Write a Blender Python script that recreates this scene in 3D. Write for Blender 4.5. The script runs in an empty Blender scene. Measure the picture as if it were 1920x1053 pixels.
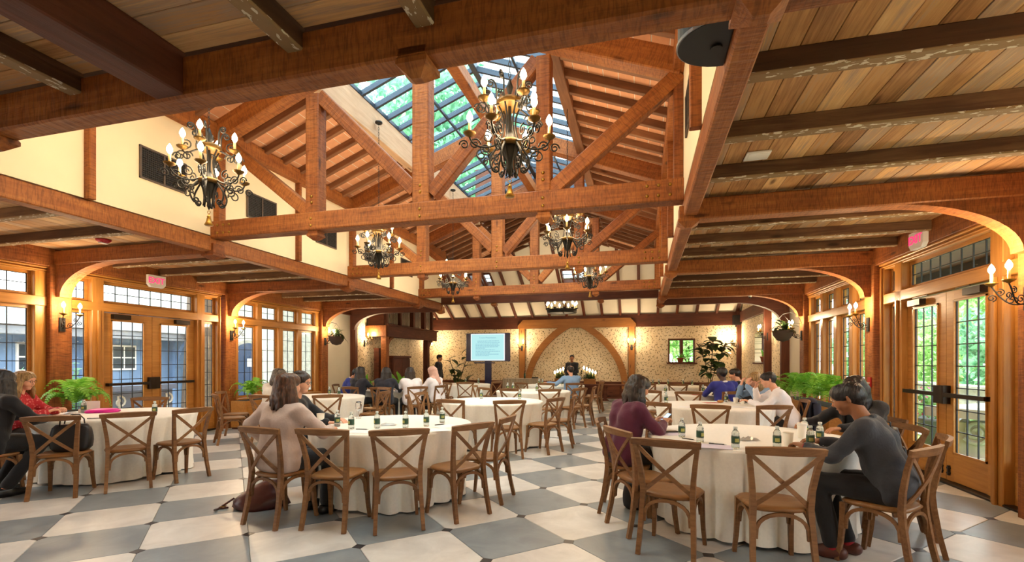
import bpy, math, random
import numpy as np
from mathutils import Matrix, Vector

S = bpy.context.scene
C = S.collection
rnd = random.Random(7)
PI = math.pi

# ------------------------------------------------------------------ camera, world, light, exposure
CAM_H = 1.48
cam_d = bpy.data.cameras.new('camera')
cam = bpy.data.objects.new('camera', cam_d)
C.objects.link(cam)
cam.location = (0, 0, CAM_H)
cam.rotation_euler = (PI / 2, 0, math.radians(15.0))
cam_d.sensor_width = 36.0
cam_d.lens = 908.0 / 1920.0 * 36.0
cam_d.shift_y = (678.0 - 526.5) / 1920.0
cam_d.clip_start = 0.05
cam_d.clip_end = 400
S.camera = cam

S.view_settings.view_transform = 'Standard'
S.view_settings.look = 'None'
S.view_settings.gamma = 1.0
S.view_settings.use_curve_mapping = False
S.view_settings.exposure = 1.15

wd = bpy.data.worlds.new('world')
S.world = wd
wd.use_nodes = True
wn = wd.node_tree
bg = wn.nodes['Background']
# overcast sky: a soft, even dome, a little brighter towards the zenith, broken by thin cloud
tc = wn.nodes.new('ShaderNodeTexCoord')
ns = wn.nodes.new('ShaderNodeTexNoise')
ns.inputs['Scale'].default_value = 2.2
ns.inputs['Detail'].default_value = 5
rp = wn.nodes.new('ShaderNodeValToRGB')
rp.color_ramp.elements[0].position = 0.35
rp.color_ramp.elements[0].color = (0.72, 0.86, 1.0, 1)
rp.color_ramp.elements[1].position = 0.62
rp.color_ramp.elements[1].color = (1.0, 1.0, 1.0, 1)
wn.links.new(tc.outputs['Generated'], ns.inputs['Vector'])
wn.links.new(ns.outputs['Fac'], rp.inputs['Fac'])
wn.links.new(rp.outputs['Color'], bg.inputs['Color'])
bg.inputs['Strength'].default_value = 3.0

sun_d = bpy.data.lights.new('sun', 'SUN')
sun = bpy.data.objects.new('sun', sun_d)
C.objects.link(sun)
sun.location = (20, 10, 30)
sun_d.energy = 2.2
sun_d.angle = math.radians(25)
sun_d.color = (1.0, 0.95, 0.86)
sun.rotation_euler = (math.radians(38), math.radians(14), 0)

CH_W, SC_W = 52.0, 28.0            # watts of one chandelier and one wall sconce
LAMP = (1.0, 0.74, 0.44)

# ------------------------------------------------------------------ materials
MATS = {}
def new_mat(name):
    m = bpy.data.materials.new(name)
    m.use_nodes = True
    MATS[name] = m
    nt = m.node_tree
    return m, nt, nt.nodes['Principled BSDF']
def rgb(h):
    h = h.lstrip('#')
    c = [int(h[i:i + 2], 16) / 255 for i in (0, 2, 4)]
    return tuple(x / 12.92 if x <= 0.04045 else ((x + 0.055) / 1.055) ** 2.4 for x in c) + (1,)
def plain(name, col, rough=0.5, metal=0.0, noise=0.0, nscale=30, bump=0.0, spec=0.5, sheen=0.0, trans=0.0):
    m, nt, b = new_mat(name)
    col = rgb(col) if isinstance(col, str) else col
    b.inputs['Base Color'].default_value = col
    b.inputs['Roughness'].default_value = rough
    b.inputs['Metallic'].default_value = metal
    b.inputs['Specular IOR Level'].default_value = spec
    if sheen:
        b.inputs['Sheen Weight'].default_value = sheen
    if trans:
        b.inputs['Transmission Weight'].default_value = trans
    if noise or bump:
        t = nt.nodes.new('ShaderNodeTexCoord')
        n = nt.nodes.new('ShaderNodeTexNoise')
        n.inputs['Scale'].default_value = nscale
        n.inputs['Detail'].default_value = 4
        nt.links.new(t.outputs['Object'], n.inputs['Vector'])
        if noise:
            r = nt.nodes.new('ShaderNodeValToRGB')
            lo = tuple(max(0, c * (1 - noise)) for c in col[:3]) + (1,)
            hi = tuple(min(1, c * (1 + noise)) for c in col[:3]) + (1,)
            r.color_ramp.elements[0].position = 0.3
            r.color_ramp.elements[0].color = lo
            r.color_ramp.elements[1].position = 0.7
            r.color_ramp.elements[1].color = hi
            nt.links.new(n.outputs['Fac'], r.inputs['Fac'])
            nt.links.new(r.outputs['Color'], b.inputs['Base Color'])
        if bump:
            bp = nt.nodes.new('ShaderNodeBump')
            bp.inputs['Strength'].default_value = bump
            bp.inputs['Distance'].default_value = 0.01
            nt.links.new(n.outputs['Fac'], bp.inputs['Height'])
            nt.links.new(bp.outputs['Normal'], b.inputs['Normal'])
    return m
def wood(name, stops, rough=0.55, along=1.6, across=22, bump=0.35, vary=0.5, hewn=0.0, knots=True, flecks=False):
    """grain runs along the object's local X; every board takes its own tone from Object Info > Random"""
    m, nt, b = new_mat(name)
    L = nt.links.new
    t = nt.nodes.new('ShaderNodeTexCoord')
    oi = nt.nodes.new('ShaderNodeObjectInfo')
    mp = nt.nodes.new('ShaderNodeMapping')
    mp.inputs['Scale'].default_value = (along, across, across)
    ml = nt.nodes.new('ShaderNodeMath'); ml.operation = 'MULTIPLY'; ml.inputs[1].default_value = 37.0
    L(oi.outputs['Random'], ml.inputs[0])
    ad = nt.nodes.new('ShaderNodeVectorMath'); ad.operation = 'ADD'
    L(t.outputs['Object'], mp.inputs['Vector'])
    L(mp.outputs['Vector'], ad.inputs[0]); L(ml.outputs[0], ad.inputs[1])
    n = nt.nodes.new('ShaderNodeTexNoise')
    n.inputs['Scale'].default_value = 1.0; n.inputs['Detail'].default_value = 6; n.inputs['Roughness'].default_value = 0.62
    n.inputs['Distortion'].default_value = 0.6
    L(ad.outputs[0], n.inputs['Vector'])
    # blotches and knots at a larger scale
    mp2 = nt.nodes.new('ShaderNodeMapping'); mp2.inputs['Scale'].default_value = (2.2, 5.5, 5.5)
    ad2 = nt.nodes.new('ShaderNodeVectorMath'); ad2.operation = 'ADD'
    L(t.outputs['Object'], mp2.inputs['Vector']); L(mp2.outputs['Vector'], ad2.inputs[0]); L(ml.outputs[0], ad2.inputs[1])
    n2 = nt.nodes.new('ShaderNodeTexNoise'); n2.inputs['Scale'].default_value = 1.0; n2.inputs['Detail'].default_value = 3
    L(ad2.outputs[0], n2.inputs['Vector'])
    # fac = grain*.55 + blotch*.2 + random*vary
    a1 = nt.nodes.new('ShaderNodeMath'); a1.operation = 'MULTIPLY_ADD'; a1.inputs[1].default_value = 0.75; a1.inputs[2].default_value = -0.12 - vary * 0.5
    L(n.outputs['Fac'], a1.inputs[0])
    a2 = nt.nodes.new('ShaderNodeMath'); a2.operation = 'MULTIPLY_ADD'; a2.inputs[1].default_value = 0.5
    L(n2.outputs['Fac'], a2.inputs[0]); L(a1.outputs[0], a2.inputs[2])
    a3 = nt.nodes.new('ShaderNodeMath'); a3.operation = 'MULTIPLY_ADD'; a3.inputs[1].default_value = vary
    L(oi.outputs['Random'], a3.inputs[0]); L(a2.outputs[0], a3.inputs[2])
    r = nt.nodes.new('ShaderNodeValToRGB')
    els = r.color_ramp.elements
    while len(els) < len(stops):
        els.new(0.5)
    for e, (p, c) in zip(els, stops):
        e.position = p
        e.color = rgb(c)
    L(a3.outputs[0], r.inputs['Fac'])
    col = r.outputs['Color']
    if knots:
        v = nt.nodes.new('ShaderNodeTexVoronoi'); v.inputs['Scale'].default_value = 1.0
        mp3 = nt.nodes.new('ShaderNodeMapping'); mp3.inputs['Scale'].default_value = (1.1, 4.0, 4.0)
        ad3 = nt.nodes.new('ShaderNodeVectorMath'); ad3.operation = 'ADD'
        L(t.outputs['Object'], mp3.inputs['Vector']); L(mp3.outputs['Vector'], ad3.inputs[0]); L(ml.outputs[0], ad3.inputs[1])
        L(ad3.outputs[0], v.inputs['Vector'])
        kr = nt.nodes.new('ShaderNodeValToRGB')
        kr.color_ramp.elements[0].position = 0.05; kr.color_ramp.elements[0].color = (0.35, 0.3, 0.28, 1)
        kr.color_ramp.elements[1].position = 0.12; kr.color_ramp.elements[1].color = (1, 1, 1, 1)
        L(v.outputs['Distance'], kr.inputs['Fac'])
        mx = nt.nodes.new('ShaderNodeMix'); mx.data_type = 'RGBA'; mx.blend_type = 'MULTIPLY'; mx.inputs['Factor'].default_value = 1.0
        L(col, mx.inputs['A']); L(kr.outputs['Color'], mx.inputs['B'])
        col = mx.outputs['Result']
    if hewn > .6:                    # adze marks: darker scallops across the grain, relief shade painted into the colour
        mp6 = nt.nodes.new('ShaderNodeMapping'); mp6.inputs['Scale'].default_value = (55, 9, 9)
        n6 = nt.nodes.new('ShaderNodeTexNoise'); n6.inputs['Scale'].default_value = 1.0; n6.inputs['Detail'].default_value = 2; n6.inputs['Distortion'].default_value = 1.0
        L(t.outputs['Object'], mp6.inputs['Vector']); L(mp6.outputs['Vector'], n6.inputs['Vector'])
        r6 = nt.nodes.new('ShaderNodeValToRGB')
        r6.color_ramp.elements[0].position = .36; r6.color_ramp.elements[0].color = (.62, .58, .55, 1); r6.color_ramp.elements[1].position = .56; r6.color_ramp.elements[1].color = (1.08, 1.06, 1.04, 1)
        L(n6.outputs['Fac'], r6.inputs['Fac'])
        m6 = nt.nodes.new('ShaderNodeMix'); m6.data_type = 'RGBA'; m6.blend_type = 'MULTIPLY'; m6.inputs['Factor'].default_value = .8
        L(col, m6.inputs['A']); L(r6.outputs['Color'], m6.inputs['B']); col = m6.outputs['Result']
    if flecks:                       # remains of whitewash along the sawn underside
        mp5 = nt.nodes.new('ShaderNodeMapping'); mp5.inputs['Scale'].default_value = (16, 38, 38)
        n5 = nt.nodes.new('ShaderNodeTexNoise'); n5.inputs['Scale'].default_value = 1.0; n5.inputs['Detail'].default_value = 3
        ad5 = nt.nodes.new('ShaderNodeVectorMath'); L(t.outputs['Object'], mp5.inputs['Vector']); L(mp5.outputs['Vector'], ad5.inputs[0]); L(ml.outputs[0], ad5.inputs[1]); L(ad5.outputs[0], n5.inputs['Vector'])
        gt = nt.nodes.new('ShaderNodeMath'); gt.operation = 'GREATER_THAN'; gt.inputs[1].default_value = 0.60; L(n5.outputs['Fac'], gt.inputs[0])
        sz = nt.nodes.new('ShaderNodeSeparateXYZ'); L(t.outputs['Object'], sz.inputs[0])
        lz = nt.nodes.new('ShaderNodeMath'); lz.operation = 'LESS_THAN'; lz.inputs[1].default_value = -0.052; L(sz.outputs['Z'], lz.inputs[0])
        fm = nt.nodes.new('ShaderNodeMath'); fm.operation = 'MULTIPLY'; L(gt.outputs[0], fm.inputs[0]); L(lz.outputs[0], fm.inputs[1])
        lt = nt.nodes.new('ShaderNodeMix'); lt.data_type = 'RGBA'; L(lz.outputs[0], lt.inputs['Factor']); L(col, lt.inputs['A']); lt.inputs['B'].default_value = rgb('#8a6e4c')
        mf = nt.nodes.new('ShaderNodeMix'); mf.data_type = 'RGBA'; L(fm.outputs[0], mf.inputs['Factor']); L(lt.outputs['Result'], mf.inputs['A']); mf.inputs['B'].default_value = rgb('#cfc3ae')
        col = mf.outputs['Result']
    L(col, b.inputs['Base Color'])
    b.inputs['Roughness'].default_value = rough
    b.inputs['Specular IOR Level'].default_value = 0.35
    bp = nt.nodes.new('ShaderNodeBump'); bp.inputs['Strength'].default_value = bump; bp.inputs['Distance'].default_value = 0.006 + .012 * hewn
    h = n.outputs['Fac']
    if hewn:
        mp4 = nt.nodes.new('ShaderNodeMapping'); mp4.inputs['Scale'].default_value = (24, 5, 5)
        n4 = nt.nodes.new('ShaderNodeTexNoise'); n4.inputs['Scale'].default_value = 1.0; n4.inputs['Detail'].default_value = 2
        L(t.outputs['Object'], mp4.inputs['Vector']); L(mp4.outputs['Vector'], n4.inputs['Vector'])
        am = nt.nodes.new('ShaderNodeMath'); am.operation = 'MULTIPLY_ADD'; am.inputs[1].default_value = hewn
        L(n4.outputs['Fac'], am.inputs[0]); L(h, am.inputs[2])
        h = am.outputs[0]
    L(h, bp.inputs['Height']); L(bp.outputs['Normal'], b.inputs['Normal'])
    return m
def emit(name, col, strength):
    m, nt, b = new_mat(name)
    b.inputs['Base Color'].default_value = tuple(c * .12 for c in col[:3]) + (1,)
    b.inputs['Emission Color'].default_value = col
    b.inputs['Emission Strength'].default_value = strength
    return m
def glass(name, tint=(0.96, 0.99, 0.98, 1), gloss=0.08, wavy=0.0):
    """thin window pane: mostly clear, a faint mirror at grazing angles"""
    m = bpy.data.materials.new(name); m.use_nodes = True; MATS[name] = m
    nt = m.node_tree; nt.nodes.clear(); L = nt.links.new
    out = nt.nodes.new('ShaderNodeOutputMaterial')
    tr = nt.nodes.new('ShaderNodeBsdfTransparent'); tr.inputs['Color'].default_value = tint
    gl = nt.nodes.new('ShaderNodeBsdfGlossy'); gl.inputs['Roughness'].default_value = 0.03
    lw = nt.nodes.new('ShaderNodeLayerWeight'); lw.inputs['Blend'].default_value = 0.5
    pw = nt.nodes.new('ShaderNodeMath'); pw.operation = 'POWER'; pw.inputs[1].default_value = 4.0
    fr = nt.nodes.new('ShaderNodeMath'); fr.operation = 'MULTIPLY_ADD'; fr.inputs[1].default_value = 0.45; fr.inputs[2].default_value = 0.03
    L(lw.outputs['Facing'], pw.inputs[0]); L(pw.outputs[0], fr.inputs[0])
    mx = nt.nodes.new('ShaderNodeMixShader')
    if wavy:
        n = nt.nodes.new('ShaderNodeTexNoise'); n.inputs['Scale'].default_value = 9
        bp = nt.nodes.new('ShaderNodeBump'); bp.inputs['Strength'].default_value = wavy; bp.inputs['Distance'].default_value = 0.01
        L(n.outputs['Fac'], bp.inputs['Height']); L(bp.outputs['Normal'], gl.inputs['Normal'])
    L(fr.outputs[0], mx.inputs[0]); L(tr.outputs[0], mx.inputs[1]); L(gl.outputs[0], mx.inputs[2]); L(mx.outputs[0], out.inputs['Surface'])
    return m

M_TIMBER = wood('reddish timber', [(0.0, '#45220f'), (0.35, '#7c431c'), (0.65, '#9e5f2c'), (1.0, '#bb7d42')], rough=0.6, hewn=0.9, vary=0.25, bump=0.5)
M_DARKT = wood('dark timber', [(0.0, '#2c140c'), (0.5, '#582c1a'), (1.0, '#7a4528')], rough=0.6, hewn=0.5, vary=0.25)
M_JOIST = wood('weathered joist', [(0.0, '#2a1a10'), (0.5, '#523520'), (1.0, '#8a6a48')], rough=0.75, vary=0.25, hewn=0.4, flecks=True)
M_PLANK = wood('barn plank', [(0.0, '#5e3f24'), (0.22, '#9c6e45'), (0.45, '#c2925e'), (0.62, '#ab9078'), (0.8, '#d8aa74'), (1.0, '#e8c48e')], rough=0.75, along=2.2, across=46, vary=0.62, bump=.6)
M_OAK = wood('honey oak joinery', [(0.0, '#7d4d1c'), (0.4, '#a86f30'), (0.7, '#bf8540'), (1.0, '#d6a058')], rough=0.38, across=30, vary=0.15, knots=False)
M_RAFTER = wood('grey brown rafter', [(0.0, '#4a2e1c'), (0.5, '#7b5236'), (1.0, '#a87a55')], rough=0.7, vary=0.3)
M_ROOFTILE = plain('terracotta roof panel', '#d69a72', rough=0.8, noise=0.12, nscale=6)
M_ROOFJOINT = plain('pale roof joint', '#e8ddcb', rough=0.9)
M_CURB_LIT = wood('curb with painted light', [(0.0, '#a98668'), (0.5, '#caa98a'), (1.0, '#e0c4a6')], rough=0.7, vary=0.2)  # skylight falling on the boards is painted in as a paler wood
M_PLASTER = plain('cream plaster', '#eedcb8', rough=0.85, noise=0.05, nscale=1.5, bump=0.08)
M_PLASTER2 = plain('off white plaster', '#e4dccb', rough=0.85, noise=0.04, nscale=2)
M_GLASS = glass('leaded glass', wavy=0.15)
M_SKYGLASS = glass('skylight glass', tint=(0.88, 0.97, 0.97, 1))
M_LEAD = plain('dark lead', '#2b2d33', rough=0.5, metal=0.3)
M_STEEL = plain('blue grey steel', '#3c4654', rough=0.45, metal=0.5)
M_BRONZE = plain('dark bronze', '#30241c', rough=0.4, metal=0.7)
M_IRON = plain('wrought iron', '#15120f', rough=0.5, metal=0.25, bump=0.15, nscale=60)
M_GILT = plain('gilded iron', '#6b4d20', rough=0.45, metal=0.7)
M_BRASS = plain('aged brass', '#9c7634', rough=0.35, metal=0.9)
M_BULB = emit('warm bulb', (1.0, 0.82, 0.54, 1), 16.0)
M_CANDLE = plain('ivory candle sleeve', '#f0cf8a', rough=0.6)
M_VENT = plain('dark grille', '#2a2622', rough=0.6)
M_VENTFRAME = plain('grey brown grille frame', '#5a4c42', rough=0.6)
M_BLACK = plain('matt black', '#121214', rough=0.55)
M_WHITE = plain('white plastic', '#ece9e2', rough=0.4)

# ------------------------------------------------------------------ mesh building
class MB:
    def __init__(s):
        s.v = []; s.f = []; s.m = []; s.mi = 0
    def add(s, vs, fs):
        o = len(s.v)
        s.v.extend([tuple(p) for p in vs])
        for f in fs:
            s.f.append(tuple(i + o for i in f)); s.m.append(s.mi)
        return s
    def box(s, x0, x1, y0, y1, z0, z1):
        v = [(x, y, z) for z in (z0, z1) for y in (y0, y1) for x in (x0, x1)]
        return s.add(v, [(0, 2, 3, 1), (4, 5, 7, 6), (0, 1, 5, 4), (2, 6, 7, 3), (0, 4, 6, 2), (1, 3, 7, 5)])
    def cbox(s, x0, x1, y0, y1, z0, z1, c=0.01):
        """box with its vertical edges chamfered"""
        pts = [(x0 + c, y0), (x1 - c, y0), (x1, y0 + c), (x1, y1 - c), (x1 - c, y1), (x0 + c, y1), (x0, y1 - c), (x0, y0 + c)]
        return s.prism(pts, z0, z1)
    def prism(s, pts, z0, z1, M=None):
        n = len(pts)
        v = [Vector((x, y, z0)) for x, y in pts] + [Vector((x, y, z1)) for x, y in pts]
        if M is not None:
            v = [M @ p for p in v]
        return s.add(v, [tuple(range(n))[::-1], tuple(range(n, 2 * n))] + [(i, (i + 1) % n, (i + 1) % n + n, i + n) for i in range(n)])
    def tube(s, pts, r, n=6, cap=True, closed=False):
        P = [Vector(p) for p in pts]
        k = len(P)
        R = r if isinstance(r, (list, tuple)) else [r] * k
        vs = []; up = None
        for i, p in enumerate(P):
            if closed:
                t = P[(i + 1) % k] - P[i - 1]
            else:
                t = P[min(i + 1, k - 1)] - P[max(i - 1, 0)]
            if t.length < 1e-9:
                t = Vector((0, 0, 1))
            t.normalize()
            if up is None:
                up = Vector((0, 0, 1)) if abs(t.z) < 0.9 else Vector((1, 0, 0))
            a = t.cross(up)
            if a.length < 1e-4:
                a = t.cross(Vector((0.3, 1, 0.2)))
            a.normalize(); b = a.cross(t).normalized(); up = b
            for j in range(n):
                q = 2 * PI * j / n
                vs.append(p + (a * math.cos(q) + b * math.sin(q)) * R[i])
        fs = []
        for i in range(k if closed else k - 1):
            for j in range(n):
                i2 = (i + 1) % k
                fs.append((i * n + j, i * n + (j + 1) % n, i2 * n + (j + 1) % n, i2 * n + j))
        if cap and not closed:
            fs.append(tuple(range(n))[::-1]); fs.append(tuple(range((k - 1) * n, k * n)))
        return s.add(vs, fs)
    def sweep(s, pts, w, h, side):
        """rectangular bar along pts; side = fixed direction of the width w, h is across both"""
        P = [Vector(p) for p in pts]; sd = Vector(side).normalized(); k = len(P); vs = []
        W = w if isinstance(w, (list, tuple)) else [w] * k
        H = h if isinstance(h, (list, tuple)) else [h] * k
        for i, p in enumerate(P):
            t = (P[min(i + 1, k - 1)] - P[max(i - 1, 0)]).normalized()
            b = t.cross(sd).normalized(); a = b.cross(t).normalized()
            for x, y in ((-1, -1), (1, -1), (1, 1), (-1, 1)):
                vs.append(p + a * (W[i] / 2 * x) + b * (H[i] / 2 * y))
        fs = [(0, 1, 2, 3)[::-1], tuple((k - 1) * 4 + j for j in range(4))]
        for i in range(k - 1):
            for j in range(4):
                fs.append((i * 4 + j, i * 4 + (j + 1) % 4, i * 4 + 4 + (j + 1) % 4, i * 4 + 4 + j))
        return s.add(vs, fs)
    def lathe(s, prof, n=16, c=(0, 0, 0), cap=True):
        vs = []
        for r, z in prof:
            for j in range(n):
                q = 2 * PI * j / n
                vs.append((c[0] + r * math.cos(q), c[1] + r * math.sin(q), c[2] + z))
        k = len(prof); fs = []
        for i in range(k - 1):
            for j in range(n):
                fs.append((i * n + j, i * n + (j + 1) % n, i * n + n + (j + 1) % n, i * n + n + j))
        if cap:
            fs.append(tuple(range(n))[::-1]); fs.append(tuple(range((k - 1) * n, k * n)))
        return s.add(vs, fs)
    def ball(s, c, r, n=8, m=6, sc=(1, 1, 1)):
        prof = [(max(1e-4, r * math.sin(PI * i / m)), -r * math.cos(PI * i / m)) for i in range(m + 1)]
        o = len(s.v)
        s.lathe(prof, n, (0, 0, 0), cap=False)
        for i in range(o, len(s.v)):
            x, y, z = s.v[i]
            s.v[i] = (c[0] + x * sc[0], c[1] + y * sc[1], c[2] + z * sc[2])
        return s
    def xf(s, M):
        s.v = [tuple(M @ Vector(p)) for p in s.v]
        return s
    def mesh(s, name, mats, smooth=False):
        me = bpy.data.meshes.new(name)
        me.from_pydata(s.v, [], s.f)
        for m in (mats if isinstance(mats, (list, tuple)) else [mats]):
            me.materials.append(m)
        if len(set(s.m)) > 1:
            me.polygons.foreach_set('material_index', s.m)
        if smooth:
            me.polygons.foreach_set('use_smooth', [True] * len(me.polygons))
        me.update()
        return me

RM = {}                                          # matrix of a part relative to its thing
def link(name, data, parent=None, M=None):
    o = bpy.data.objects.new(name, data)
    C.objects.link(o)
    M = M or Matrix.Identity(4)
    if parent is not None:
        o.parent = parent
        pm = RM.get(parent.name)
        o.matrix_local = (pm.inverted() @ M) if pm is not None else M
        RM[o.name] = M
    else:
        o.matrix_world = M
        RM[o.name] = None
    return o
def tag(o, label=None, cat=None, group=None, kind=None):
    if label: o['label'] = label
    if cat: o['category'] = cat
    if group: o['group'] = group
    if kind: o['kind'] = kind
    return o
def thing(name, label, cat, loc=(0, 0, 0), rz=0.0, group=None):
    o = link(name, None, None, Matrix.Translation(loc) @ Matrix.Rotation(rz, 4, 'Z'))
    o.empty_display_size = 0.1
    return tag(o, label, cat, group)
def text(name, body, size, mat, parent, M, extrude=.001, offset=0.0):
    cu = bpy.data.curves.new(name, 'FONT'); cu.body = body; cu.size = size; cu.extrude = extrude; cu.offset = offset; cu.align_x = 'CENTER'; cu.align_y = 'CENTER'
    tmp = bpy.data.objects.new(name, cu); C.objects.link(tmp)
    me = bpy.data.meshes.new_from_object(tmp.evaluated_get(bpy.context.evaluated_depsgraph_get()))
    bpy.data.objects.remove(tmp); bpy.data.curves.remove(cu)
    me.name = name; me.materials.clear(); me.materials.append(mat)
    return link(name, me, parent, M)
def struct(name, loc=(0, 0, 0), rz=0.0):
    o = link(name, None, None, Matrix.Translation(loc) @ Matrix.Rotation(rz, 4, 'Z'))
    return tag(o, kind='structure')
def part(name, mb, mat, parent=None, smooth=False, M=None):
    return link(name, mb.mesh(name, mat, smooth), parent, M)
def copy_tree(o, parent=None, loc=None, rz=None, label=None, skip=()):
    c = o.copy(); C.objects.link(c)
    RM[c.name] = RM.get(o.name)
    if parent is not None:
        c.parent = parent
    if loc is not None:
        c.location = loc
    if rz is not None:
        c.rotation_euler = (0, 0, rz)
    if label is not None:
        c['label'] = label
    for ch in o.children:
        if ch.name.split('.')[0] not in skip:
            copy_tree(ch, c)
    return c

_beams = {}
def beam_mesh(L, w, h, mat, ch):
    key = (round(L, 3), round(w, 3), round(h, 3), mat.name, ch)
    if key in _beams:
        return _beams[key]
    b = MB(); c = min(ch, w / 3, h / 3)
    sec = [(-w / 2 + c, -h / 2), (w / 2 - c, -h / 2), (w / 2, -h / 2 + c), (w / 2, h / 2 - c), (w / 2 - c, h / 2), (-w / 2 + c, h / 2), (-w / 2, h / 2 - c), (-w / 2, -h / 2 + c)]
    vs = [(x, y, z) for x in (0, L) for y, z in sec]
    b.add(vs, [tuple(range(8))[::-1], tuple(range(8, 16))] + [(i, (i + 1) % 8, (i + 1) % 8 + 8, i + 8) for i in range(8)])
    me = b.mesh('beam', mat)
    _beams[key] = me
    return me
def frame_M(p0, p1, up=(0, 0, 1)):
    p0 = Vector(p0); x = (Vector(p1) - p0).normalized(); u = Vector(up)
    y = u.cross(x)
    if y.length < 1e-4:
        y = Vector((0, 1, 0)).cross(x)
    y.normalize(); z = x.cross(y)
    return Matrix(((x.x, y.x, z.x, p0.x), (x.y, y.y, z.y, p0.y), (x.z, y.z, z.z, p0.z), (0, 0, 0, 1)))
def beam(name, p0, p1, w, h, mat, parent=None, ch=0.008, up=(0, 0, 1)):
    """straight timber from p0 to p1 (centre line); w is horizontal, h the other way"""
    L = (Vector(p1) - Vector(p0)).length
    return link(name, beam_mesh(L, w, h, mat, ch), parent, frame_M(p0, p1, up))
# ------------------------------------------------------------------ the room: measures in metres
XL, XR = -9.05, 3.62                 # glazed side walls
NL, NR = -5.85, 0.435                # nave faces
TY = [2.26, 5.58, 8.86, 12.13]       # truss lines
YB, YH, YF = -1.2, 13.7, 20.0        # wall behind the camera, start of the hall, far wall
ZP, ZC = 3.04, 3.25                  # underside of the plates, plank ceiling
RS = 0.38                            # roof slope
XM = (NL + NR) / 2
SLR, SLL = -1.06, -4.36              # skylight curbs

# -- floor: octagonal stone tiles laid diagonally, small black insets at the corners
def stone(name, stops, rough):
    m, nt, b = new_mat(name); L = nt.links.new
    t = nt.nodes.new('ShaderNodeTexCoord'); oi = nt.nodes.new('ShaderNodeObjectInfo')
    ml = nt.nodes.new('ShaderNodeMath'); ml.operation = 'MULTIPLY'; ml.inputs[1].default_value = 50
    L(oi.outputs['Random'], ml.inputs[0])
    ad = nt.nodes.new('ShaderNodeVectorMath'); L(t.outputs['Object'], ad.inputs[0]); L(ml.outputs[0], ad.inputs[1])
    n = nt.nodes.new('ShaderNodeTexNoise'); n.inputs['Scale'].default_value = 3.2; n.inputs['Detail'].default_value = 8; n.inputs['Roughness'].default_value = 0.62; n.inputs['Distortion'].default_value = 0.8
    L(ad.outputs[0], n.inputs['Vector'])
    r = nt.nodes.new('ShaderNodeValToRGB')
    r.color_ramp.elements[0].position = 0.3; r.color_ramp.elements[0].color = rgb(stops[0])
    r.color_ramp.elements[1].position = 0.72; r.color_ramp.elements[1].color = rgb(stops[1])
    L(n.outputs['Fac'], r.inputs['Fac']); L(r.outputs['Color'], b.inputs['Base Color'])
    r2 = nt.nodes.new('ShaderNodeMapRange'); r2.inputs['To Min'].default_value = rough - 0.08; r2.inputs['To Max'].default_value = rough + 0.14
    L(n.outputs['Fac'], r2.inputs['Value']); L(r2.outputs['Result'], b.inputs['Roughness'])
    bp = nt.nodes.new('ShaderNodeBump'); bp.inputs['Strength'].default_value = 0.12; bp.inputs['Distance'].default_value = 0.004
    L(n.outputs['Fac'], bp.inputs['Height']); L(bp.outputs['Normal'], b.inputs['Normal'])
    return m
M_TW = stone('white stone', ('#c6c1ba', '#e4e0da'), 0.30)
M_TG = stone('grey stone', ('#757d82', '#939b9f'), 0.32)
M_TB = stone('black stone', ('#1d1c1e', '#37353a'), 0.30)
M_GROUT = plain('grout', '#8d8478', rough=0.9)

fl = struct('floor')
part('floor_bed', MB().box(XL - 0.2, XR + 0.2, YB, YF + 0.1, -0.2, -0.012), M_GROUT, fl)
T = 0.7613; CUT = 0.036; GAP = 0.0015
def tile_mesh(mat):
    a = T / 2 - GAP; k = CUT * math.sqrt(2)
    pts = [(a - k, -a), (a, -a + k), (a, a - k), (a - k, a), (-a + k, a), (-a, a - k), (-a, -a + k), (-a + k, -a)]
    c = 0.004; b = MB()
    lo = [Vector((x, y, -0.02)) for x, y in pts]; hi = [Vector((x, y, -c)) for x, y in pts]
    top = [Vector((x * (1 - c / a), y * (1 - c / a), 0)) for x, y in pts]
    b.add(lo + hi + top, [tuple(range(16, 24))] + [(i, (i + 1) % 8, (i + 1) % 8 + 8, i + 8) for i in range(8)] + [(i + 8, (i + 1) % 8 + 8, (i + 1) % 8 + 16, i + 16) for i in range(8)])
    return b
tm = [tile_mesh(0).mesh('tile', M_TG), tile_mesh(0).mesh('tile', M_TW)]
e1 = Vector((math.sqrt(.5), math.sqrt(.5))); e2 = Vector((-math.sqrt(.5), math.sqrt(.5))); O = Vector((-1.12, 3.44))
cells = []; corners = []
for i in range(-26, 34):
    for j in range(-26, 34):
        p = O + T * ((i + .5) * e1 + (j + .5) * e2); q = O + T * (i * e1 + j * e2)
        for w, lst in ((p, cells), (q, corners)):
            if XL - 0.45 < w.x < XR + 0.45 and YB - 0.3 < w.y < YF + 0.3:
                dep = w.x * -0.2588 + w.y * 0.9659; lat = w.x * 0.9659 + w.y * 0.2588
                inv = dep > 2.4 and abs(lat) < dep * 1.14 + 0.5
                lst.append((0 if inv else 1, dep, i, j, w))
cells.sort(key=lambda c: c[:2]); corners.sort(key=lambda c: c[:2])
rest = [MB(), MB()]
R45 = Matrix.Rotation(PI / 4, 4, 'Z')
for n, (inv, dep, i, j, w) in enumerate(cells):
    white = (i + j) % 2
    M = Matrix.Translation((w.x, w.y, 0)) @ R45
    if n < 300 and inv == 0:
        link('tile', tm[white], fl, M)
    else:
        t = tile_mesh(0); rest[white].add([M @ Vector(v) for v in t.v], t.f)
tag(part('far_tiles', rest[0], M_TG, fl), kind='stuff'); tag(part('far_tiles', rest[1], M_TW, fl), kind='stuff')
ib = MB().box(-.038, .038, -.038, .038, -0.02, -0.0005)
im = ib.mesh('inset', M_TB); irest = MB()
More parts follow.
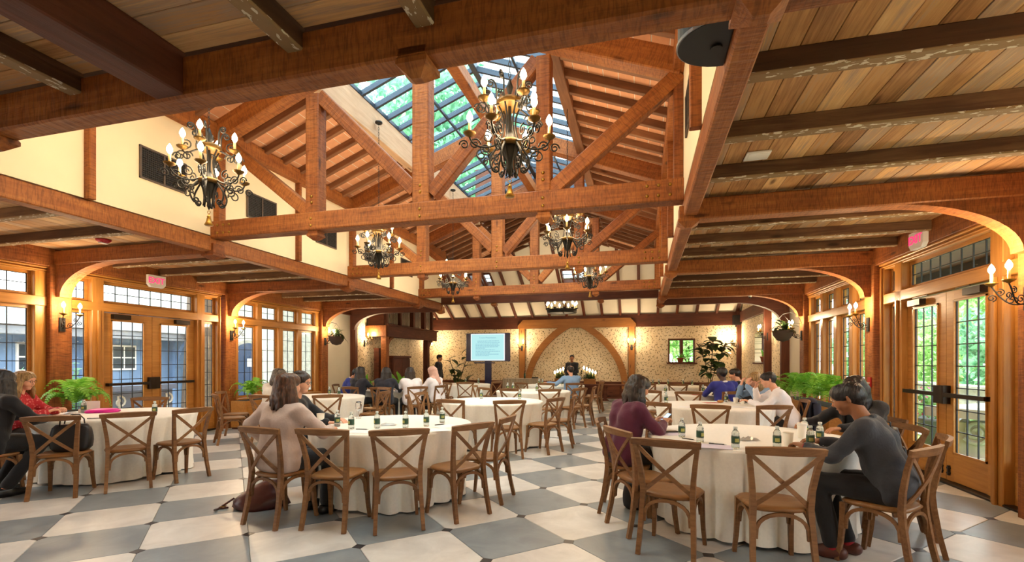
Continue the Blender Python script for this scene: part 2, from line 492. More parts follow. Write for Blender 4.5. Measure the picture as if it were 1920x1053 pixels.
for n, (inv, dep, i, j, w) in enumerate(corners):
    if n < 130 and inv == 0:
        link('inset', im, fl, Matrix.Translation((w.x, w.y, 0)))
    else:
        irest.add([(v[0] + w.x, v[1] + w.y, v[2]) for v in ib.v], ib.f)
tag(part('far_insets', irest, M_TB, fl), kind='stuff')

# -- wallpaper with dark leaf sprigs
def wallpaper(name, axis):
    m, nt, b = new_mat(name); L = nt.links.new
    t = nt.nodes.new('ShaderNodeTexCoord')
    sep = nt.nodes.new('ShaderNodeSeparateXYZ'); L(t.outputs['Object'], sep.inputs[0])
    cmb = nt.nodes.new('ShaderNodeCombineXYZ'); L(sep.outputs[axis], cmb.inputs['X']); L(sep.outputs['Z'], cmb.inputs['Y'])
    base = nt.nodes.new('ShaderNodeTexNoise'); base.inputs['Scale'].default_value = 1.3; L(cmb.outputs[0], base.inputs['Vector'])
    bc = nt.nodes.new('ShaderNodeValToRGB')
    bc.color_ramp.elements[0].position = .35; bc.color_ramp.elements[0].color = rgb('#d6c09c')
    bc.color_ramp.elements[1].position = .65; bc.color_ramp.elements[1].color = rgb('#e4d3b5')
    L(base.outputs['Fac'], bc.inputs['Fac'])
    col = bc.outputs['Color']
    for sc, ln, wd_, c in ((7.0, .25, .085, '#64543a'), (9.0, .22, .075, '#8c7956'), (5.5, .30, .014, '#8a7654')):
        v = nt.nodes.new('ShaderNodeTexVoronoi'); v.inputs['Scale'].default_value = sc; v.voronoi_dimensions = '2D'
        L(cmb.outputs[0], v.inputs['Vector'])
        sub = nt.nodes.new('ShaderNodeVectorMath'); sub.operation = 'SUBTRACT'; L(cmb.outputs[0], sub.inputs[0]); L(v.outputs['Position'], sub.inputs[1])
        s3 = nt.nodes.new('ShaderNodeSeparateColor'); L(v.outputs['Color'], s3.inputs[0])
        an = nt.nodes.new('ShaderNodeMath'); an.operation = 'MULTIPLY'; an.inputs[1].default_value = 2 * PI; L(s3.outputs[0], an.inputs[0])
        ro = nt.nodes.new('ShaderNodeVectorRotate'); ro.rotation_type = 'Z_AXIS'; L(sub.outputs[0], ro.inputs['Vector']); L(an.outputs[0], ro.inputs['Angle'])
        mu = nt.nodes.new('ShaderNodeVectorMath'); mu.operation = 'MULTIPLY'; mu.inputs[1].default_value = (sc / ln, sc / wd_, 0); L(ro.outputs[0], mu.inputs[0])
        ln_ = nt.nodes.new('ShaderNodeVectorMath'); ln_.operation = 'LENGTH'; L(mu.outputs[0], ln_.inputs[0])
        lt = nt.nodes.new('ShaderNodeMath'); lt.operation = 'LESS_THAN'; lt.inputs[1].default_value = 1.0; L(ln_.outputs['Value'], lt.inputs[0])
        mx = nt.nodes.new('ShaderNodeMix'); mx.data_type = 'RGBA'; L(lt.outputs[0], mx.inputs['Factor']); L(col, mx.inputs['A']); mx.inputs['B'].default_value = rgb(c)
        col = mx.outputs['Result']
    L(col, b.inputs['Base Color']); b.inputs['Roughness'].default_value = .8
    return m
M_WPX = wallpaper('leaf sprig wallpaper facing', 'X')
M_WPY = wallpaper('leaf sprig wallpaper side', 'Y')

# -- windows and doors.  local x runs along the wall, local y points outdoors
def light(root, x0, x1, z0, z1, cols, rows, sash=0.045, y=0.05, mat=None):
    mat = mat or M_OAK
    s = MB(); d = 0.022
    for a in ((x0, x1, z0, z0 + sash), (x0, x1, z1 - sash, z1)):
        s.box(a[0], a[1], y - d, y + d, a[2], a[3])
    for a in ((x0, x0 + sash), (x1 - sash, x1)):
        s.box(a[0], a[1], y - d, y + d, z0 + sash, z1 - sash)
    part('sash', s, mat, root)
    glaze(root, x0 + sash, x1 - sash, z0 + sash, z1 - sash, cols, rows, y)
_pm = {}
def glaze(root, x0, x1, z0, z1, cols, rows, y, gm=None, lead=None, r=0.006, tgt=None):
    gm = gm or M_GLASS; lead = lead or M_LEAD
    b = MB(); w = (x1 - x0) / cols; h = (z1 - z0) / rows
    for i in range(cols + 1):
        x = min(max(x0 + i * w, x0 + .003), x1 - .003)
        b.box(x - r, x + r, y - .007, y + .007, z0, z1)
    for j in range(rows + 1):
        z = min(max(z0 + j * h, z0 + .003), z1 - .003)
        b.box(x0, x1, y - .006, y + .006, z - r, z + r)
    part('leading', b, lead, root)
    key = (round(w, 3), round(h, 3), gm.name)
    if key not in _pm:
        p = MB(); a, c = w / 2 - r * .6, h / 2 - r * .6
        p.box(-a, a, -.0015, .0015, -c, c); _pm[key] = p.mesh('pane', gm)
    for i in range(cols):
        for j in range(rows):
            M = Matrix.Translation((x0 + (i + .5) * w, y, z0 + (j + .5) * h)) @ Matrix.Rotation(rnd.uniform(-.006, .006), 4, 'Z') @ Matrix.Rotation(rnd.uniform(-.006, .006), 4, 'X')
            link('pane', _pm[key], root, M)
ZT0, ZT1 = 2.40, 2.93                # transom band
def ogee(root, x0, x1):
    beam('head_casing', (x0, .02, 2.925), (x1, .02, 2.925), .16, .09, M_OAK, root)
    beam('head_moulding', (x0, -.075, 2.955), (x1, -.075, 2.955), .05, .03, M_OAK, root)
    beam('head_moulding', (x0, -.065, 2.915), (x1, -.065, 2.915), .03, .018, M_OAK, root)
def window_bay(name, loc, rz, half):
    r = struct(name, loc, rz)
    n = 4; mw = .15; W = 2 * half
    ogee(r, -half, half)
    beam('transom_bar', (-half, .03, 2.425), (half, .03, 2.425), .2, .15, M_OAK, r)
    beam('sill', (-half, -.02, .60), (half, -.02, .60), .26, .07, M_OAK, r)
    beam('apron', (-half, .03, .30), (half, .03, .30), .10, .54, M_OAK, r)
    beam('plinth', (-half, -.03, .06), (half, -.03, .06), .05, .12, M_DARKT, r)
    lw = (W - mw * (n + 1)) / n
    for k in range(n + 1):
        x = -half + mw / 2 + k * (lw + mw)
        beam('mullion', (x, .03, .6), (x, .03, 2.9), .17, mw, M_OAK, r, up=(1, 0, 0))
    for k in range(n):
        x0 = -half + mw + k * (lw + mw)
        light(r, x0, x0 + lw, .64, 2.35, 2, 6)
        light(r, x0, x0 + lw, 2.50, 2.88, 2, 2)
    # raised panels below the sill
    for k in range(n):
        x0 = -half + mw + k * (lw + mw)
        part('raised_panel', MB().cbox(x0 + .05, x0 + lw - .05, -.045, -.02, .17, .52, .008), M_OAK, r)
    return r
def door_leaf(root, x0, x1, hand):
    lf = link('door_leaf', None, root, Matrix.Translation((0, 0, 0)))
    st = .15; z0, z1 = .035, 2.34; y = .03; d = .025
    s = MB()
    s.box(x0, x0 + st, y - d, y + d, z0, z1); s.box(x1 - st, x1, y - d, y + d, z0, z1)
    part('stile', s, M_OAK, lf)
    beam('top_rail', (x0 + st, y, z1 - .06), (x1 - st, y, z1 - .06), .05, .12, M_OAK, lf)
    beam('bottom_rail', (x0 + st, y, z0 + .17), (x1 - st, y, z0 + .17), .05, .34, M_OAK, lf)
    g = MB()
    for a in (x0 + st, x1 - st - .02):
        g.box(a, a + .02, y - .04, y - d + .002, z0 + .34, z1 - .12)
    g.box(x0 + st, x1 - st, y - .04, y - d + .002, z0 + .34, z0 + .36); g.box(x0 + st, x1 - st, y - .04, y - d + .002, z1 - .14, z1 - .12)
    part('glazing_bead', g, M_OAK, lf)
    glaze(lf, x0 + st + .005, x1 - st - .005, z0 + .345, z1 - .125, 3, 7, y)
    # panic bar with its latch case at the meeting stile
    xm = x1 if hand > 0 else x0
    b = MB(); zb = 1.08
    b.box(x0 + .06, x1 - .06, y - .115, y - .075, zb - .025, zb + .025)
    far = x0 + .06 if hand > 0 else x1 - .06
    b.box(far - .03 if far > (x0 + x1) / 2 else far, far if far > (x0 + x1) / 2 else far + .03, y - .09, y - d, zb - .025, zb + .025)
    part('panic_bar', b, M_BRONZE, lf)
    part('latch_case', MB().cbox(xm - (.095 if hand > 0 else .02), xm + (.02 if hand > 0 else .095), y - .12, y - d, zb - .11, zb + .11, .012), M_BRONZE, lf)
    c = MB(); cx_ = x0 + .3 if hand > 0 else x1 - .3
    c.box(cx_ - .15, cx_ + .15, y - .10, y - d, z1 - .10, z1 - .02)
    c.box(cx_ - .05, cx_ + .30 * hand, y - .085, y - .07, z1 + .0, z1 + .012)
    part('door_closer', c, M_BRONZE, lf)
    bl = MB(); xb = xm - .07 * hand
    bl.box(xb - .012, xb + .012, y - .05, y - d, .10, .22); bl.box(xb - .02, xb + .02, y - .055, y - d, .12, .14); bl.box(xb - .02, xb + .02, y - .055, y - d, .18, .20)
    part('floor_bolt', bl, M_BLACK, lf)
def door_bay(name, loc, rz, half):
    r = struct(name, loc, rz)
    ogee(r, -half, half)
    beam('transom_bar', (-half, .03, 2.425), (half, .03, 2.425), .2, .15, M_OAK, r)
    beam('threshold', (-half, .03, .015), (half, .03, .015), .2, .03, M_BRONZE, r)
    for x in (-1.0, 1.0):
        beam('door_post', (x, .02, 0), (x, .02, 2.9), .18, .19, M_OAK, r, up=(1, 0, 0))
        beam('post_moulding', (x, -.085, 0), (x, -.085, 2.36), .03, .05, M_OAK, r, up=(1, 0, 0))
    for x in (-half + .04, half - .04):
        beam('jamb', (x, .02, 0), (x, .02, 2.9), .18, .08, M_OAK, r, up=(1, 0, 0))
        beam('post_moulding', (x, -.085, 0), (x, -.085, 2.9), .03, .03, M_OAK, r, up=(1, 0, 0))
    light(r, -.9, .9, 2.50, 2.88, 8, 2)
    for s in (-1, 1):
        a, b = (1.10, half - .08) if s > 0 else (-half + .08, -1.10)
        light(r, a, b, 2.50, 2.88, 2, 2)
        light(r, a, b, .42, 2.35, 2, 7)
        beam('side_panel', ((a), .05, .21), ((b), .05, .21), .05, .42, M_OAK, r)
        part('raised_panel', MB().cbox(a + .05, b - .05, .0, .026, .1, .36, .008), M_OAK, r)
    door_leaf(r, -.895, -.004, 1)
    door_leaf(r, .004, .895, -1)
    return r
PW = .30
bays = [(-1.06, 2.26), (2.26, 5.58), (5.58, 8.87), (8.87, 12.2)]  # first bay is unseen, its windows added to let in daylight
for side, X, rz in (('left', XL, PI / 2), ('right', XR, -PI / 2)):
    k = 0
    for a, b in bays:
        half = (b - a - PW) / 2
        if a == 5.58:
            door_bay('door_1' if side == 'left' else 'door_2', (X, 7.17 if side == 'left' else 7.15, 0), rz, 1.50)
        else:
            k += 1
            window_bay('window_%d' % (k if side == 'left' else k + 3), (X, (a + b) / 2, 0), rz, half)
    sg = -1 if side == 'left' else 1
    # solid lengths of the side walls and the beam over the openings
    w = struct('wall_' + side)
    part('plain_length', MB().box(*sorted((X, X + sg * .2)), 12.3, YH, 0, 3.4), M_PLASTER2, w)
    if side == 'left':
        part('papered_length', MB().box(*sorted((X, X + sg * .2)), YH, YF, 0, 6.2), M_WPY, w)
    else:                           # with a deep window niche
        q = MB()
        q.box(X, X + .3, YH, 16.15, 0, 6.2); q.box(X, X + .3, 17.6, YF, 0, 6.2); q.box(X, X + .3, 16.15, 17.6, 0, 1.46); q.box(X, X + .3, 16.15, 17.6, 2.42, 6.2)
        part('papered_length', q, M_WPY, w)
    Xi = X - sg * .0
    for a, b in ((YB, 2.26), (2.26, 5.58), (5.58, 8.87), (8.87, 12.2), (12.2, YH)):
        beam('wall_beam', (X + sg * .0, a, 3.115), (X + sg * .0, b, 3.115), .26, .29, M_DARKT if a > 12 else M_TIMBER, w)
    beam('hall_beam', (X - sg * .03, YH, 3.16), (X - sg * .03, YF, 3.16), .1, .38, M_DARKT, w)
    for y in (13.75,) + ((15.5, 19.85) if side == 'right' else ()):
        beam('hall_post', (X - sg * .06, y, 0), (X - sg * .06, y, 3.4), .14, .26 if y < 19 else .2, M_DARKT, w, up=(1, 0, 0))

# -- plank ceilings, every board and joist a piece
def ceiling(name):
    return struct(name)
def planks_along_y(root, x0, x1, cuts, w=.166, z=ZC + .012):
    n = max(1, round((x1 - x0) / w)); w = (x1 - x0) / n
    for i in range(n):
        x = x0 + (i + .5) * w
        for a, b in zip(cuts[:-1], cuts[1:]):
            beam('plank', (x, a + .002, z + rnd.uniform(0, .004)), (x, b - .002, z + rnd.uniform(0, .004)), w - .004, .022, M_PLANK, root, ch=.003)
cuts = [YB, TY[0], TY[1], TY[2], TY[3], YH]
for nm, x0, x1 in (('ceiling_right', NR + .1, XR), ('ceiling_left', XL, NL - .1)):
    c = ceiling(nm)
    planks_along_y(c, x0, x1, cuts)
    for k, y0 in enumerate([-1.05] + TY):
        for q in range(1, 4):
            y = y0 + q * .828
            if y < YH - .1:
                beam('joist', (x0 - .02, y, ZC - .06), (x1, y, ZC - .06), .10, .13, M_JOIST, c)
c = ceiling('ceiling_front')
n = 23; w = (2.2 - YB) / n
for i in range(n):
    y = YB + (i + .5) * w; xm = rnd.uniform(-3.2, -2.0)
    for a, b in ((NL, xm), (xm, NR + .1)):
        beam('plank', (a, y, ZC + .012), (b - .003, y, ZC + .012), w - .004, .022, M_PLANK, c, ch=.003)
for x in (-4.92, -4.14, -3.37, -1.78, -1.03, -.30):
    beam('joist', (x, YB, ZC - .06), (x, 2.2, ZC - .06), .10, .13, M_JOIST, c)
beam('main_beam', (-2.63, YB, ZC - .12), (-2.63, 2.2, ZC - .12), .20, .25, M_DARKT, c)
rf = struct('ceiling_light_block')  # unseen slabs above the planks, added to block light
d = MB(); d.box(NR + .1, XR + .3, YB, YH, ZC + .03, ZC + .15); d.box(XL - .3, NL - .1, YB, YH, ZC + .03, ZC + .15); d.box(NL - .1, NR + .1, YB, 2.3, ZC + .03, ZC + .15)
part('deck', d, M_JOIST, rf)

# -- long plates, clerestory walls
def plate(name, X, w, label):
    t = thing(name, label, 'beam', (X, 2.26, ZP))
    for a, b in zip(TY, TY[1:] + [YH]):
        beam('timber', (0, a - 2.26, .105), (0, b - 2.26, .105), w, .21, M_TIMBER, t, ch=.012)
plate('plate_beam', NR + .07, .14, 'long reddish timber plate along the right side of the open nave')
plate('plate_beam', NL - .08, .16, 'long reddish timber plate along the left side of the open nave')
for side, X, sg in (('left', NL, -1), ('right', NR, 1)):
    w = struct('wall_clerestory_' + side)
    part('plaster', MB().box(*sorted((X, X + sg * .14)), 2.3, YH, 3.26, 4.62), M_PLASTER, w)
    beam('top_plate', (X, 2.3, 4.71), (X, YH, 4.71), .22, .22, M_TIMBER, w)
    for k, y in enumerate(TY[:-1]):
        beam('stud', (X, y + 1.65, 3.25), (X, y + 1.65, 4.6), .07, .17, M_TIMBER, w, up=(1, 0, 0))
    for y in TY[1:] + [YH]:
        beam('post', (X, y, 3.25), (X, y, 4.6), .12, .2, M_TIMBER, w, up=(1, 0, 0))
def grille(X, y, sg, label):
    t = thing('wall_grille', label, 'vent', (X, y, 3.9), 0 if sg < 0 else PI, 'clerestory grilles')
    # local x points into the nave
    f = MB(); a, h = .31, .20
    for z in (-h, h - .02): f.box(0.002, .02, -a, a, z, z + .02)
    for y_ in (-a, a - .02, -.01): f.box(0.002, .022, y_, y_ + .02, -h, h)
    part('grille_frame', f, M_VENTFRAME, t)
    part('backing', MB().box(0.001, .004, -a + .01, a - .01, -h + .01, h - .01), M_BLACK, t)
    s = MB()
    for i in range(14):
        z = -h + .03 + i * .0262
        s.box(.004, .014, -a + .02, a - .02, z, z + .009)
    for i in range(24):
        y_ = -a + .03 + i * .0245
        s.box(.005, .012, y_, y_ + .006, -h + .02, h - .02)
    part('grille_mesh', s, M_VENT, t)
gy = [4.78, 6.42, 8.05, 9.70, 11.33]
gl = ['nearest dark grille on the left clerestory wall, behind the left chandelier', 'second dark grille on the left clerestory wall, above the near tie beam', 'third dark grille on the left clerestory wall, just under the near tie beam', 'fourth dark grille on the left clerestory wall, behind the second left chandelier', 'farthest dark grille on the left clerestory wall']
gr = ['dark grille seen edge-on on the right clerestory wall, nearest one under the speaker', 'second dark grille seen edge-on on the right clerestory wall', 'third dark grille seen edge-on on the right clerestory wall']
for y, l in zip(gy, gl): grille(NL, y, -1, l)
for y, l in zip(gy, gr): grille(NR, y, 1, l)

# -- gable above the front beam, end of the nave, closing walls
w = struct('wall_gable')
part('plaster', MB().box(NL - .3, NR + .3, 2.36, 2.46, 3.27, 6.6), M_PLASTER, w)
w = struct('wall_back')
q = MB().box(XL - .2, XR + .2, YB - .2, YB, 0, 3.4)
part('plaster', q, M_PLASTER2, w)

# -- nave roof: rafters and clay panels, skylight along the ridge
def zr(X):                                   # underside of the panels
    return 4.83 + RS * (NR - X if X > XM else X - NL)
ang = math.atan(RS)
NP = 8
for side in ('right', 'left'):
    c = struct('ceiling_slope_' + side)
    xe, xs, sg = (NR + .05, SLR, -1) if side == 'right' else (NL - .05, SLL, 1)
    Ls = abs(xs - xe) / math.cos(ang)
    mp = (MB().box(.007, Ls / NP - .007, -.196, .196, 0, .03)).mesh('panel', M_ROOFTILE)
    stuff = MB()
    # frame: local x up the slope
    def SM(y, off=0.0):
        x = Vector((sg * math.cos(ang), 0, math.sin(ang))); z = Vector((-sg * math.sin(ang), 0, math.cos(ang))); yv = z.cross(x)
        p = Vector((xe, y, zr(xe) if False else 4.83 - RS * .05)) + z * off
        return Matrix(((x.x, yv.x, z.x, p.x), (x.y, yv.y, z.y, p.y), (x.z, yv.z, z.z, p.z), (0, 0, 0, 1)))
    joint = MB()
    allr = []
    for k, y0 in enumerate(TY + [15.4]):
        y1 = (TY + [15.4, 16.6])[k + 1]
        nn = 8 if y1 - y0 > 2 else 3
        st = (y1 - y0) / nn
        for q in range(nn):
            yc = y0 + (q + .5) * st
            if q:
                b = link('rafter', beam_mesh(Ls, .075, .10, M_RAFTER, .006), c, SM(y0 + q * st, -.05))
            for j in range(NP):
                M = SM(yc) @ Matrix.Translation((j * Ls / NP, 0, 0))
                if k < 2:
                    link('panel', mp, c, M)
                else:
                    pb = MB().box(.007, Ls / NP - .007, -st / 2 + .01, st / 2 - .01, 0, .03)
                    stuff.add([M @ Vector(v) for v in pb.v], pb.f)
    jb = MB().box(0, Ls, 2.3 - 9, 16.6 - 9, .006, .05)
    part('joint_bed', jb, M_ROOFJOINT, c, M=SM(9.0))
    part('outer_light_block', MB().box(-.3, Ls, 2.3 - 9, 16.6 - 9, .06, .2), M_JOIST, c, M=SM(9.0))  # unseen slab over the panels, added to stop light leaks
    tag(part('far_panels', stuff, M_ROOFTILE, c), kind='stuff')
sk = struct('window_7')                       # the skylight
ZS = 5.66
for xs, sg in ((SLR, -1), (SLL, 1)):
    zb = 4.83 + RS * abs((NR if xs > XM else NL) - xs)
    beam('curb', (xs, 2.4, zb - .0), (xs, 12.6, zb - .0), .15, .32, M_RAFTER if sg < 0 else M_CURB_LIT, sk)  # left curb takes the paler wood with the light painted in
    beam('curb', (xs - sg * .04, 2.4, zb + .26), (xs - sg * .04, 12.6, zb + .26), .12, .24, M_CURB_LIT, sk)
    x0 = xs; z0 = zb + .38; x1 = XM; z1 = z0 + RS * abs(XM - xs)
    nb = 25; y0, y1 = 2.4, 12.6
    Ls = math.hypot(x1 - x0, z1 - z0); st = (y1 - y0) / nb
    gmesh = MB().box(0, Ls, -st / 2 + .025, st / 2 - .025, -.003, .003).mesh('pane', M_SKYGLASS)
    for i in range(nb + 1):
        y = y0 + i * st
        beam('glazing_bar', (x0, y, z0), (x1, y, z1), .05, .09, M_STEEL, sk, ch=.004)
        if i < nb:
            link('pane', gmesh, sk, frame_M((x0, y + st / 2, z0 + .02), (x1, y + st / 2, z1 + .02)))
    beam('eave_bar', (x0, y0, z0), (x0, y1, z0), .06, .08, M_STEEL, sk)
    xm_, zm = (x0 + x1) / 2, (z0 + z1) / 2 - .03
    beam('purlin_bar', (xm_, y0, zm), (xm_, y1, zm), .04, .06, M_STEEL, sk)
beam('ridge_bar', (XM, 2.4, z1), (XM, 12.6, z1), .10, .12, M_STEEL, sk)
rt = thing('ridge_beam', 'long timber ridge beam under the middle of the skylight', 'beam', (XM, 2.4, 5.82))
beam('timber', (0, 0, .1), (0, 13.4, .1), .18, .2, M_TIMBER, rt)

# boarded roof between the end of the skylight and the hall
cr = struct('ceiling_ridge')
for xs, sg in ((SLR, -1), (SLL, 1)):
    z0 = 4.83 + RS * abs((NR if xs > XM else NL) - xs); z1_ = z0 + RS * abs(XM - xs); n = 7
    for k in range(n):
        a, b2 = k / n, (k + 1) / n
        am = (a + b2) / 2
        beam('roof_board', (xs + (XM - xs) * am, 12.55, z0 + (z1_ - z0) * am + .02), (xs + (XM - xs) * am, 16.6, z0 + (z1_ - z0) * am + .02), abs(XM - xs) / n - .006, .03, M_DARKT, cr, up=(-sg * math.sin(ang), 0, math.cos(ang)))
    q = MB(); q.add([(xs, 12.5, z0 + .1), (XM, 12.5, z1_ + .1), (XM, 16.7, z1_ + .1), (xs, 16.7, z0 + .1)], [(0, 1, 2, 3)])
    part('deck', q, M_JOIST, cr)
    for k in range(10):
        y = 12.75 + k * .41
        beam('rafter', (xs - sg * .02, y, z0 - .05), (XM, y, z1_ - .05), .075, .10, M_RAFTER, cr)
part('end_board', MB().box(SLL - .05, SLR + .05, 12.58, 12.64, 5.35, 6.75), M_DARKT, cr)

# -- trusses
def bolt_mesh():
    return MB().ball((0, 0, 0), .020, 6, 4, (1, .7, 1)).mesh('bolt', M_BRASS, True)
BM = bolt_mesh()
def pendant_mb(w=.19, h=.22):
    b = MB(); a = w / 2
    pts = [(-a, -a), (a, -a), (a, a), (-a, a)]
    def ring(s, z): return [(x * s, y * s, z) for x, y in pts]
    vs = ring(1, h) + ring(1, .09) + ring(1.12, .075) + ring(1.12, .05) + ring(.35, 0)
    b.add(vs, [(0, 1, 2, 3), (19, 18, 17, 16)] + [(k * 4 + i, k * 4 + (i + 1) % 4, k * 4 + 4 + (i + 1) % 4, k * 4 + 4 + i)[::-1] for k in range(4) for i in range(4)])
    return b
PMESH = pendant_mb().mesh('pendant', M_TIMBER)
PSMALL = pendant_mb(.15, .13).mesh('pendant', M_TIMBER)
def truss(y, label, full=True):
    t = thing('roof_truss', label, 'truss', (XM, y, 3.2), 0, 'timber roof trusses')
    o = Vector((XM, y, 3.2))
    def B(n, a, b, w, h, up=(0, 1, 0), m=M_TIMBER):
        return beam(n, Vector((a[0], y + (a[2] if len(a) > 2 else 0), a[1])) - o, Vector((b[0], y + (b[2] if len(b) > 2 else 0), b[1])) - o, w, h, m, t, ch=.012, up=up)
    zt = 3.335 if full else 3.11
    B('tie_beam', (NL, zt), (NR, zt), .235, .22 if full else .15)
    if full:
        B('king_post', (XM + .06, 3.45), (XM + .06, 5.82), .22, .19)
        B('queen_post', (-4.21, 3.45), (-4.21, 5.02), .20, .18)
        B('queen_post', (-1.10, 3.45), (-1.10, 5.02), .17, .18)
        for a, b in (((-5.75, 4.62), (-4.30, 3.48)), ((-4.12, 5.00), (-2.74, 3.62)), ((-2.52, 3.56), (-1.18, 5.0)), ((-1.02, 3.46), (.40, 4.60))):
            B('diagonal_brace', a, b, .17, .15)
        zr0 = 4.70
        B('principal_rafter', (NL, zr0), (XM, zr0 + RS * (XM - NL)), .27, .20)
        B('principal_rafter', (NR, zr0), (XM, zr0 + RS * (NR - XM)), .27, .20)
        for x in (NL + .12, NL + .22, NL + .32, NR - .14, NR - .26, NR - .38):
            for z in (zt - .055, zt + .055):
                link('bolt', BM, t, Matrix.Translation(Vector((x, y - .11, z)) - o))
        for x in (-4.21, XM + .06, -1.10):
            for z in (zt - .06, zt + .03, 3.58, 3.66):
                link('bolt', BM, t, Matrix.Translation(Vector((x, y - (.11 if z < 3.46 else .095), z)) - o))
    for x in (-4.21, -1.10):
        link('pendant', PSMALL, t, Matrix.Translation(Vector((x, y, zt - (.235 if full else .2))) - o))
    for x in (NL - .06, NR + .05):
        link('corner_pendant', PMESH, t, Matrix.Translation(Vector((x, y, 2.93)) - o))
    return t
truss(TY[0], 'front timber tie beam crossing overhead, nearest the camera, with hanging pendants', False)
truss(TY[1], 'nearest full timber truss with king post and diagonal braces')
truss(TY[2], 'second timber truss back, seen under the near tie beam')
truss(TY[3], 'third and farthest timber truss, in front of the far hall')

# -- arched beams over the aisles, each with its wall post
def arched(side, y, label, hall=False):
    X, sg = (XL, 1) if side == 'left' else (XR, -1)
    t = thing('arched_beam', label, 'beam', (X, y, 0), 0 if sg > 0 else PI, 'arched aisle beams')
    span = abs((NL if sg > 0 else NR) - X) - .1
    m = M_TIMBER if not hall else M_DARKT
    if not hall:
        beam('wall_post', (.0, 0, 0), (.0, 0, 3.0), .30, .30, M_TIMBER, t, ch=.012, up=(1, 0, 0))
        beam('cross_beam', (.12, 0, 3.11), (span, 0, 3.11), .2, .22, m, t, ch=.012)
    else:
        beam('cross_beam', (.1, 0, 3.11), (span, 0, 3.11), .16, .22, m, t, ch=.012)
    # curved brace, a slab .16 thick
    b = MB(); N = 14; x0, z0, x1, z1 = .15, 2.50, 1.42, 3.01
    lo = []
    for i in range(N + 1):
        q = i / N * PI / 2
        lo.append((x0 + .09 + (x1 - x0 - .09) * (1 - math.cos(q)), z0 + (z1 - z0) * math.sin(q)))
    # flat toe at the post
    pts = [(x0, z0), *lo, (x1, 3.05), (x0, 3.05)]
    n = len(pts); th_ = .085
    vs = [(x, -th_, z) for x, z in pts] + [(x, th_, z) for x, z in pts]
    b.add(vs, [tuple(range(n)), tuple(range(n, 2 * n))[::-1]] + [(i, i + n, (i + 1) % n + n, (i + 1) % n) for i in range(n)])
    part('curved_brace', b, m, t)
for side, extra in (('left', ('by the woman in the red plaid top', 'between the left double door and the four-light window', 'beyond the left four-light window, bearing a hanging basket')), ('right', ('at the near right edge, beside the double door', 'between the right double door and the far right windows', 'beyond the far right windows, bearing a hanging basket'))):
    for y, e in zip((5.58, 8.87, 12.2), extra):
        arched(side, y, 'reddish arched timber beam and wall post ' + e)
    arched(side, 13.62, 'dark arched timber beam at the ' + side + ' mouth of the far hall', True)
    arched(side, 2.26, 'reddish cross beam over the ' + side + ' aisle nearest the camera')

# -- far hall
w = struct('wall_far')
q = MB(); wx0, wx1, wz0, wz1 = 1.03, 1.97, 1.44, 2.36
q.box(XL - .2, wx0, YF, YF + .2, 0, 3.6); q.box(wx1, XR + .3, YF, YF + .2, 0, 3.6); q.box(wx0, wx1, YF, YF + .2, 0, wz0); q.box(wx0, wx1, YF, YF + .2, wz1, 3.6)
part('papered_length', q, M_WPX, w)
beam('wall_beam', (XL, YF - .05, 3.13), (XR, YF - .05, 3.13), .12, .50, M_DARKT, w)
part('wainscot', MB().box(XL, XR, YF - .04, YF, 0, .62), M_DARKT, w)
beam('chair_rail', (XL, YF - .04, .65), (XR, YF - .04, .65), .10, .07, M_DARKT, w)
for a in np.arange(XL + .3, XR, .9):
    part('raised_panel', MB().cbox(a, a + .7, YF - .06, YF - .035, .12, .54, .01), M_DARKT, w)
wf = struct('window_8', (1.5, YF, 1.9))
light(wf, -.46, -.04, -.45, .45, 3, 4, .02, .1, M_DARKT); light(wf, .04, .46, -.45, .45, 3, 4, .02, .1, M_DARKT)
beam('mullion', (0, .06, -.46), (0, .06, .46), .10, .08, M_DARKT, wf, up=(1, 0, 0))
fr = MB(); fr.box(-.55, .55, -.30, .1, -.5, -.45); fr.box(-.5, .5, -.03, .1, .45, .49); fr.box(-.5, -.46, -.03, .1, -.45, .45); fr.box(.46, .5, -.03, .1, -.45, .45)
part('frame', fr, M_DARKT, wf)
wn_ = struct('window_9', (XR, 16.88, 1.94), -PI / 2)
light(wn_, -.72, -.02, -.47, .47, 3, 4, .02, .24, M_DARKT); light(wn_, .02, .72, -.47, .47, 3, 4, .02, .24, M_DARKT)
part('sill', MB().box(-.75, .75, -.06, .26, -.53, -.475), M_DARKT, wn_)
# pointed arch frame applied to the far wall
t = thing('arch_frame', 'large brown pointed timber arch framed by two posts on the far wall', 'arch', (-2.64, YF, 0))
OAK2 = wood('mid brown timber', [(0.0, '#6a3f1c'), (0.5, '#94602e'), (1.0, '#b07a42')], rough=.55, vary=.1)
for x in (-2.25, 2.25):
    beam('post', (x, -.08, .3), (x, -.08, 2.92), .14, .24, OAK2, t, up=(1, 0, 0))
b = MB(); pts = [(-2.42, 2.88), (2.42, 2.88), (2.42, 3.0), (2.2, 3.24), (-2.2, 3.24), (-2.42, 3.0)]
vs = [(x, -.17, z) for x, z in pts] + [(x, -.02, z) for x, z in pts]
b.add(vs, [tuple(range(6)), tuple(range(6, 12))[::-1]] + [(i, i + 6, (i + 1) % 6 + 6, (i + 1) % 6) for i in range(6)])
part('head_beam', b, OAK2, t)
for s in (-1, 1):
    R = 4.05; c0 = Vector((-2.13 + R, 0.2))          # centre of the left arc
    b = MB(); N = 18; pts = []
    a0 = math.acos((c0.x) / R)
    for i in range(N + 1):
        a = PI - (PI - (PI - a0)) * i / N
        pts.append((s * (c0.x + (R - .13) * math.cos(a)), -.10, c0.y + .2 + (R - .13) * math.sin(a) * .80))
    b.sweep(pts, .12, .26, (0, 1, 0))
    part('arch_rib', b, OAK2, t)
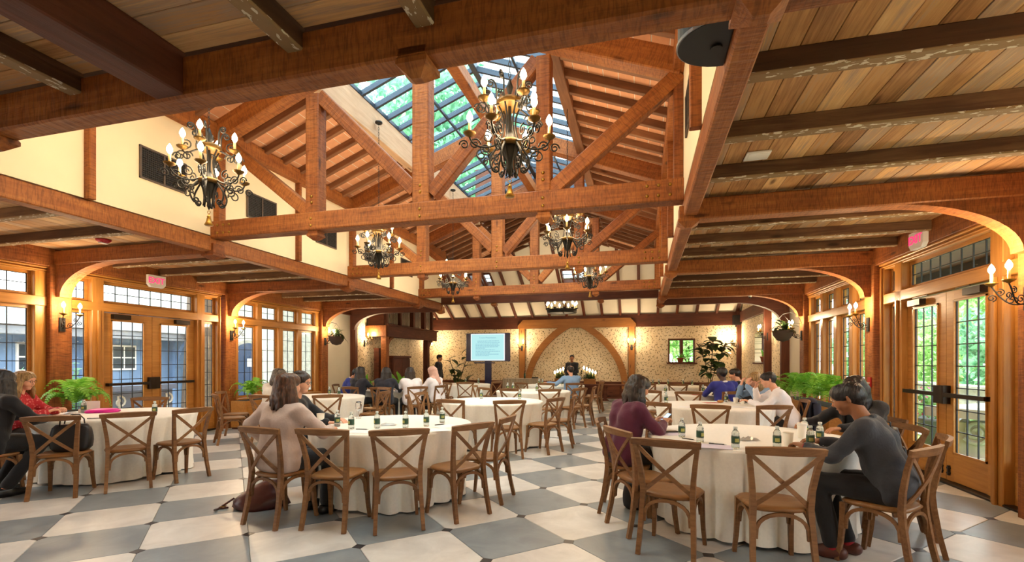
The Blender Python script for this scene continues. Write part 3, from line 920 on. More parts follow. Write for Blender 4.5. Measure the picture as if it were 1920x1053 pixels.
# sloping white hall ceiling with dark rafters, and the roof behind it
c = struct('ceiling_hall')
z0, sl = 3.38, .60
def hz(y): return z0 + sl * (YF - y)
b = MB(); ysp = 15.9
DW = [(-2.86, -2.02), (-6.42, -5.58)]; DY = (17.55, 18.15)
xb = sorted([XL - .3, XR + .3] + [x for w_ in DW for x in w_]); yb_ = [ysp, DY[0], DY[1], YF + .2]
for x0, x1 in zip(xb[:-1], xb[1:]):
    for y0, y1 in zip(yb_[:-1], yb_[1:]):
        if y0 == DY[0] and any(abs(x0 - w_[0]) < .01 for w_ in DW):
            continue
        for off, f in ((0, (0, 1, 2, 3)), (.15, (3, 2, 1, 0))):
            b.add([(x0, y0, hz(y0) + off), (x1, y0, hz(y0) + off), (x1, y1, hz(y1) + off), (x0, y1, hz(y1) + off)], [f])
for k, (x0, x1) in enumerate(DW):
    rw = struct('window_%d' % (10 + k), ((x0 + x1) / 2, sum(DY) / 2, hz(sum(DY) / 2)))
    MW = Matrix.Rotation(-math.atan(sl), 4, 'X'); hw, hl = (x1 - x0) / 2, (DY[1] - DY[0]) / 2 / math.cos(math.atan(sl))
    q = MB()
    for a in (-hw, 0, hw): q.box(a - .03, a + .03, -hl, hl, -.06, .16)
    for a in (-hl, hl): q.box(-hw, hw, a - .03, a + .03, -.06, .16)
    part('frame', q, M_DARKT, rw, M=MW)
    for a in (-hw / 2, hw / 2):
        for e in (-hl / 2, hl / 2):
            part('pane', MB().box(a - hw / 2 + .03, a + hw / 2 - .03, e - hl / 2 + .01, e + hl / 2 - .01, .05, .054), M_SKYGLASS, rw, M=MW)
    q = MB().box(-hw, hw, -.012, .012, .04, .07)
    part('glazing_bar', q, M_LEAD, rw, M=MW)
part('plaster_slope', b, M_PLASTER2, c)
for x in np.arange(XL + .3, XR, .72):
    beam('hall_rafter', (x, YF - .02, hz(YF - .02) - .04), (x, ysp, hz(ysp) - .04), .10, .13, M_DARKT, c)
b = MB()  # unseen closing planes of the hall roof, added to keep light out
zk = hz(ysp)
for x0, x1 in ((XL - .3, NL - .14), (NR + .14, XR + .3)):
    b.add([(x0, YH, 3.3), (x1, YH, 3.3), (x1, YH, 4.6), (x0, YH, 4.6), (x0, ysp, zk), (x1, ysp, zk)], [(0, 1, 2, 3), (3, 2, 5, 4)])
for x in (XL - .3, XR + .3):
    b.add([(x, YH, 3.3), (x, YF + .2, 3.3), (x, ysp, zk + .2), (x, YH, 4.6)], [(0, 1, 2, 3)])
b.add([(NL - .3, 16.6, 5.42), (NR + .3, 16.6, 5.42), (NR + .3, 16.6, 6.8), (NL - .3, 16.6, 6.8)], [(0, 1, 2, 3)])
part('plaster_close', b, M_PLASTER2, c)
hb = thing('header_beam', 'dark timber header spanning the mouth of the far hall behind the last truss', 'beam', (XM, 13.66, 3.2))
beam('timber', (NL - XM, 0, .14), (NR - XM, 0, .14), .2, .26, M_DARKT, hb)
for x in (-4.2, -1.1):
    link('pendant', PSMALL, hb, Matrix.Translation((x - XM, 0, -.1)))
for x in (NL - .06, NR + .05):
    link('corner_pendant', PMESH, hb, Matrix.Translation((x - XM, 0, -.27)))
# ------------------------------------------------------------------ outdoors
M_PAVE = plain('courtyard paving', '#a9a49b', rough=.9, noise=.12, nscale=2)
M_GRASS = plain('lawn', '#88b45c', rough=.95, noise=.35, nscale=14, bump=.4)
M_STONE = plain('grey garden stone', '#b4b0a6', rough=.9, noise=.2, nscale=5, bump=.3)
M_BLUEBOARD = plain('slate blue boards', '#7690b2', rough=.7, noise=.10, nscale=3)
M_BLUEDARK = plain('dark blue paint', '#2f4468', rough=.6)
M_ROOFGREY = plain('grey roof', '#8f9298', rough=.9, noise=.12, nscale=3)
M_STUCCO = plain('white stucco', '#d9d6cc', rough=.9, noise=.10, nscale=2.5, bump=.2)
M_DKGLASS = plain('dark window glass', '#39424c', rough=.08)
M_TRUNK = plain('bark', '#5b4a3a', rough=.9, noise=.3, nscale=9, bump=.5)
def leafmat(name, c1, c2, rough=.55):
    m, nt, b = new_mat(name); L = nt.links.new
    t = nt.nodes.new('ShaderNodeTexCoord'); n = nt.nodes.new('ShaderNodeTexNoise'); n.inputs['Scale'].default_value = 2.6; n.inputs['Detail'].default_value = 8
    L(t.outputs['Object'], n.inputs['Vector'])
    r = nt.nodes.new('ShaderNodeValToRGB')
    r.color_ramp.elements[0].position = .35; r.color_ramp.elements[0].color = rgb(c1); r.color_ramp.elements[1].position = .65; r.color_ramp.elements[1].color = rgb(c2)
    L(n.outputs['Fac'], r.inputs['Fac']); L(r.outputs['Color'], b.inputs['Base Color'])
    b.inputs['Roughness'].default_value = rough
    b.inputs['Subsurface Weight'].default_value = 0.0
    tr = nt.nodes.new('ShaderNodeBsdfTranslucent'); L(r.outputs['Color'], tr.inputs['Color'])
    mx = nt.nodes.new('ShaderNodeMixShader'); mx.inputs[0].default_value = .35
    L(b.outputs[0], mx.inputs[1]); L(tr.outputs[0], mx.inputs[2]); L(mx.outputs[0], nt.nodes['Material Output'].inputs['Surface'])
    return m
M_LEAF = leafmat('garden leaf', '#5f9a55', '#b9e08f')
M_LEAF2 = leafmat('pale garden leaf', '#86b86a', '#d8f0b0')
M_LEAF3 = leafmat('blue green leaf', '#5a9a78', '#b4e3c0')
M_FERN = leafmat('fern leaf', '#4f9c2a', '#a5dc58')
M_FIG = leafmat('fig leaf', '#27361b', '#44592c', .35)
M_PINK = plain('pink petals', '#d4417f', rough=.6)
def foliage(name, n, size, shape, mat, seed, parent=None, M=None, r_in=.55):
    """n folded leaves scattered through an ellipsoid shell"""
    g = np.random.default_rng(seed)
    d = g.normal(size=(n, 3)); d /= np.linalg.norm(d, axis=1)[:, None]
    lump = 1 + .22 * np.sin(d[:, :1] * 5 + seed) * np.cos(d[:, 1:2] * 4 + seed * 2) + .15 * np.sin(d[:, 2:] * 9 + d[:, :1] * 7)
    p = d * (r_in + (1 - r_in) * g.random((n, 1)) ** .7) * lump * np.array(shape)
    a = g.normal(size=(n, 3)) + d * .5; a /= np.linalg.norm(a, axis=1)[:, None]
    b = np.cross(a, g.normal(size=(n, 3))); b /= np.linalg.norm(b, axis=1)[:, None]
    c = np.cross(a, b)
    s = size * (.6 + .8 * g.random((n, 1)))
    v = np.stack([p - a * s, p + b * s * .45 + c * s * .15, p + a * s, p - b * s * .45 + c * s * .15], 1).reshape(-1, 3)
    me = bpy.data.meshes.new(name)
    me.vertices.add(4 * n); me.vertices.foreach_set('co', v.astype(np.float32).ravel())
    idx = np.arange(4 * n).reshape(n, 4)
    f = np.concatenate([idx[:, [0, 1, 2]], idx[:, [0, 2, 3]]]).astype(np.int32)
    me.loops.add(f.size); me.loops.foreach_set('vertex_index', f.ravel())
    me.polygons.add(len(f)); me.polygons.foreach_set('loop_start', np.arange(0, f.size, 3, dtype=np.int32)); me.polygons.foreach_set('loop_total', np.full(len(f), 3, dtype=np.int32))
    me.materials.append(mat); me.update(calc_edges=True)
    return link(name, me, parent, M)
g = struct('ground')
part('paving', MB().box(-60, XL - .2, -40, 60, -.35, -.05), M_PAVE, g)
part('lawn', MB().box(XR + .2, 60, -40, 60, -.35, -.06), M_GRASS, g)
part('back_yard', MB().box(XL - .2, XR + .2, YF + .2, 60, -.35, -.06), M_GRASS, g)
part('front_yard', MB().box(XL - .2, XR + .2, -40, YB - .2, -.35, -.06), M_PAVE, g)
part('garden_path', MB().box(5.6, 7.6, -10, 40, -.1, -.03), M_PAVE, g)
# eave outside the right wall
tr = struct('trim_1')
part('soffit', MB().box(XR + .2, XR + 1.3, 1.5, 13.6, 3.02, 3.12), M_DARKT, tr)
part('fascia', MB().box(XR + 1.25, XR + 1.35, 1.5, 13.6, 2.86, 3.14), M_STEEL, tr)

# low blue service building across the courtyard
t = thing('service_building', 'slate blue boarded building with pale roof seen through the left doors', 'building', (-14.2, 8, 0))
for i, y in enumerate(np.arange(-7, 4.2, .3)):
    part('board', MB().box(-.03, .0, y + .006, y + .294, 0, 2.12), M_BLUEBOARD, t)
part('wall_core', MB().box(-5, -.03, -7, 4.2, 0, 2.15), M_BLUEDARK, t)
part('fascia', MB().box(-.1, .55, -7.3, 4.3, 2.12, 2.34), M_ROOFGREY, t)
b = MB(); b.add([(.6, -7.4, 2.34), (.6, 4.32, 2.34), (-5, 4.32, 3.6), (-5, -7.4, 3.6)], [(0, 1, 2, 3)])
part('roof', b, M_ROOFGREY, t)
part('chimney', MB().box(-4.2, -3.4, -2, -1.2, 3.0, 4.6), M_STUCCO, t)
for y in (-4.6, -1.7, .3, 2.4):
    f = part('window', MB().box(-.02, .05, y - .34, y + .34, 1.25, 1.95), M_WHITE, t)
    for zz in (1.3, 1.62):
        for yy in (y - .3, y + .02):
            part('pane', MB().box(.045, .056, yy, yy + .28, zz, zz + .28), M_DKGLASS, f)
for y in (-5.8, -3.1, 1.4, 4.0):
    b = MB(); b.sweep([(.1, y, 1.35), (.18, y, 1.7), (.32, y, 1.95), (.52, y, 2.12)], .12, .12, (0, 1, 0))
    part('eave_bracket', b, M_BLUEBOARD, t)
    part('pilaster', MB().box(0, .1, y - .1, y + .1, 0, 2.12), M_BLUEBOARD, t)
# white stuccoed house with the blue arched door
t = thing('stucco_house', 'pale stucco house with an arched blue door seen through the left windows', 'building', (-14, 14.7, 0))
part('wall', MB().box(-4, 0, -1.9, 9, 0, 5.5), M_STUCCO, t)
part('stone_wing', MB().box(.0, .22, 1.6, 9, 0, 5.4), M_STONE, t)
part('roof', MB().prism([(.4, -2.2), (.4, 9.2), (-4.3, 9.2), (-4.3, -2.2)], 5.5, 5.7), M_ROOFGREY, t)
pts = [(-.62, 0), (.62, 0), (.62, 1.75)] + [(.62 * math.cos(a), 1.75 + .42 * math.sin(a)) for a in np.linspace(.3, PI - .3, 9)] + [(-.62, 1.75)]
def slab(pts, x0, x1):
    n = len(pts)
    return MB().add([(x0, p, q) for p, q in pts] + [(x1, p, q) for p, q in pts], [tuple(range(n))[::-1], tuple(range(n, 2 * n))] + [(i, (i + 1) % n, (i + 1) % n + n, i + n) for i in range(n)])
d = part('door', slab(pts, -.05, .06), M_BLUEDARK, t)
for y in (-.4, -.13, .14, .41):
    part('door_plank', MB().box(.05, .075, y - .12, y + .12, .1, 1.7), M_BLUEDARK, d)
part('door_light', MB().box(.07, .09, -.12, .12, 1.3, 1.6), M_WHITE, d)
part('surround', slab([(p * 1.16, q * 1.05) for p, q in pts], -.04, .02), M_STONE, t)
for y in (5.2, 7.4):
    f = part('window', MB().box(.2, .25, y - .45, y + .45, 1.1, 2.3), M_WHITE, t)
    part('pane', MB().box(.245, .26, y - .38, y - .03, 1.16, 2.24), M_DKGLASS, f); part('pane', MB().box(.245, .26, y + .03, y + .38, 1.16, 2.24), M_DKGLASS, f)
def spiral(c, r0, r1, a0, turns, n=14):
    return [(c[0] + (r0 + (r1 - r0) * i / n) * math.cos(a0 + turns * 2 * PI * i / n), c[1] + (r0 + (r1 - r0) * i / n) * math.sin(a0 + turns * 2 * PI * i / n)) for i in range(n + 1)]
# carved planter by the left door
M_BLUESTONE = plain('blue grey cast stone', '#7f8fae', rough=.8, noise=.1, nscale=6)
t = thing('stone_planter', 'blue grey carved planter with scroll reliefs outside the left double door', 'planter', (-10.7, 7.75, -.05))
part('trough', MB().cbox(-.35, .3, -1.0, 1.0, 0, .92, .04), M_BLUESTONE, t)
part('rim', MB().cbox(-.4, .36, -1.05, 1.05, .92, 1.03, .03), M_BLUESTONE, t)
for y in (-.75, -.2, .35, .85):
    for s in (1, -1):
        b = MB(); b.tube([(.31, y + p, .5 + q) for p, q in [*spiral((0, s * .2), .02, .13, 0, 1.3 * s), (.0, 0)]], .022, 5)
        part('scroll_relief', b, M_STUCCO, t)
t = thing('leafy_shrub', 'pale green shrub in front of the narrow left pane beside the near post', 'shrub', (-10.3, 6.25, -.05))
foliage('foliage', 900, .07, (.42, .42, .75), M_LEAF3, 3, t, Matrix.Translation((0, 0, .85)))
part('stem', MB().tube([(0, 0, 0), (.03, .02, .5), (0, 0, 1.0)], .03), M_TRUNK, t)

# garden on the right
t = thing('retaining_wall', 'low pale stone garden wall beyond the right doors', 'wall', (8.2, 14, -.06))
b_ = 0
for k, y in enumerate(np.arange(-17, 14, .9)):
    for z in (0, .28, .56):
        q = y + (.45 if z == .28 else 0)
        part('stone', MB().cbox(-.2 + rnd.uniform(-.015, .015), .25, q + .01, q + .89, z + .005, z + .275, .015), M_STONE, t)
for y in np.arange(-17, 14, 1.2):
    part('cap_stone', MB().cbox(-.28, .3, y + .005, y + 1.195, .84, .93, .015), M_STONE, t)
part('core', MB().box(.1, .9, -17, 15, 0, .83), M_STONE, t)
part('bank', MB().box(8.4, 30, -20, 50, -.06, .75), M_GRASS, g)
shr = [('rhododendron', 'broad leaved bush over the stone wall behind the left leaf of the right door', (11.2, 15.2), 1.3, M_LEAF), ('rhododendron', 'broad leaved bush over the stone wall behind the right leaf of the right door', (11.3, 11.9), 1.3, M_LEAF2),
       ('rhododendron', 'broad leaved bush nearest the camera beyond the right edge window', (11.2, 8.5), 1.3, M_LEAF), ('rhododendron', 'green bush beyond the far right windows, nearest one', (11.2, 18.8), 1.3, M_LEAF3), ('rhododendron', 'green bush beyond the far right windows, second one', (11.3, 22.4), 1.35, M_LEAF2),
       ('rhododendron', 'green bush beyond the far right windows, third one', (11.2, 26.2), 1.35, M_LEAF), ('rhododendron', 'green bush beyond the far right windows, farthest one', (11.4, 30.2), 1.5, M_LEAF3)]
for i, (nm, lb, (x, y), r, m) in enumerate(shr):
    t = thing(nm, lb, 'bush', (x, y, .74), rnd.uniform(0, 6), 'bushes along the garden wall')
    foliage('foliage', 2600, .13, (r, r, r * .95), m, 11 + i, t, Matrix.Translation((0, 0, r * .9)))
    part('stem', MB().tube([(0, 0, 0), (.1, .05, r * .5), (0, .1, r)], .05), M_TRUNK, t)
trees = [('leafy tree behind the right door, tall and pale', (15.5, 15), 6.0, M_LEAF2), ('leafy tree beyond the right edge of the garden', (15.5, 9.5), 5.5, M_LEAF), ('leafy tree beyond the far right windows, near one', (15.5, 21), 6.0, M_LEAF), ('leafy tree beyond the far right windows, middle one', (16, 27.5), 6.5, M_LEAF2), ('leafy tree beyond the far right windows, far one', (15, 35), 7.0, M_LEAF3),
         ('tall tree over the roof, seen through the left skylight slope near the camera', (-13.3, 12.0), 15.0, M_LEAF3), ('tall tree over the roof, seen through the middle of the skylight', (-10.8, 25.5), 17.0, M_LEAF3), ('tall tree beyond the far hall, behind the small leaded window', (2.2, 25), 6.0, M_LEAF2),
         ('tree behind the roof of the blue building', (-27, 10), 8.0, M_LEAF)]
for i, (lb, (x, y), h, m) in enumerate(trees):
    t = thing('garden_tree', lb, 'tree', (x, y, -.05), rnd.uniform(0, 6), 'garden trees')
    r = h * .36 if h < 12 else 4.6
    foliage('foliage', 5200, .16 if h < 12 else .30, (r, r, h * .40 if h < 12 else 5.2), m, 40 + i, t, Matrix.Translation((0, 0, h * .62 if h < 12 else h - 3.2)), r_in=.35)
    part('trunk', MB().tube([(0, 0, 0), (.1, .1, h * .3), (-.1, .1, h * .6), (.1, 0, h * .85)], [h * .03, h * .024, h * .018, h * .008], 8), M_TRUNK, t)
t = thing('stone_pedestal', 'carved grey stone pedestal with a spiral scroll outside the right door', 'pedestal', (5.05, 8.9, -.06), math.radians(35))
part('block', MB().cbox(-.3, .3, -.28, .28, .1, .62, .03), M_STONE, t)
part('base', MB().cbox(-.38, .38, -.36, .36, 0, .12, .02), M_STONE, t)
part('slab_top', MB().cbox(-.75, .75, -.45, .45, .72, .86, .04), M_STONE, t)
for s in (-1, 1):
    part('scroll', MB().tube([(s * .31, p, .5 + q) for p, q in spiral((0, 0), .025, .19, .6, 1.8, 26)], .032, 6), M_STONE, t)
    part('scroll', MB().tube([(p, s * .29, .5 + q) for p, q in spiral((0, 0), .025, .19, .6, 1.8, 26)], .032, 6), M_STONE, t)
t = thing('flower_bowl', 'grey bowl of pink flowers outside the right door', 'planter', (5.0, 10.2, -.06))
part('bowl', MB().lathe([(.12, 0), (.16, .04), (.14, .2), (.34, .5), (.38, .56), (.33, .56), (.28, .5)], 18), plain('lead grey', '#6f757c', rough=.7), t, True)
foliage('foliage', 500, .05, (.34, .34, .36), M_LEAF, 70, t, Matrix.Translation((0, 0, .8)), r_in=.2)
tag(foliage('petals', 60, .03, (.3, .3, .34), M_PINK, 71, t, Matrix.Translation((0, 0, .84)), r_in=.6), kind='stuff')
t = thing('fern_clump', 'grassy clump growing by the path outside the right door', 'plant', (6.6, 11.4, -.05))
foliage('foliage', 500, .12, (.7, .9, .4), M_LEAF2, 75, t, Matrix.Translation((0, 0, .3)), r_in=.2)

# ------------------------------------------------------------------ lamps
_c = {}
def cached(key, fn):
    if key not in _c:
        _c[key] = fn()
    return _c[key]
def rz_curve(pts, a=0.0):
    return [(r * math.cos(a), r * math.sin(a), z) for r, z in pts]
def bez(p0, p1, p2, p3, n=10):
    o = []
    for i in range(n + 1):
        t = i / n; u = 1 - t
        o.append(tuple(u ** 3 * p0[k] + 3 * u * u * t * p1[k] + 3 * u * t * t * p2[k] + t ** 3 * p3[k] for k in range(len(p0))))
    return o
def bulb_mesh():
    return cached('bulb', lambda: MB().lathe([(.007, 0), (.015, .012), (.027, .034), (.026, .054), (.015, .080), (.002, .100)], 10).mesh('bulb', M_BULB, True))
def candle_mesh():
    return cached('candle', lambda: MB().lathe([(.0115, 0), (.0125, .05), (.0115, .10)], 8).mesh('candle', M_CANDLE, True))
def cup_mesh(m=None):
    m = m or M_GILT
    return cached('cup' + m.name, lambda: MB().lathe([(.008, -.02), (.02, -.012), (.048, .004), (.055, .016), (.046, .012), (.014, .0), (.014, .014)], 10).mesh('cup', m, True))
def lit_candle(parent_thing, M, cup=True, m=None):
    if cup:
        c = link('cup', cup_mesh(m), parent_thing, M)
    k = link('candle', candle_mesh(), parent_thing, M)
    link('bulb', bulb_mesh(), k, M @ Matrix.Translation((0, 0, .10)))
def point(parent, loc, watts, rad=.12):
    l = bpy.data.lights.new('lamp_light', 'POINT'); l.energy = watts; l.color = LAMP; l.shadow_soft_size = rad
    return link('lamp_light', l, parent, Matrix.Translation(loc))
def arm_mesh(r0, z0, r1, z1, dip):
    def mk():
        b = MB()
        p = bez((r0, z0), (r0 + .10, z0 - dip), (r1 - .02, z1 - dip * 1.2), (r1, z1 - .02), 12)
        b.tube(rz_curve(p), .0085, 5)
        # scrolls along the arm
        q = spiral((r1 - .045, z1 - .075), .012, .048, PI * .2, 1.4, 16)
        b.tube(rz_curve(q), .0065, 5)
        q = spiral((r1 + .045, z1 - .085), .010, .042, PI * .8, -1.4, 16)
        b.tube(rz_curve(q), .0065, 5)
        q = spiral((r0 + .10, z0 + .035), .010, .05, PI, -1.3, 16)
        b.tube(rz_curve(q), .0065, 5)
        q = spiral((r0 + .15, z0 - dip - .03), .012, .06, PI * .5, 1.3, 16)
        b.tube(rz_curve(q), .0065, 5)
        return b.mesh('arm', M_IRON, True)
    return cached(('arm', r0, z0, r1, z1, dip), mk)
def chandelier(x, y, z, ztop, rz, label):
    t = thing('chandelier', label, 'chandelier', (x, y, z), rz, 'wrought iron chandeliers in the nave')
    for k in range(6):
        M = Matrix.Rotation(k * PI / 3, 4, 'Z')
        link('arm', arm_mesh(.085, -.10, .335, -.05, .085), t, M)
        lit_candle(t, M @ Matrix.Translation((.335, 0, -.05)))
        def vb():
            b = MB()
            b.tube(rz_curve(bez((.088, -.12), (.03, .02), (.035, .12), (.105, .22), 10) + bez((.105, .22), (.12, .30), (.10, .36), (.13, .40), 6)[1:] + spiral((.16, .385), .035, .010, PI * .75, -1.3, 12)), .008, 5)
            b.tube(rz_curve(bez((.088, -.12), (.14, -.20), (.20, -.24), (.14, -.34), 10) + spiral((.115, -.325), .03, .01, -PI * .1, -1.3, 12)), .009, 5)
            b.tube(rz_curve(spiral((.20, -.165), .05, .012, -PI * .6, 1.4, 14)), .007, 5)
            b.tube(rz_curve(bez((.085, -.12), (.05, -.2), (.03, -.26), (.05, -.37), 8)), .008, 5)
            return b.mesh('scroll_bar', M_IRON, True)
        link('scroll_bar', cached('vb', vb), t, M)
    for k in range(4):
        M = Matrix.Rotation(k * PI / 2 + .4, 4, 'Z')
        link('arm', arm_mesh(.10, .20, .235, .20, .05), t, M)
        lit_candle(t, M @ Matrix.Translation((.235, 0, .20)))
    def band(r, h):
        return MB().lathe([(r, -h), (r + .008, -h), (r + .012, 0), (r + .008, h), (r, h), (r - .004, 0)], 20).mesh('band', M_GILT, True)
    link('band', cached('b1', lambda: band(.09, .022)), t, Matrix.Translation((0, 0, -.12)))
    link('band', cached('b2', lambda: band(.105, .022)), t, Matrix.Translation((0, 0, .22)))
    link('core', cached('core', lambda: MB().lathe([(.004, -.40), (.02, -.36), (.012, -.3), (.05, -.22), (.075, -.14), (.05, -.1), (.016, .0), (.014, .3), (.03, .36), (.01, .42)], 12).mesh('core', M_IRON, True)), t)
    link('bell', cached('bell', lambda: MB().lathe([(.002, 0), (.035, .0), (.042, .008), (.030, .03), (.022, .06), (.016, .085), (.02, .09), (.01, .10), (.004, .115)], 12).mesh('bell', M_BRASS, True)), t, Matrix.Translation((0, 0, -.56)))
    link('bell_ring', cached('bring', lambda: MB().tube([(.016 * math.cos(a), 0, .016 * math.sin(a)) for a in np.linspace(0, 2 * PI, 12, endpoint=False)], .003, 5, closed=True).mesh('bell_ring', M_BRASS, True)), t, Matrix.Translation((0, 0, -.425)))
    # chain of links up to the roof
    ch = MB(); zz = .40; i = 0
    while zz < ztop - z - .03:
        L_ = .05; pts = []
        for a in np.linspace(0, 2 * PI, 10, endpoint=False):
            u = .010 * math.cos(a); w = L_ / 2 * math.sin(a)
            pts.append((u, 0, zz + L_ / 2 + w) if i % 2 else (0, u, zz + L_ / 2 + w))
        ch.tube(pts, .0032, 4, closed=True); zz += .043; i += 1
    part('chain', ch, M_IRON, t, True)
    part('canopy', MB().lathe([(.03, -.02), (.06, -.005), (.06, .02)], 12, (0, 0, ztop - z - .02)), M_IRON, t, True)
    point(t, (0, 0, -.02), CH_W * .75, .28)
    point(t, (0, 0, .30), CH_W * .25, .2)
zq = 5.05
for i, (y, lr) in enumerate(((3.92, 'nearest'), (7.18, 'second'), (10.45, 'third'))):
    chandelier(-4.21, y, 3.41, zr(-4.21) if i else zr(-4.21), .1 + i * .4, ['left chandelier nearest the camera, in front of the cream clerestory wall and its grille', 'second chandelier back on the left, below the near tie beam', 'farthest chandelier on the left, hanging on a long chain before the third truss'][i])
    chandelier(-1.07, y, 3.42, zr(-1.07), .35 + i * .3, ['large chandelier in front of the skylight, nearest on the right of the nave', 'second chandelier back on the right, beneath the near tie beam', 'farthest chandelier on the right, half hidden by the third truss'][i])
def sconce(loc, rz, label, lit=True):
    t = thing('wall_sconce', label, 'sconce', loc, rz, 'iron wall sconces with two candles')
    link('back_plate', cached('sp', lambda: MB().cbox(-.045, .045, 0, .02, -.11, .11, .006).mesh('back_plate', M_IRON)), t)
    def arm():
        b = MB()
        for s in (-1, 1):
            p = bez((0, .01, -.04), (s * .02, .14, -.10), (s * .10, .16, .02), (s * .115, .22, .13), 10)
            b.tube(p, .007, 5)
            for c, r, a, tn in (((.10, -.01), .045, 1.2, 1.4), ((.17, .07), .035, 4.0, -1.4), ((.22, .02), .035, 2.0, 1.4)):
                q = spiral(c, .008, r, a, tn, 14)
                b.tube([(s * (.02 + u * .42), u, w) for u, w in q], .0055, 5)
        return b.mesh('scroll_arm', M_IRON, True)
    link('scroll_arm', cached('sarm', arm), t)
    for s in (-1, 1):
        lit_candle(t, Matrix.Translation((s * .115, .22, .15)), m=M_BRASS)
    point(t, (0, .30, .31), SC_W, .10)
L90, R90 = -PI / 2, PI / 2
for loc, rz, lb in (((XL + .15, 2.26, 2.07), L90, 'twin candle sconce added for light on the left post nearest the camera, unseen'), ((XR - .15, 2.26, 2.07), R90, 'twin candle sconce added for light on the right post nearest the camera, unseen'),  # these two unseen sconces are added to brighten the near ceilings
        ((XL + .15, 5.58, 2.07), L90, 'twin candle sconce on the near left post beside the double door'), ((XL + .15, 8.87, 2.07), L90, 'twin candle sconce on the left post between door and four-light window'),
        ((XL + .15, 12.2, 2.07), L90, 'twin candle sconce on the left post beside the hanging basket'), ((XL, 14.5, 2.1), L90, 'twin candle sconce on the papered left hall wall before the organ loft'),
        ((XL, 19.35, 2.0), L90, 'twin candle sconce at the far left corner of the hall behind the standing man'),
        ((-4.89, YF - .15, 2.06), PI, 'twin candle sconce on the left post of the pointed arch'), ((-.39, YF - .15, 2.06), PI, 'twin candle sconce on the right post of the pointed arch'),
        ((XR - .15, 5.58, 2.07), R90, 'twin candle sconce at the right edge of the view by the right double door'), ((XR - .15, 8.87, 2.07), R90, 'twin candle sconce on the right post between the double door and the windows'),
        ((XR - .15, 12.2, 2.07), R90, 'twin candle sconce on the right post above the hanging basket'), ((XR - .13, 15.3, 2.2), R90, 'twin candle sconce on the dark post beside the niche window'), ((XR - .13, 19.7, 2.1), R90, 'twin candle sconce at the far right corner of the hall beside the fig tree')):
    sconce(loc, rz, lb)
t = thing('ring_chandelier', 'round black iron ring of lit candles hanging in the far hall', 'chandelier', (-2.62, 16.3, 3.2))
part('ring', MB().lathe([(.44, -.07), (.50, -.07), (.51, .05), (.44, .05), (.44, -.07)], 32, cap=False), M_IRON, t, True)
part('spokes', MB().box(-.45, .45, -.015, .015, -.02, .0).box(-.015, .015, -.45, .45, -.02, .0), M_IRON, t)
for k in range(10):
    M = Matrix.Rotation(k * PI / 5, 4, 'Z') @ Matrix.Translation((.5, 0, .07)) @ Matrix.Scale(1.25, 4)
    lit_candle(t, M, m=M_IRON)
part('chain', MB().tube([(0, 0, 0), (0, 0, 2.42)], .008, 5).tube([(.45, 0, 0), (0, 0, .8)], .005, 4).tube([(-.45, 0, 0), (0, 0, .8)], .005, 4), M_IRON, t)
point(t, (0, 0, .3), CH_W * .7, .3)

# ------------------------------------------------------------------ fittings
M_EXITRED = emit('exit sign red', (1.0, .03, .12, 1), .9)
def exit_sign(loc, rz, label):
    t = thing('exit_sign', label, 'sign', loc, rz, None)
    pts = [(-.17, .11), (-.17, -.06), (-.12, -.115), (.12, -.115), (.17, -.06), (.17, .11)]
    b = MB(); n = 6
    b.add([(x, 0, z) for x, z in pts] + [(x, .06, z) for x, z in pts], [tuple(range(n)), tuple(range(n, 2 * n))[::-1]] + [(i, i + n, (i + 1) % n + n, (i + 1) % n) for i in range(n)])
    part('housing', b, M_WHITE, t)
    text('lettering', 'EXIT', .155, M_EXITRED, t, Matrix.Translation((.015, .063, .005)) @ Matrix.Rotation(PI, 4, 'Z') @ Matrix.Rotation(PI / 2, 4, 'X'), .002, .0015)
exit_sign((XL + .13, 7.12, 3.0), L90, 'red and white exit sign above the left double door')
exit_sign((XR - .13, 7.42, 3.06), R90, 'red and white exit sign above the right double door')
t = thing('smoke_alarm', 'red ceiling fire alarm on the left aisle boards', 'alarm', (-7.54, 5.25, ZC - .001))
M_ALARM = plain('alarm red', '#b3202a', rough=.4)
part('body', MB().lathe([(.0, -.05), (.05, -.045), (.09, -.015), (.095, 0)], 18), M_ALARM, t, True)
part('strobe', MB().box(-.03, .03, -.05, .05, -.055, -.04), M_WHITE, t)
t = thing('ceiling_plate', 'small white square plate on the right aisle boards', 'vent', (.955, 4.55, ZC))
part('plate', MB().cbox(-.095, .095, -.085, .085, -.012, .0, .006), M_WHITE, t)
part('inner_panel', MB().cbox(-.075, .075, -.065, .065, -.017, -.011, .006), M_WHITE, t)
t = thing('loudspeaker', 'black rounded loudspeaker mounted high where the front beam meets the right plate', 'speaker', (NR - .004, 2.66, 3.10))
n = 20; pts = [(-.25 * math.sin(a), -.20 * math.cos(a)) for a in np.linspace(0, PI, n)]
part('cabinet', MB().prism(pts, 0, .5), M_BLACK, t)
part('edge_band', MB().prism([(x * 1.03 - .0, y * 1.03) for x, y in pts], .004, .02), plain('pale edge', '#8e8c8a', rough=.4), t)
part('cable_port', MB().lathe([(.03, -.012), (.03, 0)], 12, (-.06, .02, 0)), M_BLACK, t)
t = thing('dome_camera', 'tiny white camera on the arched beam of the third right bay', 'camera', (2.4, 12.15, 3.0))
part('base', MB().lathe([(.035, -.03), (.04, 0)], 12), M_WHITE, t, True)
part('dome', MB().ball((0, 0, -.03), .032, 10, 6), M_BLACK, t, True)
t = thing('wall_speaker', 'small black speaker at the right end of the beam on the far wall', 'speaker', (3.45, YF - .12, 3.05))
part('cabinet', MB().cbox(-.14, .14, -.22, 0, -.18, .18, .02), M_BLACK, t)
part('grille', MB().cbox(-.12, .12, -.235, -.215, -.16, .16, .01), M_VENT, t)
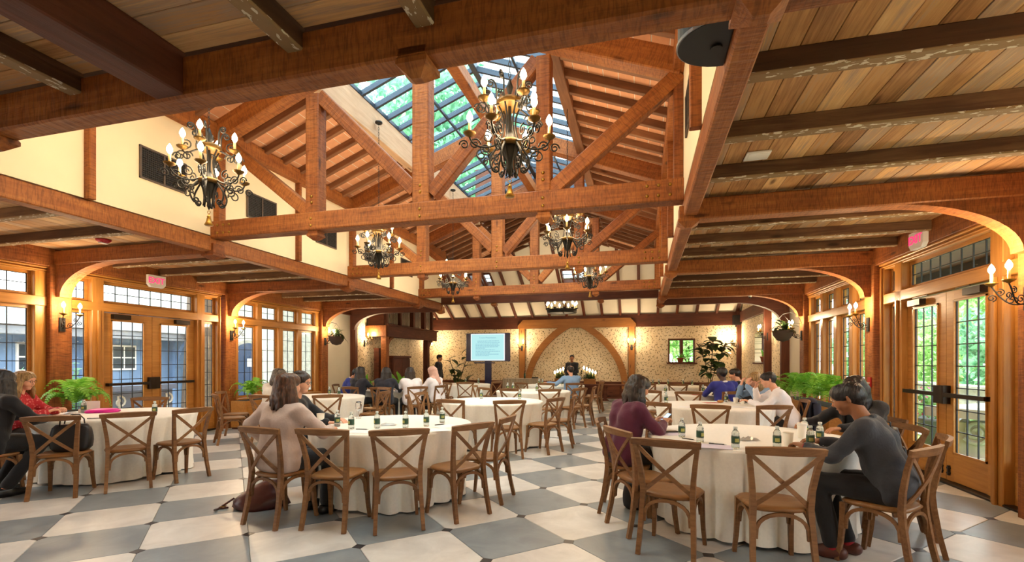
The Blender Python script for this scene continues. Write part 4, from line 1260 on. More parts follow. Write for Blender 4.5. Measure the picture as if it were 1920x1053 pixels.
part('bracket', MB().box(-.03, .03, -.02, .06, -.25, .1), M_BLACK, t)
t = thing('call_point', 'small red fire call point on the right post below the sconce', 'alarm', (XR - .155, 8.80, 1.16))
part('body', MB().box(-.02, .0, -.05, .05, -.08, .08), M_ALARM, t)
part('pull', MB().box(-.035, -.018, -.035, .035, -.02, .0), M_WHITE, t)

# organ loft on the left of the hall
t = thing('organ_loft', 'dark timber loft on posts with organ pipes, left side of the far hall', 'loft', (-8.6, 16.6, 0))
M_PIPE = plain('pipe metal', '#8f8270', rough=.3, metal=.8)
lo = Vector((0, 0, 0))
beam('loft_beam', (.34, -2.0, 2.52), (.34, 2.0, 2.52), .10, .38, M_DARKT, t)
beam('end_beam', (-.44, -2.0, 2.52), (.34, -2.0, 2.52), .10, .38, M_TIMBER, t)
beam('loft_floor', (-.05, -2.0, 2.42), (-.05, 1.95, 2.42), .8, .06, M_DARKT, t)
beam('ledge', (.36, -2.04, 2.73), (.36, 2.04, 2.73), .16, .05, M_DARKT, t)
for y in (-1.9, 1.35):
    beam('post', (.22, y, 0), (.22, y, 2.34), .2, .2, M_TIMBER if y < 0 else M_DARKT, t, up=(1, 0, 0))
    b = MB(); b.sweep([(.22, y + .08, 1.95), (.22, y + .14, 2.12), (.22, y + .28, 2.27), (.22, y + .48, 2.34)], .12, .10, (1, 0, 0))
    part('bracket', b, M_TIMBER if y < 0 else M_DARKT, t)
for y in (-1.85, -.85, .15, 1.1, 1.85):
    beam('case_post', (.2, y, 2.7), (.2, y, 3.9), .12, .16, M_DARKT, t, up=(1, 0, 0))
beam('case_rail', (.2, -1.95, 3.95), (.2, 1.95, 3.95), .14, .2, M_DARKT, t)
part('case_back', MB().box(-.4, -.34, -1.9, 1.9, 2.6, 4.0), M_DARKT, t)
part('case_side', MB().box(-.4, .2, -1.95, -1.9, 2.6, 4.0), M_DARKT, t)
pm = MB().lathe([(.004, 0), (.02, .06), (.022, .9), (.0, .905)], 8).mesh('pipe', M_PIPE, True)
for k in range(34):
    y = -1.7 + k * .105
    if min(abs(y - q) for q in (-1.85, -.85, .15, 1.1, 1.85)) > .08:
        link('pipe', pm, t, Matrix.Translation((.16, y, 2.76)) @ Matrix.Scale(1 + .25 * abs(math.sin(k * .9)), 4, (0, 0, 1)))
t = thing('dark_cabinet', 'tall dark wooden cabinet standing under the organ loft', 'cabinet', (-8.52, 15.6, 0))
part('body', MB().cbox(-.28, .28, -.62, .62, 0, 1.62, .015), M_DARKT, t)
b = MB(); b.box(.28, .30, -.6, -.01, .08, 1.58); part('door', b, M_DARKT, t)
b = MB(); b.box(.28, .30, .01, .6, .08, 1.58); part('door', b, M_DARKT, t)
part('cornice', MB().cbox(-.3, .33, -.66, .66, 1.62, 1.69, .02), M_DARKT, t)
part('tall_side', MB().box(-.28, -.1, -.9, -.62, 0, 1.95), M_DARKT, t)

# television on its stand, with the slide
t = thing('television', 'large television on a dark column stand showing a pale blue slide', 'television', (-5.86, 18.2, 0))
M_TVBLUE = plain('tv dark bezel', '#1c2356', rough=.25)
part('column', MB().cbox(-.13, .13, -.02, .1, 0, 1.5, .02), M_TVBLUE, t)
part('foot', MB().cbox(-.45, .45, -.3, .3, 0, .04, .03), M_TVBLUE, t)
part('panel', MB().cbox(-.91, .91, -.03, .05, 1.50, 2.61, .02), M_TVBLUE, t)
part('shelf', MB().box(-.5, .3, -.22, 0, 1.42, 1.47), M_TVBLUE, t)
M_SLIDEW = emit('slide border', (.92, .98, 1, 1), .52)
M_SLIDE = emit('slide pale cyan', (.46, .82, .84, 1), .46)
M_SLIDET = emit('slide text blue', (.20, .44, .60, 1), .42)
part('slide_border', MB().box(-.70, .70, -.036, -.031, 1.535, 2.585), M_SLIDEW, t)
part('slide', MB().box(-.665, .665, -.040, -.035, 1.56, 2.56), M_SLIDE, t)
text('slide_title', 'Tenant Presentation', .085, M_SLIDET, t, Matrix.Translation((0, -.042, 2.43)) @ Matrix.Rotation(PI / 2, 4, 'X'), .0005)
tx = MB(); g_ = random.Random(3)
for i, (x0, x1) in enumerate(((-.42, .46), (-.42, .5), (-.5, .44), (-.5, .48), (-.5, .42), (-.5, -.1), (-.5, .3), (-.5, .52), (-.5, .1), (-.5, .45), (-.5, .05))):
    z = 2.29 - i * .058; x = x0
    while x < x1:
        w_ = g_.uniform(.03, .1); tx.box(x, min(x + w_, x1), -.0425, -.0405, z, z + .02); x += w_ + .014
tag(part('slide_text', tx, M_SLIDET, t), kind='stuff')
# ------------------------------------------------------------------ furniture
M_CHAIR = wood('weathered elm chair', [(0.0, '#452c1a'), (0.4, '#724d2d'), (0.7, '#916842'), (1.0, '#b28b5e')], rough=.5, along=5, across=40, vary=.18, knots=False)
M_SEAT = wood('chair seat', [(0.0, '#5a3a22'), (0.5, '#84592f'), (1.0, '#a87c4c')], rough=.42, along=4, across=30, vary=.12, knots=False)
M_CLOTH = plain('ivory damask', '#efebe1', rough=.8, noise=.035, nscale=40, bump=.10, sheen=.2)
M_CLOTH2 = plain('taupe pleated cloth', '#a3947e', rough=.85)
def seat_pts(grow=0.0):
    pts = []
    for i in range(28):
        a = 2 * PI * i / 28
        c, s = math.cos(a), math.sin(a)
        e = .55
        x = abs(c) ** e * (1 if c >= 0 else -1); y = abs(s) ** e * (1 if s >= 0 else -1)
        w = .195 + .028 * (y + 1) / 2
        pts.append((x * (w + grow), y * (.205 + grow)))
    return pts
def build_chair():
    t = thing('dining_chair', 'x', 'chair', (0, 0, 0), 0, 'cross-back dining chairs')
    b = MB(); lo, mid, hi = seat_pts(-.01), seat_pts(.008), seat_pts(-.012); n = 28
    vs = [(x, y, .435) for x, y in lo] + [(x, y, .452) for x, y in mid] + [(x, y, .470) for x, y in hi] + [(x * .6, y * .6, .463) for x, y in hi]
    b.add(vs, [tuple(range(n))[::-1], tuple(range(3 * n, 4 * n))] + [(k * n + i, k * n + (i + 1) % n, (k + 1) * n + (i + 1) % n, (k + 1) * n + i) for k in range(3) for i in range(n)])
    part('seat', b, M_SEAT, t, True)
    def mir(name, fn, mat=M_CHAIR, smooth=False):
        for s in (-1, 1):
            b = MB(); fn(b, s); part(name, b, mat, t, smooth)
    def post(b, s):
        p = [(.205, -.265, 0), (.197, -.225, .18), (.188, -.195, .38), (.184, -.188, .47), (.192, -.198, .60), (.212, -.228, .75), (.232, -.262, .865)]
        b.sweep([(s * x, y, z) for x, y, z in p], [.032, .034, .038, .040, .036, .034, .030], [.034, .036, .038, .038, .034, .030, .028], (1, 0, 0))
    mir('back_post', post)
    def leg(b, s):
        p = [(.205, .205, 0), (.195, .185, .15), (.190, .172, .32), (.188, .170, .44)]
        b.sweep([(s * x, y, z) for x, y, z in p], [.028, .032, .036, .038], [.028, .032, .036, .038], (1, 0, 0))
    mir('leg', leg)
    b = MB(); p = []
    for i in range(11):
        u = -1 + i / 5
        p.append((u * .255, -.262 - .045 * (1 - u * u), .872 + .006 * (1 - u * u)))
    hh = [.044 + .014 * (1 - (abs(-1 + i / 5)) ** 2) for i in range(11)]
    b.sweep(p, hh, [.026 + .006 * (1 - abs(-1 + i / 5)) for i in range(11)], (0, -.25, 1))
    part('top_rail', b, M_CHAIR, t)
    for k, s in enumerate((-1, 1)):
        b = MB(); p = []
        for i in range(9):
            u = i / 8
            p.append((s * (-.225 + .40 * u), -.262 + .07 * u - .028 * math.sin(PI * u) + (.006 * s), .850 - .365 * u))
        b.sweep(p, .030, .013, (.3 * s, 0, 1))
        part('cross_slat', b, M_CHAIR, t)
    def arch(b, p0, p1, zl=.25, zt=.425, inset=(0, 0)):
        P = []
        for i in range(13):
            a = PI * i / 12
            u = .5 - .5 * math.cos(a)
            z = zl + (zt - zl) * min(1, math.sin(a) ** .62)
            P.append((p0[0] + (p1[0] - p0[0]) * u, p0[1] + (p1[1] - p0[1]) * u, z))
        sd = Vector((p1[1] - p0[1], p0[0] - p1[0], 0))
        b.sweep(P, .020, .024, sd)
    for p0, p1 in (((-.172, -.205), (.172, -.205)), ((-.176, .172), (.176, .172)), ((-.190, -.185), (-.190, .155)), ((.190, -.185), (.190, .155))):
        b = MB(); arch(b, p0, p1); part('arch_brace', b, M_CHAIR, t)
    return t
chair0 = build_chair(); used_chair = [False]
def chair(x, y, deg, label):
    if not used_chair[0]:
        used_chair[0] = True
        chair0.location = (x, y, 0); chair0.rotation_euler = (0, 0, math.radians(deg)); chair0['label'] = label
        return chair0
    return copy_tree(chair0, None, (x, y, 0), math.radians(deg), label)
def cloth_mesh(seed, R=.905, H=.78):
    g = random.Random(seed); nf = 19; N = 250; prof = []
    ph = [g.uniform(0, 2 * PI) for _ in range(4)]
    b = MB()
    rings = [(0.0, H, 0), (.5, H, 0), (R - .02, H, 0), (R - .004, H - .006, .1), (R, H - .03, .2), (R - .012, H - .10, .35), (R - .028, H - .24, .6), (R - .045, H - .40, .8), (R - .05, H - .56, .95), (R - .045, H - .68, 1.05), (R - .035, .012, 1.15)]
    for r, z, k in rings:
        for i in range(N):
            a = 2 * PI * i / N
            f = 1.9 * abs(math.cos(a * 11 + 1.3 * math.sin(a * 2 + ph[0]) + ph[1])) ** .75 - 1.15; f2 = math.sin(a * 7 + ph[2])
            fold = k * (.046 * f * (.65 + .35 * math.sin(a * 3 + ph[3])) + .016 * f2)
            rr = max(.001, r + fold - .02 * k)
            zz = z + (k > 1.1) * (.012 + .012 * math.sin(a * 5 + ph[3]))
            b.v.append((rr * math.cos(a), rr * math.sin(a), zz))
    for q in range(len(rings) - 1):
        for i in range(N):
            b.f.append((q * N + i, q * N + (i + 1) % N, q * N + N + (i + 1) % N, q * N + N + i)[::-1]); b.m.append(0)
    me = b.mesh('tablecloth', M_CLOTH, True)
    return me
CM = [cloth_mesh(3), cloth_mesh(8), cloth_mesh(21)]
ZT = .781
tables = {'near centre': (-2.75, 4.98), 'near right': (.97, 5.02), 'near left': (-6.85, 4.97), 'second-row left': (-6.35, 8.5), 'second-row centre': (-2.6, 8.35), 'second-row right': (1.12, 8.45),
          'third-row left': (-6.2, 11.35), 'third-row centre': (-2.55, 11.5), 'third-row right': (.95, 11.5), 'back-row left': (-5.5, 14.4), 'back-row centre': (-2.55, 14.5), 'back-row right': (.9, 14.9)}
for i, (nm, (x, y)) in enumerate(tables.items()):
    o = link('tablecloth', CM[i % 3], None, Matrix.Translation((x, y, 0)) @ Matrix.Rotation(i * 1.3, 4, 'Z'))
    tag(o, 'ivory tablecloth draped to the floor over the ' + nm + ' round table', 'tablecloth', 'round draped tables')
CH = {
 'near centre': [(-3.26, 3.85, -9, 'leftmost, under the woman in the beige blazer'), (-2.70, 3.90, 4, 'empty, second from left on the near side'), (-2.17, 4.02, 33, 'empty, middle of the near side, back to the camera'), (-1.76, 4.45, 60, 'empty, right of the near side'), (-1.65, 5.02, 87, 'empty, farthest right, partly behind its neighbour'), (-3.78, 4.62, -72, 'under the person with curly dark hair and glasses')],
 'near right': [(-.13, 4.98, -93, 'under the woman in the maroon blouse'), (.02, 4.48, -60, 'empty, left of the near side beside the woman in maroon'), (.24, 4.05, -16, 'empty, near left, full back to the camera'), (.92, 3.92, 5, 'empty, near middle, cut by the bottom edge'), (1.70, 4.13, 46, 'under the man in the dark grey shirt'), (2.02, 4.62, 70, 'empty, edge-on behind the man in dark grey'), (2.09, 5.18, 95, 'with the black backpack on its seat'), (2.22, 5.80, 124, 'under the woman with long black hair')],
 'near left': [(-6.27, 3.95, 36, 'with the black handbag on its seat'), (-5.90, 4.38, 55, 'empty, middle of the near side'), (-5.70, 4.88, 81, 'empty, right side, pulled out'), (-7.62, 5.92, -141, 'empty, far side in front of the potted fern'), (-6.95, 3.66, -2, 'under the person in the black coat'), (-7.75, 4.34, -58, 'under the woman in the red top')],
 'second-row left': [(-5.53, 7.62, 40, 'empty, near right side'), (-7.25, 7.25, -36, 'empty, near left by the glazed door'), (-7.72, 7.80, -64, 'empty, leftmost beside the fern'), (-6.47, 7.34, -4, 'under the woman in the white sweater'), (-5.18, 8.58, 96, 'empty, right side'), (-5.75, 9.55, 150, 'empty, far side')],
 'second-row centre': [(-2.80, 7.22, -10, 'empty, near left, back to the camera'), (-2.05, 7.30, 27, 'empty, near right, back to the camera'), (-1.58, 7.85, 66, 'empty, right side, seat towards the table'), (-1.42, 8.45, 95, 'empty, far right, behind its neighbour'), (-3.70, 7.82, -66, 'empty, left side, seen edge-on, nearer one'), (-3.78, 8.42, -92, 'empty, left side, seen edge-on, farther one')],
 'second-row right': [(.34, 7.50, -34, 'empty, near left, back to the camera'), (.94, 7.28, -10, 'empty, near middle, back to the camera'), (1.62, 7.40, 20, 'empty, before the man in white'), (2.14, 8.32, 88, 'under the man in the white shirt'), (2.05, 9.02, 118, 'under the person with hidden face')],
 'third-row left': [(-6.50, 10.15, -10, 'under the woman in the black jacket'), (-5.85, 10.22, 12, 'under the woman in the dark navy jacket'), (-5.28, 10.58, 48, 'under the woman with dark hair in white'), (-7.40, 11.0, -74, 'under the man in the blue jacket'), (-5.05, 11.15, 80, 'under the woman in the pink headscarf'), (-5.35, 12.25, 140, 'empty, far right side'), (-7.05, 12.25, -140, 'empty, far left by the white wall')],
 'third-row centre': [(-2.72, 10.38, -6, 'empty, near left, back to the camera'), (-2.02, 10.44, 26, 'empty, near middle, back to the camera'), (-1.55, 10.92, 60, 'empty, near right, seat towards the table'), (-1.35, 11.50, 90, 'empty, far right, behind its neighbour'), (-3.70, 11.30, -84, 'empty, left side, seen edge-on'), (-3.28, 10.62, -38, 'empty, near far-left corner')],
 'third-row right': [(.30, 10.50, -30, 'empty, near left, back to the camera'), (.90, 10.32, -4, 'empty, near middle, back to the camera'), (1.60, 10.52, 30, 'under the man in the blue suit'), (2.10, 11.20, 74, 'under the man in the black suit')],
 'back-row left': [(-5.60, 13.22, -4, 'empty, near left, back to the camera'), (-5.0, 13.32, 24, 'empty, near right, back to the camera'), (-4.42, 13.95, 68, 'empty, right side, edge-on before the television')],
 'back-row centre': [(-3.15, 13.48, -30, 'empty, near left, back to the camera'), (-2.55, 13.34, 0, 'empty, near middle, back to the camera'), (-1.92, 13.50, 30, 'under the man in the light blue jacket'), (-1.40, 14.35, 82, 'empty, right side, nearer one'), (-1.42, 14.98, 108, 'empty, right side, farther one')],
 'back-row right': [(.28, 13.90, -30, 'empty, near left, back to the camera'), (.92, 13.72, 0, 'empty, near middle, back to the camera'), (1.55, 13.92, 30, 'empty, near right, back to the camera'), (-.22, 14.95, -90, 'empty, left side, edge-on')],
}
for nm, lst in CH.items():
    for x, y, d, e in lst:
        chair(x, y, d, 'cross-back chair at the ' + nm + ' table, ' + e.replace(', back to the camera', '').replace(' of the near side', ' near side'))

# small things on the tables
M_PET = plain('clear bottle plastic', '#dfe9e6', rough=.08, trans=.85)
M_LABEL = plain('green bottle label', '#264a36', rough=.5)
M_LABEL2 = plain('yellow green print', '#a8a85e', rough=.5)
M_CAP = plain('white bottle cap', '#cfd6d2', rough=.4)
M_CUP = plain('white paper cup', '#efe9dd', rough=.7)
M_PAPER = plain('white paper', '#f2f0ee', rough=.8)
M_LILAC = plain('lilac paper', '#d8cfe2', rough=.8)
M_FOIL = plain('crumpled silver wrapper', '#b6b6b2', rough=.35, metal=.3)
def build_bottle():
    t = thing('water_bottle', 'x', 'bottle', (0, 0, ZT), 0, 'small water bottles')
    part('body', MB().lathe([(.026, 0), (.031, .006), (.031, .03), (.029, .034), (.031, .04), (.031, .105), (.028, .115), (.030, .122), (.022, .142), (.0135, .152), (.0135, .163)], 14), M_PET, t, True)
    part('bottle_label', MB().lathe([(.0316, .045), (.0318, .046), (.0318, .098), (.0316, .099)], 14, cap=False), M_LABEL, t, True)
    part('label_print', MB().lathe([(.0321, .056), (.0322, .057), (.0322, .084), (.0321, .085)], 4, cap=False).xf(Matrix.Rotation(.4, 4, 'Z') @ Matrix.Scale(1.0, 4)), M_LABEL2, t, True)
    part('cap', MB().lathe([(.0155, .160), (.016, .162), (.016, .176), (.014, .178)], 12), M_CAP, t, True)
    return t
# the print sits flat on the label: rebuild it as a narrow curved strip
bot0 = build_bottle(); used_b = [False]
for ch in list(bot0.children):
    if ch.name.startswith('label_print'):
        b = MB(); n = 6; vs = []
        for i in range(n + 1):
            a = -PI / 2 - .55 + 1.1 * i / n
            vs += [(.0322 * math.cos(a), .0322 * math.sin(a), .055), (.0322 * math.cos(a), .0322 * math.sin(a), .084)]
        b.add(vs, [(2 * i, 2 * i + 2, 2 * i + 3, 2 * i + 1) for i in range(n)])
        ch.data = b.mesh('label_print', M_LABEL2, True)
def bottle(x, y, label):
    rz = rnd.uniform(-.8, .8)
    if not used_b[0]:
        used_b[0] = True; bot0.location = (x, y, ZT); bot0.rotation_euler = (0, 0, rz); bot0['label'] = label; return
    copy_tree(bot0, None, (x, y, ZT), rz, label)
B_ = {'near right': [(.36, 4.76), (.49, 4.49), (.73, 4.24), (1.06, 4.35), (1.33, 4.45), (1.49, 4.74), (1.47, 5.08)], 'near centre': [(-3.18, 4.57), (-2.93, 4.45), (-2.70, 4.57), (-2.41, 4.65), (-2.26, 4.84), (-2.22, 5.18)],
      'near left': [(-6.23, 4.97), (-7.40, 4.90)], 'second-row left': [(-6.05, 8.75), (-6.35, 8.85)], 'second-row centre': [(-2.21, 8.80), (-2.95, 8.75)], 'second-row right': [(.40, 8.65), (1.42, 9.10)],
      'third-row left': [(-5.7, 11.6)], 'third-row centre': [(-3.22, 11.6), (-3.10, 11.66), (-2.45, 11.47)], 'third-row right': [(.52, 11.52), (1.35, 11.78)], 'back-row left': [(-5.45, 14.6), (-5.05, 14.7)],
      'back-row centre': [(-3.05, 14.6), (-2.92, 14.5), (-2.30, 14.3)], 'back-row right': [(.32, 15.1), (.50, 15.28), (.76, 15.25), (1.20, 15.4), (1.45, 15.3)]}
ordn = ['first', 'second', 'third', 'fourth', 'fifth', 'sixth', 'seventh']
for nm, lst in B_.items():
    for i, (x, y) in enumerate(lst):
        bottle(x, y, 'green-labelled water bottle on the ' + nm + ' table, ' + (ordn[i] + ' from left' if len(lst) > 1 else 'the only one'))
def cup(x, y, h, label, lid=True):
    t = thing('paper_cup', label, 'cup', (x, y, ZT), rnd.uniform(0, 3), 'white paper cups')
    s = h / .13
    part('body', MB().lathe([(.030, 0), (.031, .002), (.041 * 1.0, h - .012), (.038, h - .012), (.029, .006)], 20), M_CUP, t, True)
    if lid:
        part('cup_lid', MB().lathe([(.043, h - .016), (.044, h - .010), (.043, h - .004), (.039, h), (.036, h + .004), (.0, h + .004)], 20), M_WHITE, t, True)
    else:
        part('rim', MB().lathe([(.041, h - .014), (.043, h - .012), (.041, h - .009)], 20, cap=False), M_CUP, t, True)
cup(1.42, 4.98, .135, 'taller lidded white paper cup on the near right table beside the bottles')
cup(1.18, 4.50, .120, 'open white paper cup on the near right table, nearer the camera', False)
cup(-3.36, 4.53, .150, 'tall white paper cup on the near centre table beside the woman in beige', False)
cup(-7.62, 4.62, .075, 'short white cup in front of the woman in the red top', False)
cup(1.54, 8.92, .09, 'white cup in front of the man in the white shirt')
cup(1.62, 8.80, .08, 'small white cup right of the white lidded cup on the second-row right table', False)
def sheet(name, x, y, rz, w, d, mat, label, cat='paper', z=0.0, curl=.0):
    b = MB(); n = 6; vs = []
    for i in range(n + 1):
        u = i / n
        for s in (-1, 1):
            vs.append((w * (u - .5), s * d / 2, .0012 + curl * (u - .5) ** 2 * 4))
    for i in range(n + 1):
        u = i / n
        for s in (-1, 1):
            vs.append((w * (u - .5), s * d / 2, .0002 + curl * (u - .5) ** 2 * 4))
    k = 2 * (n + 1)
    fs = [(2 * i, 2 * i + 2, 2 * i + 3, 2 * i + 1) for i in range(n)] + [(k + 2 * i, k + 2 * i + 1, k + 2 * i + 3, k + 2 * i + 2) for i in range(n)]
    b.add(vs, fs)
    o = part(name, b, mat, None, False, Matrix.Translation((x, y, ZT + z)) @ Matrix.Rotation(math.radians(rz), 4, 'Z'))
    tag(o, label, cat)
    return o
sheet('paper_sheet', .23, 4.93, 20, .30, .21, M_LILAC, 'pale lilac sheet under the phone on the near right table')
sheet('paper_sheet', .57, 4.30, -10, .30, .21, M_LILAC, 'lilac sheet with a pen at the near edge of the near right table')
sheet('paper_sheet', 1.58, 4.86, 50, .30, .22, M_PAPER, 'white papers in front of the man in the dark grey shirt', curl=.004)
sheet('paper_sheet', 1.28, 4.25, 30, .28, .21, M_PAPER, 'white sheet with a red corner under the hand of the man in dark grey')
sheet('paper_sheet', -2.70, 4.30, 5, .30, .21, M_PAPER, 'white sheet on the near centre table between second and third chairs')
sheet('paper_sheet', -2.05, 4.58, 40, .30, .21, M_PAPER, 'white sheet near the right rim of the near centre table')
sheet('paper_sheet', -2.05, 4.90, 60, .28, .20, M_PAPER, 'white sheet with a pen at the right of the near centre table')
sheet('paper_sheet', -6.22, 4.62, 60, .30, .21, M_PAPER, 'white sheet near the right rim of the near left table')
sheet('paper_sheet', -6.62, 4.28, 30, .34, .24, M_PAPER, 'white papers in front of the handbag chair on the near left table')
sheet('paper_sheet', .88, 8.30, 10, .34, .24, M_PAPER, 'white papers in the middle of the second-row right table')
sheet('paper_sheet', 1.52, 8.15, -30, .34, .24, M_PAPER, 'white papers at the right of the second-row right table')
sheet('paper_sheet', .70, 7.95, -20, .30, .21, M_PAPER, 'white papers at the near edge of the second-row right table')
sheet('paper_sheet', -6.3, 8.55, 15, .32, .24, M_PAPER, 'white papers on the second-row left table')
sheet('red_folder', 1.15, 8.88, 25, .26, .18, plain('red card', '#c23a34', rough=.6), 'red folder at the far side of the second-row right table', 'folder')
sheet('red_folder', -6.05, 10.85, 5, .26, .18, MATS['red card'], 'small red folder between the two dark-haired women at the third-row left table', 'folder')
sheet('red_folder', 1.15, 10.95, 10, .24, .16, MATS['red card'], 'red folder by the elbow of the man in the blue suit', 'folder')
sheet('red_folder', 1.36, 4.22, 30, .26, .20, MATS['red card'], 'red folder under the white sheet at the near right table rim', 'folder', z=-.0008)
def pen(x, y, rz, label, L=.14):
    t = thing('pen', label, 'pen', (x, y, ZT + .0055), math.radians(rz), 'black pens on the tables')
    part('barrel', MB().tube([(-L / 2, 0, 0), (L / 2 - .02, 0, 0)], .0045, 8), M_BLACK, t, True)
    part('tip', MB().tube([(L / 2 - .02, 0, 0), (L / 2, 0, 0)], [.0045, .001], 8), M_FOIL, t, True)
    part('clip', MB().box(-L / 2, -L / 2 + .04, -.0015, .0015, .004, .0065), M_FOIL, t)
pen(.41, 4.62, -40, 'black pen beside the two left bottles on the near right table')
pen(.62, 4.40, -15, 'black pen above the lilac sheet on the near right table')
pen(-2.16, 4.98, 60, 'black pen at the right of the near centre table by the last bottle')
pen(-2.78, 4.42, 5, 'black pen on the sheet between chairs at the near centre table')
pen(1.50, 4.55, 30, 'dark pen in front of the man in the dark grey shirt')
pen(-6.5, 4.42, 40, 'pen on the papers of the near left table')
def wrapper(x, y, label):
    g_ = random.Random(int(x * 100)); b = MB()
    n = 9; vs = []
    for i in range(n):
        for j in range(6):
            u, v = i / (n - 1) - .5, j / 5 - .5
            vs.append((u * .17, v * .10, .004 + .03 * (1 - 4 * v * v) * (1 - 3.2 * u * u) * g_.uniform(.5, 1.25)))
    b.add(vs, [(i * 6 + j, i * 6 + 6 + j, i * 6 + 7 + j, i * 6 + 1 + j) for i in range(n - 1) for j in range(5)])
    o = part('sweet_wrapper', b, M_FOIL, None, False, Matrix.Translation((x, y, ZT)) @ Matrix.Rotation(.3, 4, 'Z'))
    tag(o, label, 'wrapper')
wrapper(.92, 4.72, 'small crumpled silver tray of sweets in the middle of the near right table')
wrapper(-2.70, 4.80, 'small crumpled silver tray of sweets in the middle of the near centre table')
wrapper(-7.36, 4.72, 'crumpled clear wrapping in front of the woman in the red top')
def phone(x, y, rz, label):
    t = thing('mobile_phone', label, 'phone', (x, y, ZT + .003), math.radians(rz))
    part('case', MB().cbox(-.075, .075, -.037, .037, 0, .009, .008), M_BLACK, t)
    part('screen', MB().box(-.070, .070, -.033, .033, .0088, .0096), plain('dark phone glass', '#1a1214', rough=.08) if 'dark phone glass' not in MATS else MATS['dark phone glass'], t)
phone(.27, 5.06, 15, 'black phone lying on the lilac sheet, near right table')
# wine glass
t = thing('wine_glass', 'clear stemmed wine glass at the far left of the near centre table', 'glass', (-3.40, 5.32, ZT))
M_CLEAR = plain('clear glassware', '#ffffff', rough=.02, trans=1.0)
part('bowl', MB().lathe([(.004, .085), (.022, .092), (.036, .115), (.041, .145), (.037, .185), (.032, .205), (.030, .205), (.035, .183), (.039, .145), (.034, .117), (.02, .096), (.002, .09)], 18, cap=False), M_CLEAR, t, True)
part('stem', MB().lathe([(.034, 0), (.034, .003), (.006, .008), (.0035, .03), (.0035, .08), (.006, .088)], 14), M_CLEAR, t, True)
# pink case and boxes on the near left table
t = thing('pink_case', 'bright pink zipped case lying on the near left table', 'case', (-7.22, 5.02, ZT), math.radians(35))
M_HOT = plain('hot pink', '#e0189a', rough=.45)
b = MB(); rings = []
for z, s in ((0, .92), (.012, 1.0), (.03, .98), (.048, .75), (.056, .35)):
    rings += [(x * s, y * s, z) for x, y in [(.19 * (abs(math.cos(a)) ** .5) * (1 if math.cos(a) > 0 else -1), .13 * (abs(math.sin(a)) ** .6) * (1 if math.sin(a) > 0 else -1)) for a in np.linspace(0, 2 * PI, 24, endpoint=False)]]
b.add(rings, [tuple(range(24))[::-1], tuple(range(96, 120))] + [(k * 24 + i, k * 24 + (i + 1) % 24, k * 24 + 24 + (i + 1) % 24, k * 24 + 24 + i) for k in range(4) for i in range(24)])
part('shell', b, M_HOT, t, True)
part('zip', MB().tube([(.192 * math.cos(a), .132 * math.sin(a), .016) for a in np.linspace(0, 2 * PI, 24, endpoint=False)], .003, 4, closed=True), plain('violet zip', '#6a1460', rough=.5), t)
t = thing('takeaway_box', 'open white takeaway box beside the wrapping on the near left table', 'box', (-7.42, 4.98, ZT), .5)
part('tray', MB().box(-.09, .09, -.07, .07, 0, .008).box(-.09, -.084, -.07, .07, .008, .05).box(.084, .09, -.07, .07, .008, .05).box(-.09, .09, .064, .07, .008, .05).box(-.09, .09, -.07, -.064, .008, .05), M_CUP, t)
part('box_lid', MB().box(-.09, .09, .07, .078, .05, .15), M_CUP, t)
t = thing('bread_roll', 'small golden bread roll on the second-row right table beside a bottle', 'bread', (1.30, 8.95, ZT))
part('crust', MB().ball((0, 0, .022), .045, 12, 8, (1.2, .9, .5)), plain('bread crust', '#c08a48', rough=.7, noise=.2, nscale=20), t, True)
part('score', MB().box(-.035, .035, -.004, .004, .040, .0465), M_PAPER, t)

# bags and the hung jacket
M_LEATHER = plain('black leather', '#17161a', rough=.42, bump=.15, nscale=80)
M_BROWNBAG = plain('oxblood leather', '#4a201c', rough=.35, bump=.3, nscale=14)
def soft_box(w, d, h, n=5, puff=.15, top=.8):
    """cushion-like bag body"""
    b = MB(); rings = []; N = 24
    for k in range(9):
        v = k / 8; z = h * v
        s = (1 - puff) + puff * math.sin(PI * min(1, v * .9 + .1)); tp = 1 + (top - 1) * v
        if k == 0 or k == 8: s *= .86
        for i in range(N):
            a = 2 * PI * i / N; c, q = math.cos(a), math.sin(a); e = .45
            rings.append((w / 2 * s * abs(c) ** e * (1 if c > 0 else -1), d / 2 * s * tp * abs(q) ** e * (1 if q > 0 else -1), z))
    b.add(rings, [tuple(range(N))[::-1], tuple(range(8 * N, 9 * N))] + [(k * N + i, k * N + (i + 1) % N, k * N + N + (i + 1) % N, k * N + N + i) for k in range(8) for i in range(N)])
    return b
t = thing('handbag', 'black handbag with thin handles on the seat of the front left chair', 'bag', (-6.27, 4.03, .472), math.radians(36))
part('body', soft_box(.38, .20, .30, top=.55), M_LEATHER, t, True)
for y in (-.05, .05):
    part('handle', MB().tube([(-.09, y, .28), (-.08, y * 1.2, .36), (-.03, y * 1.6, .40), (.04, y * 1.6, .40), (.09, y * 1.2, .35), (.10, y, .28)], .007, 6), M_LEATHER, t, True)
t = thing('leather_bag', 'slouched oxblood leather bag on the floor by the woman in beige', 'bag', (-3.78, 4.12, 0), math.radians(20))
b = MB(); N = 26; rings = []; g_ = random.Random(5)
for k, (z, s) in enumerate(((0, .9), (.03, 1.0), (.08, .97), (.13, .80), (.18, .55), (.23, .36), (.27, .22))):
    for i in range(N):
        a = 2 * PI * i / N; w = 1 + .10 * math.sin(3 * a + k) + .06 * math.sin(7 * a + 2 * k)
        rings.append((.27 * s * w * math.cos(a) + .12 * (k / 6) ** 2, .19 * s * w * math.sin(a), z))
b.add(rings, [tuple(range(N))[::-1], tuple(range(6 * N, 7 * N))] + [(k * N + i, k * N + (i + 1) % N, k * N + N + (i + 1) % N, k * N + N + i) for k in range(6) for i in range(N)])
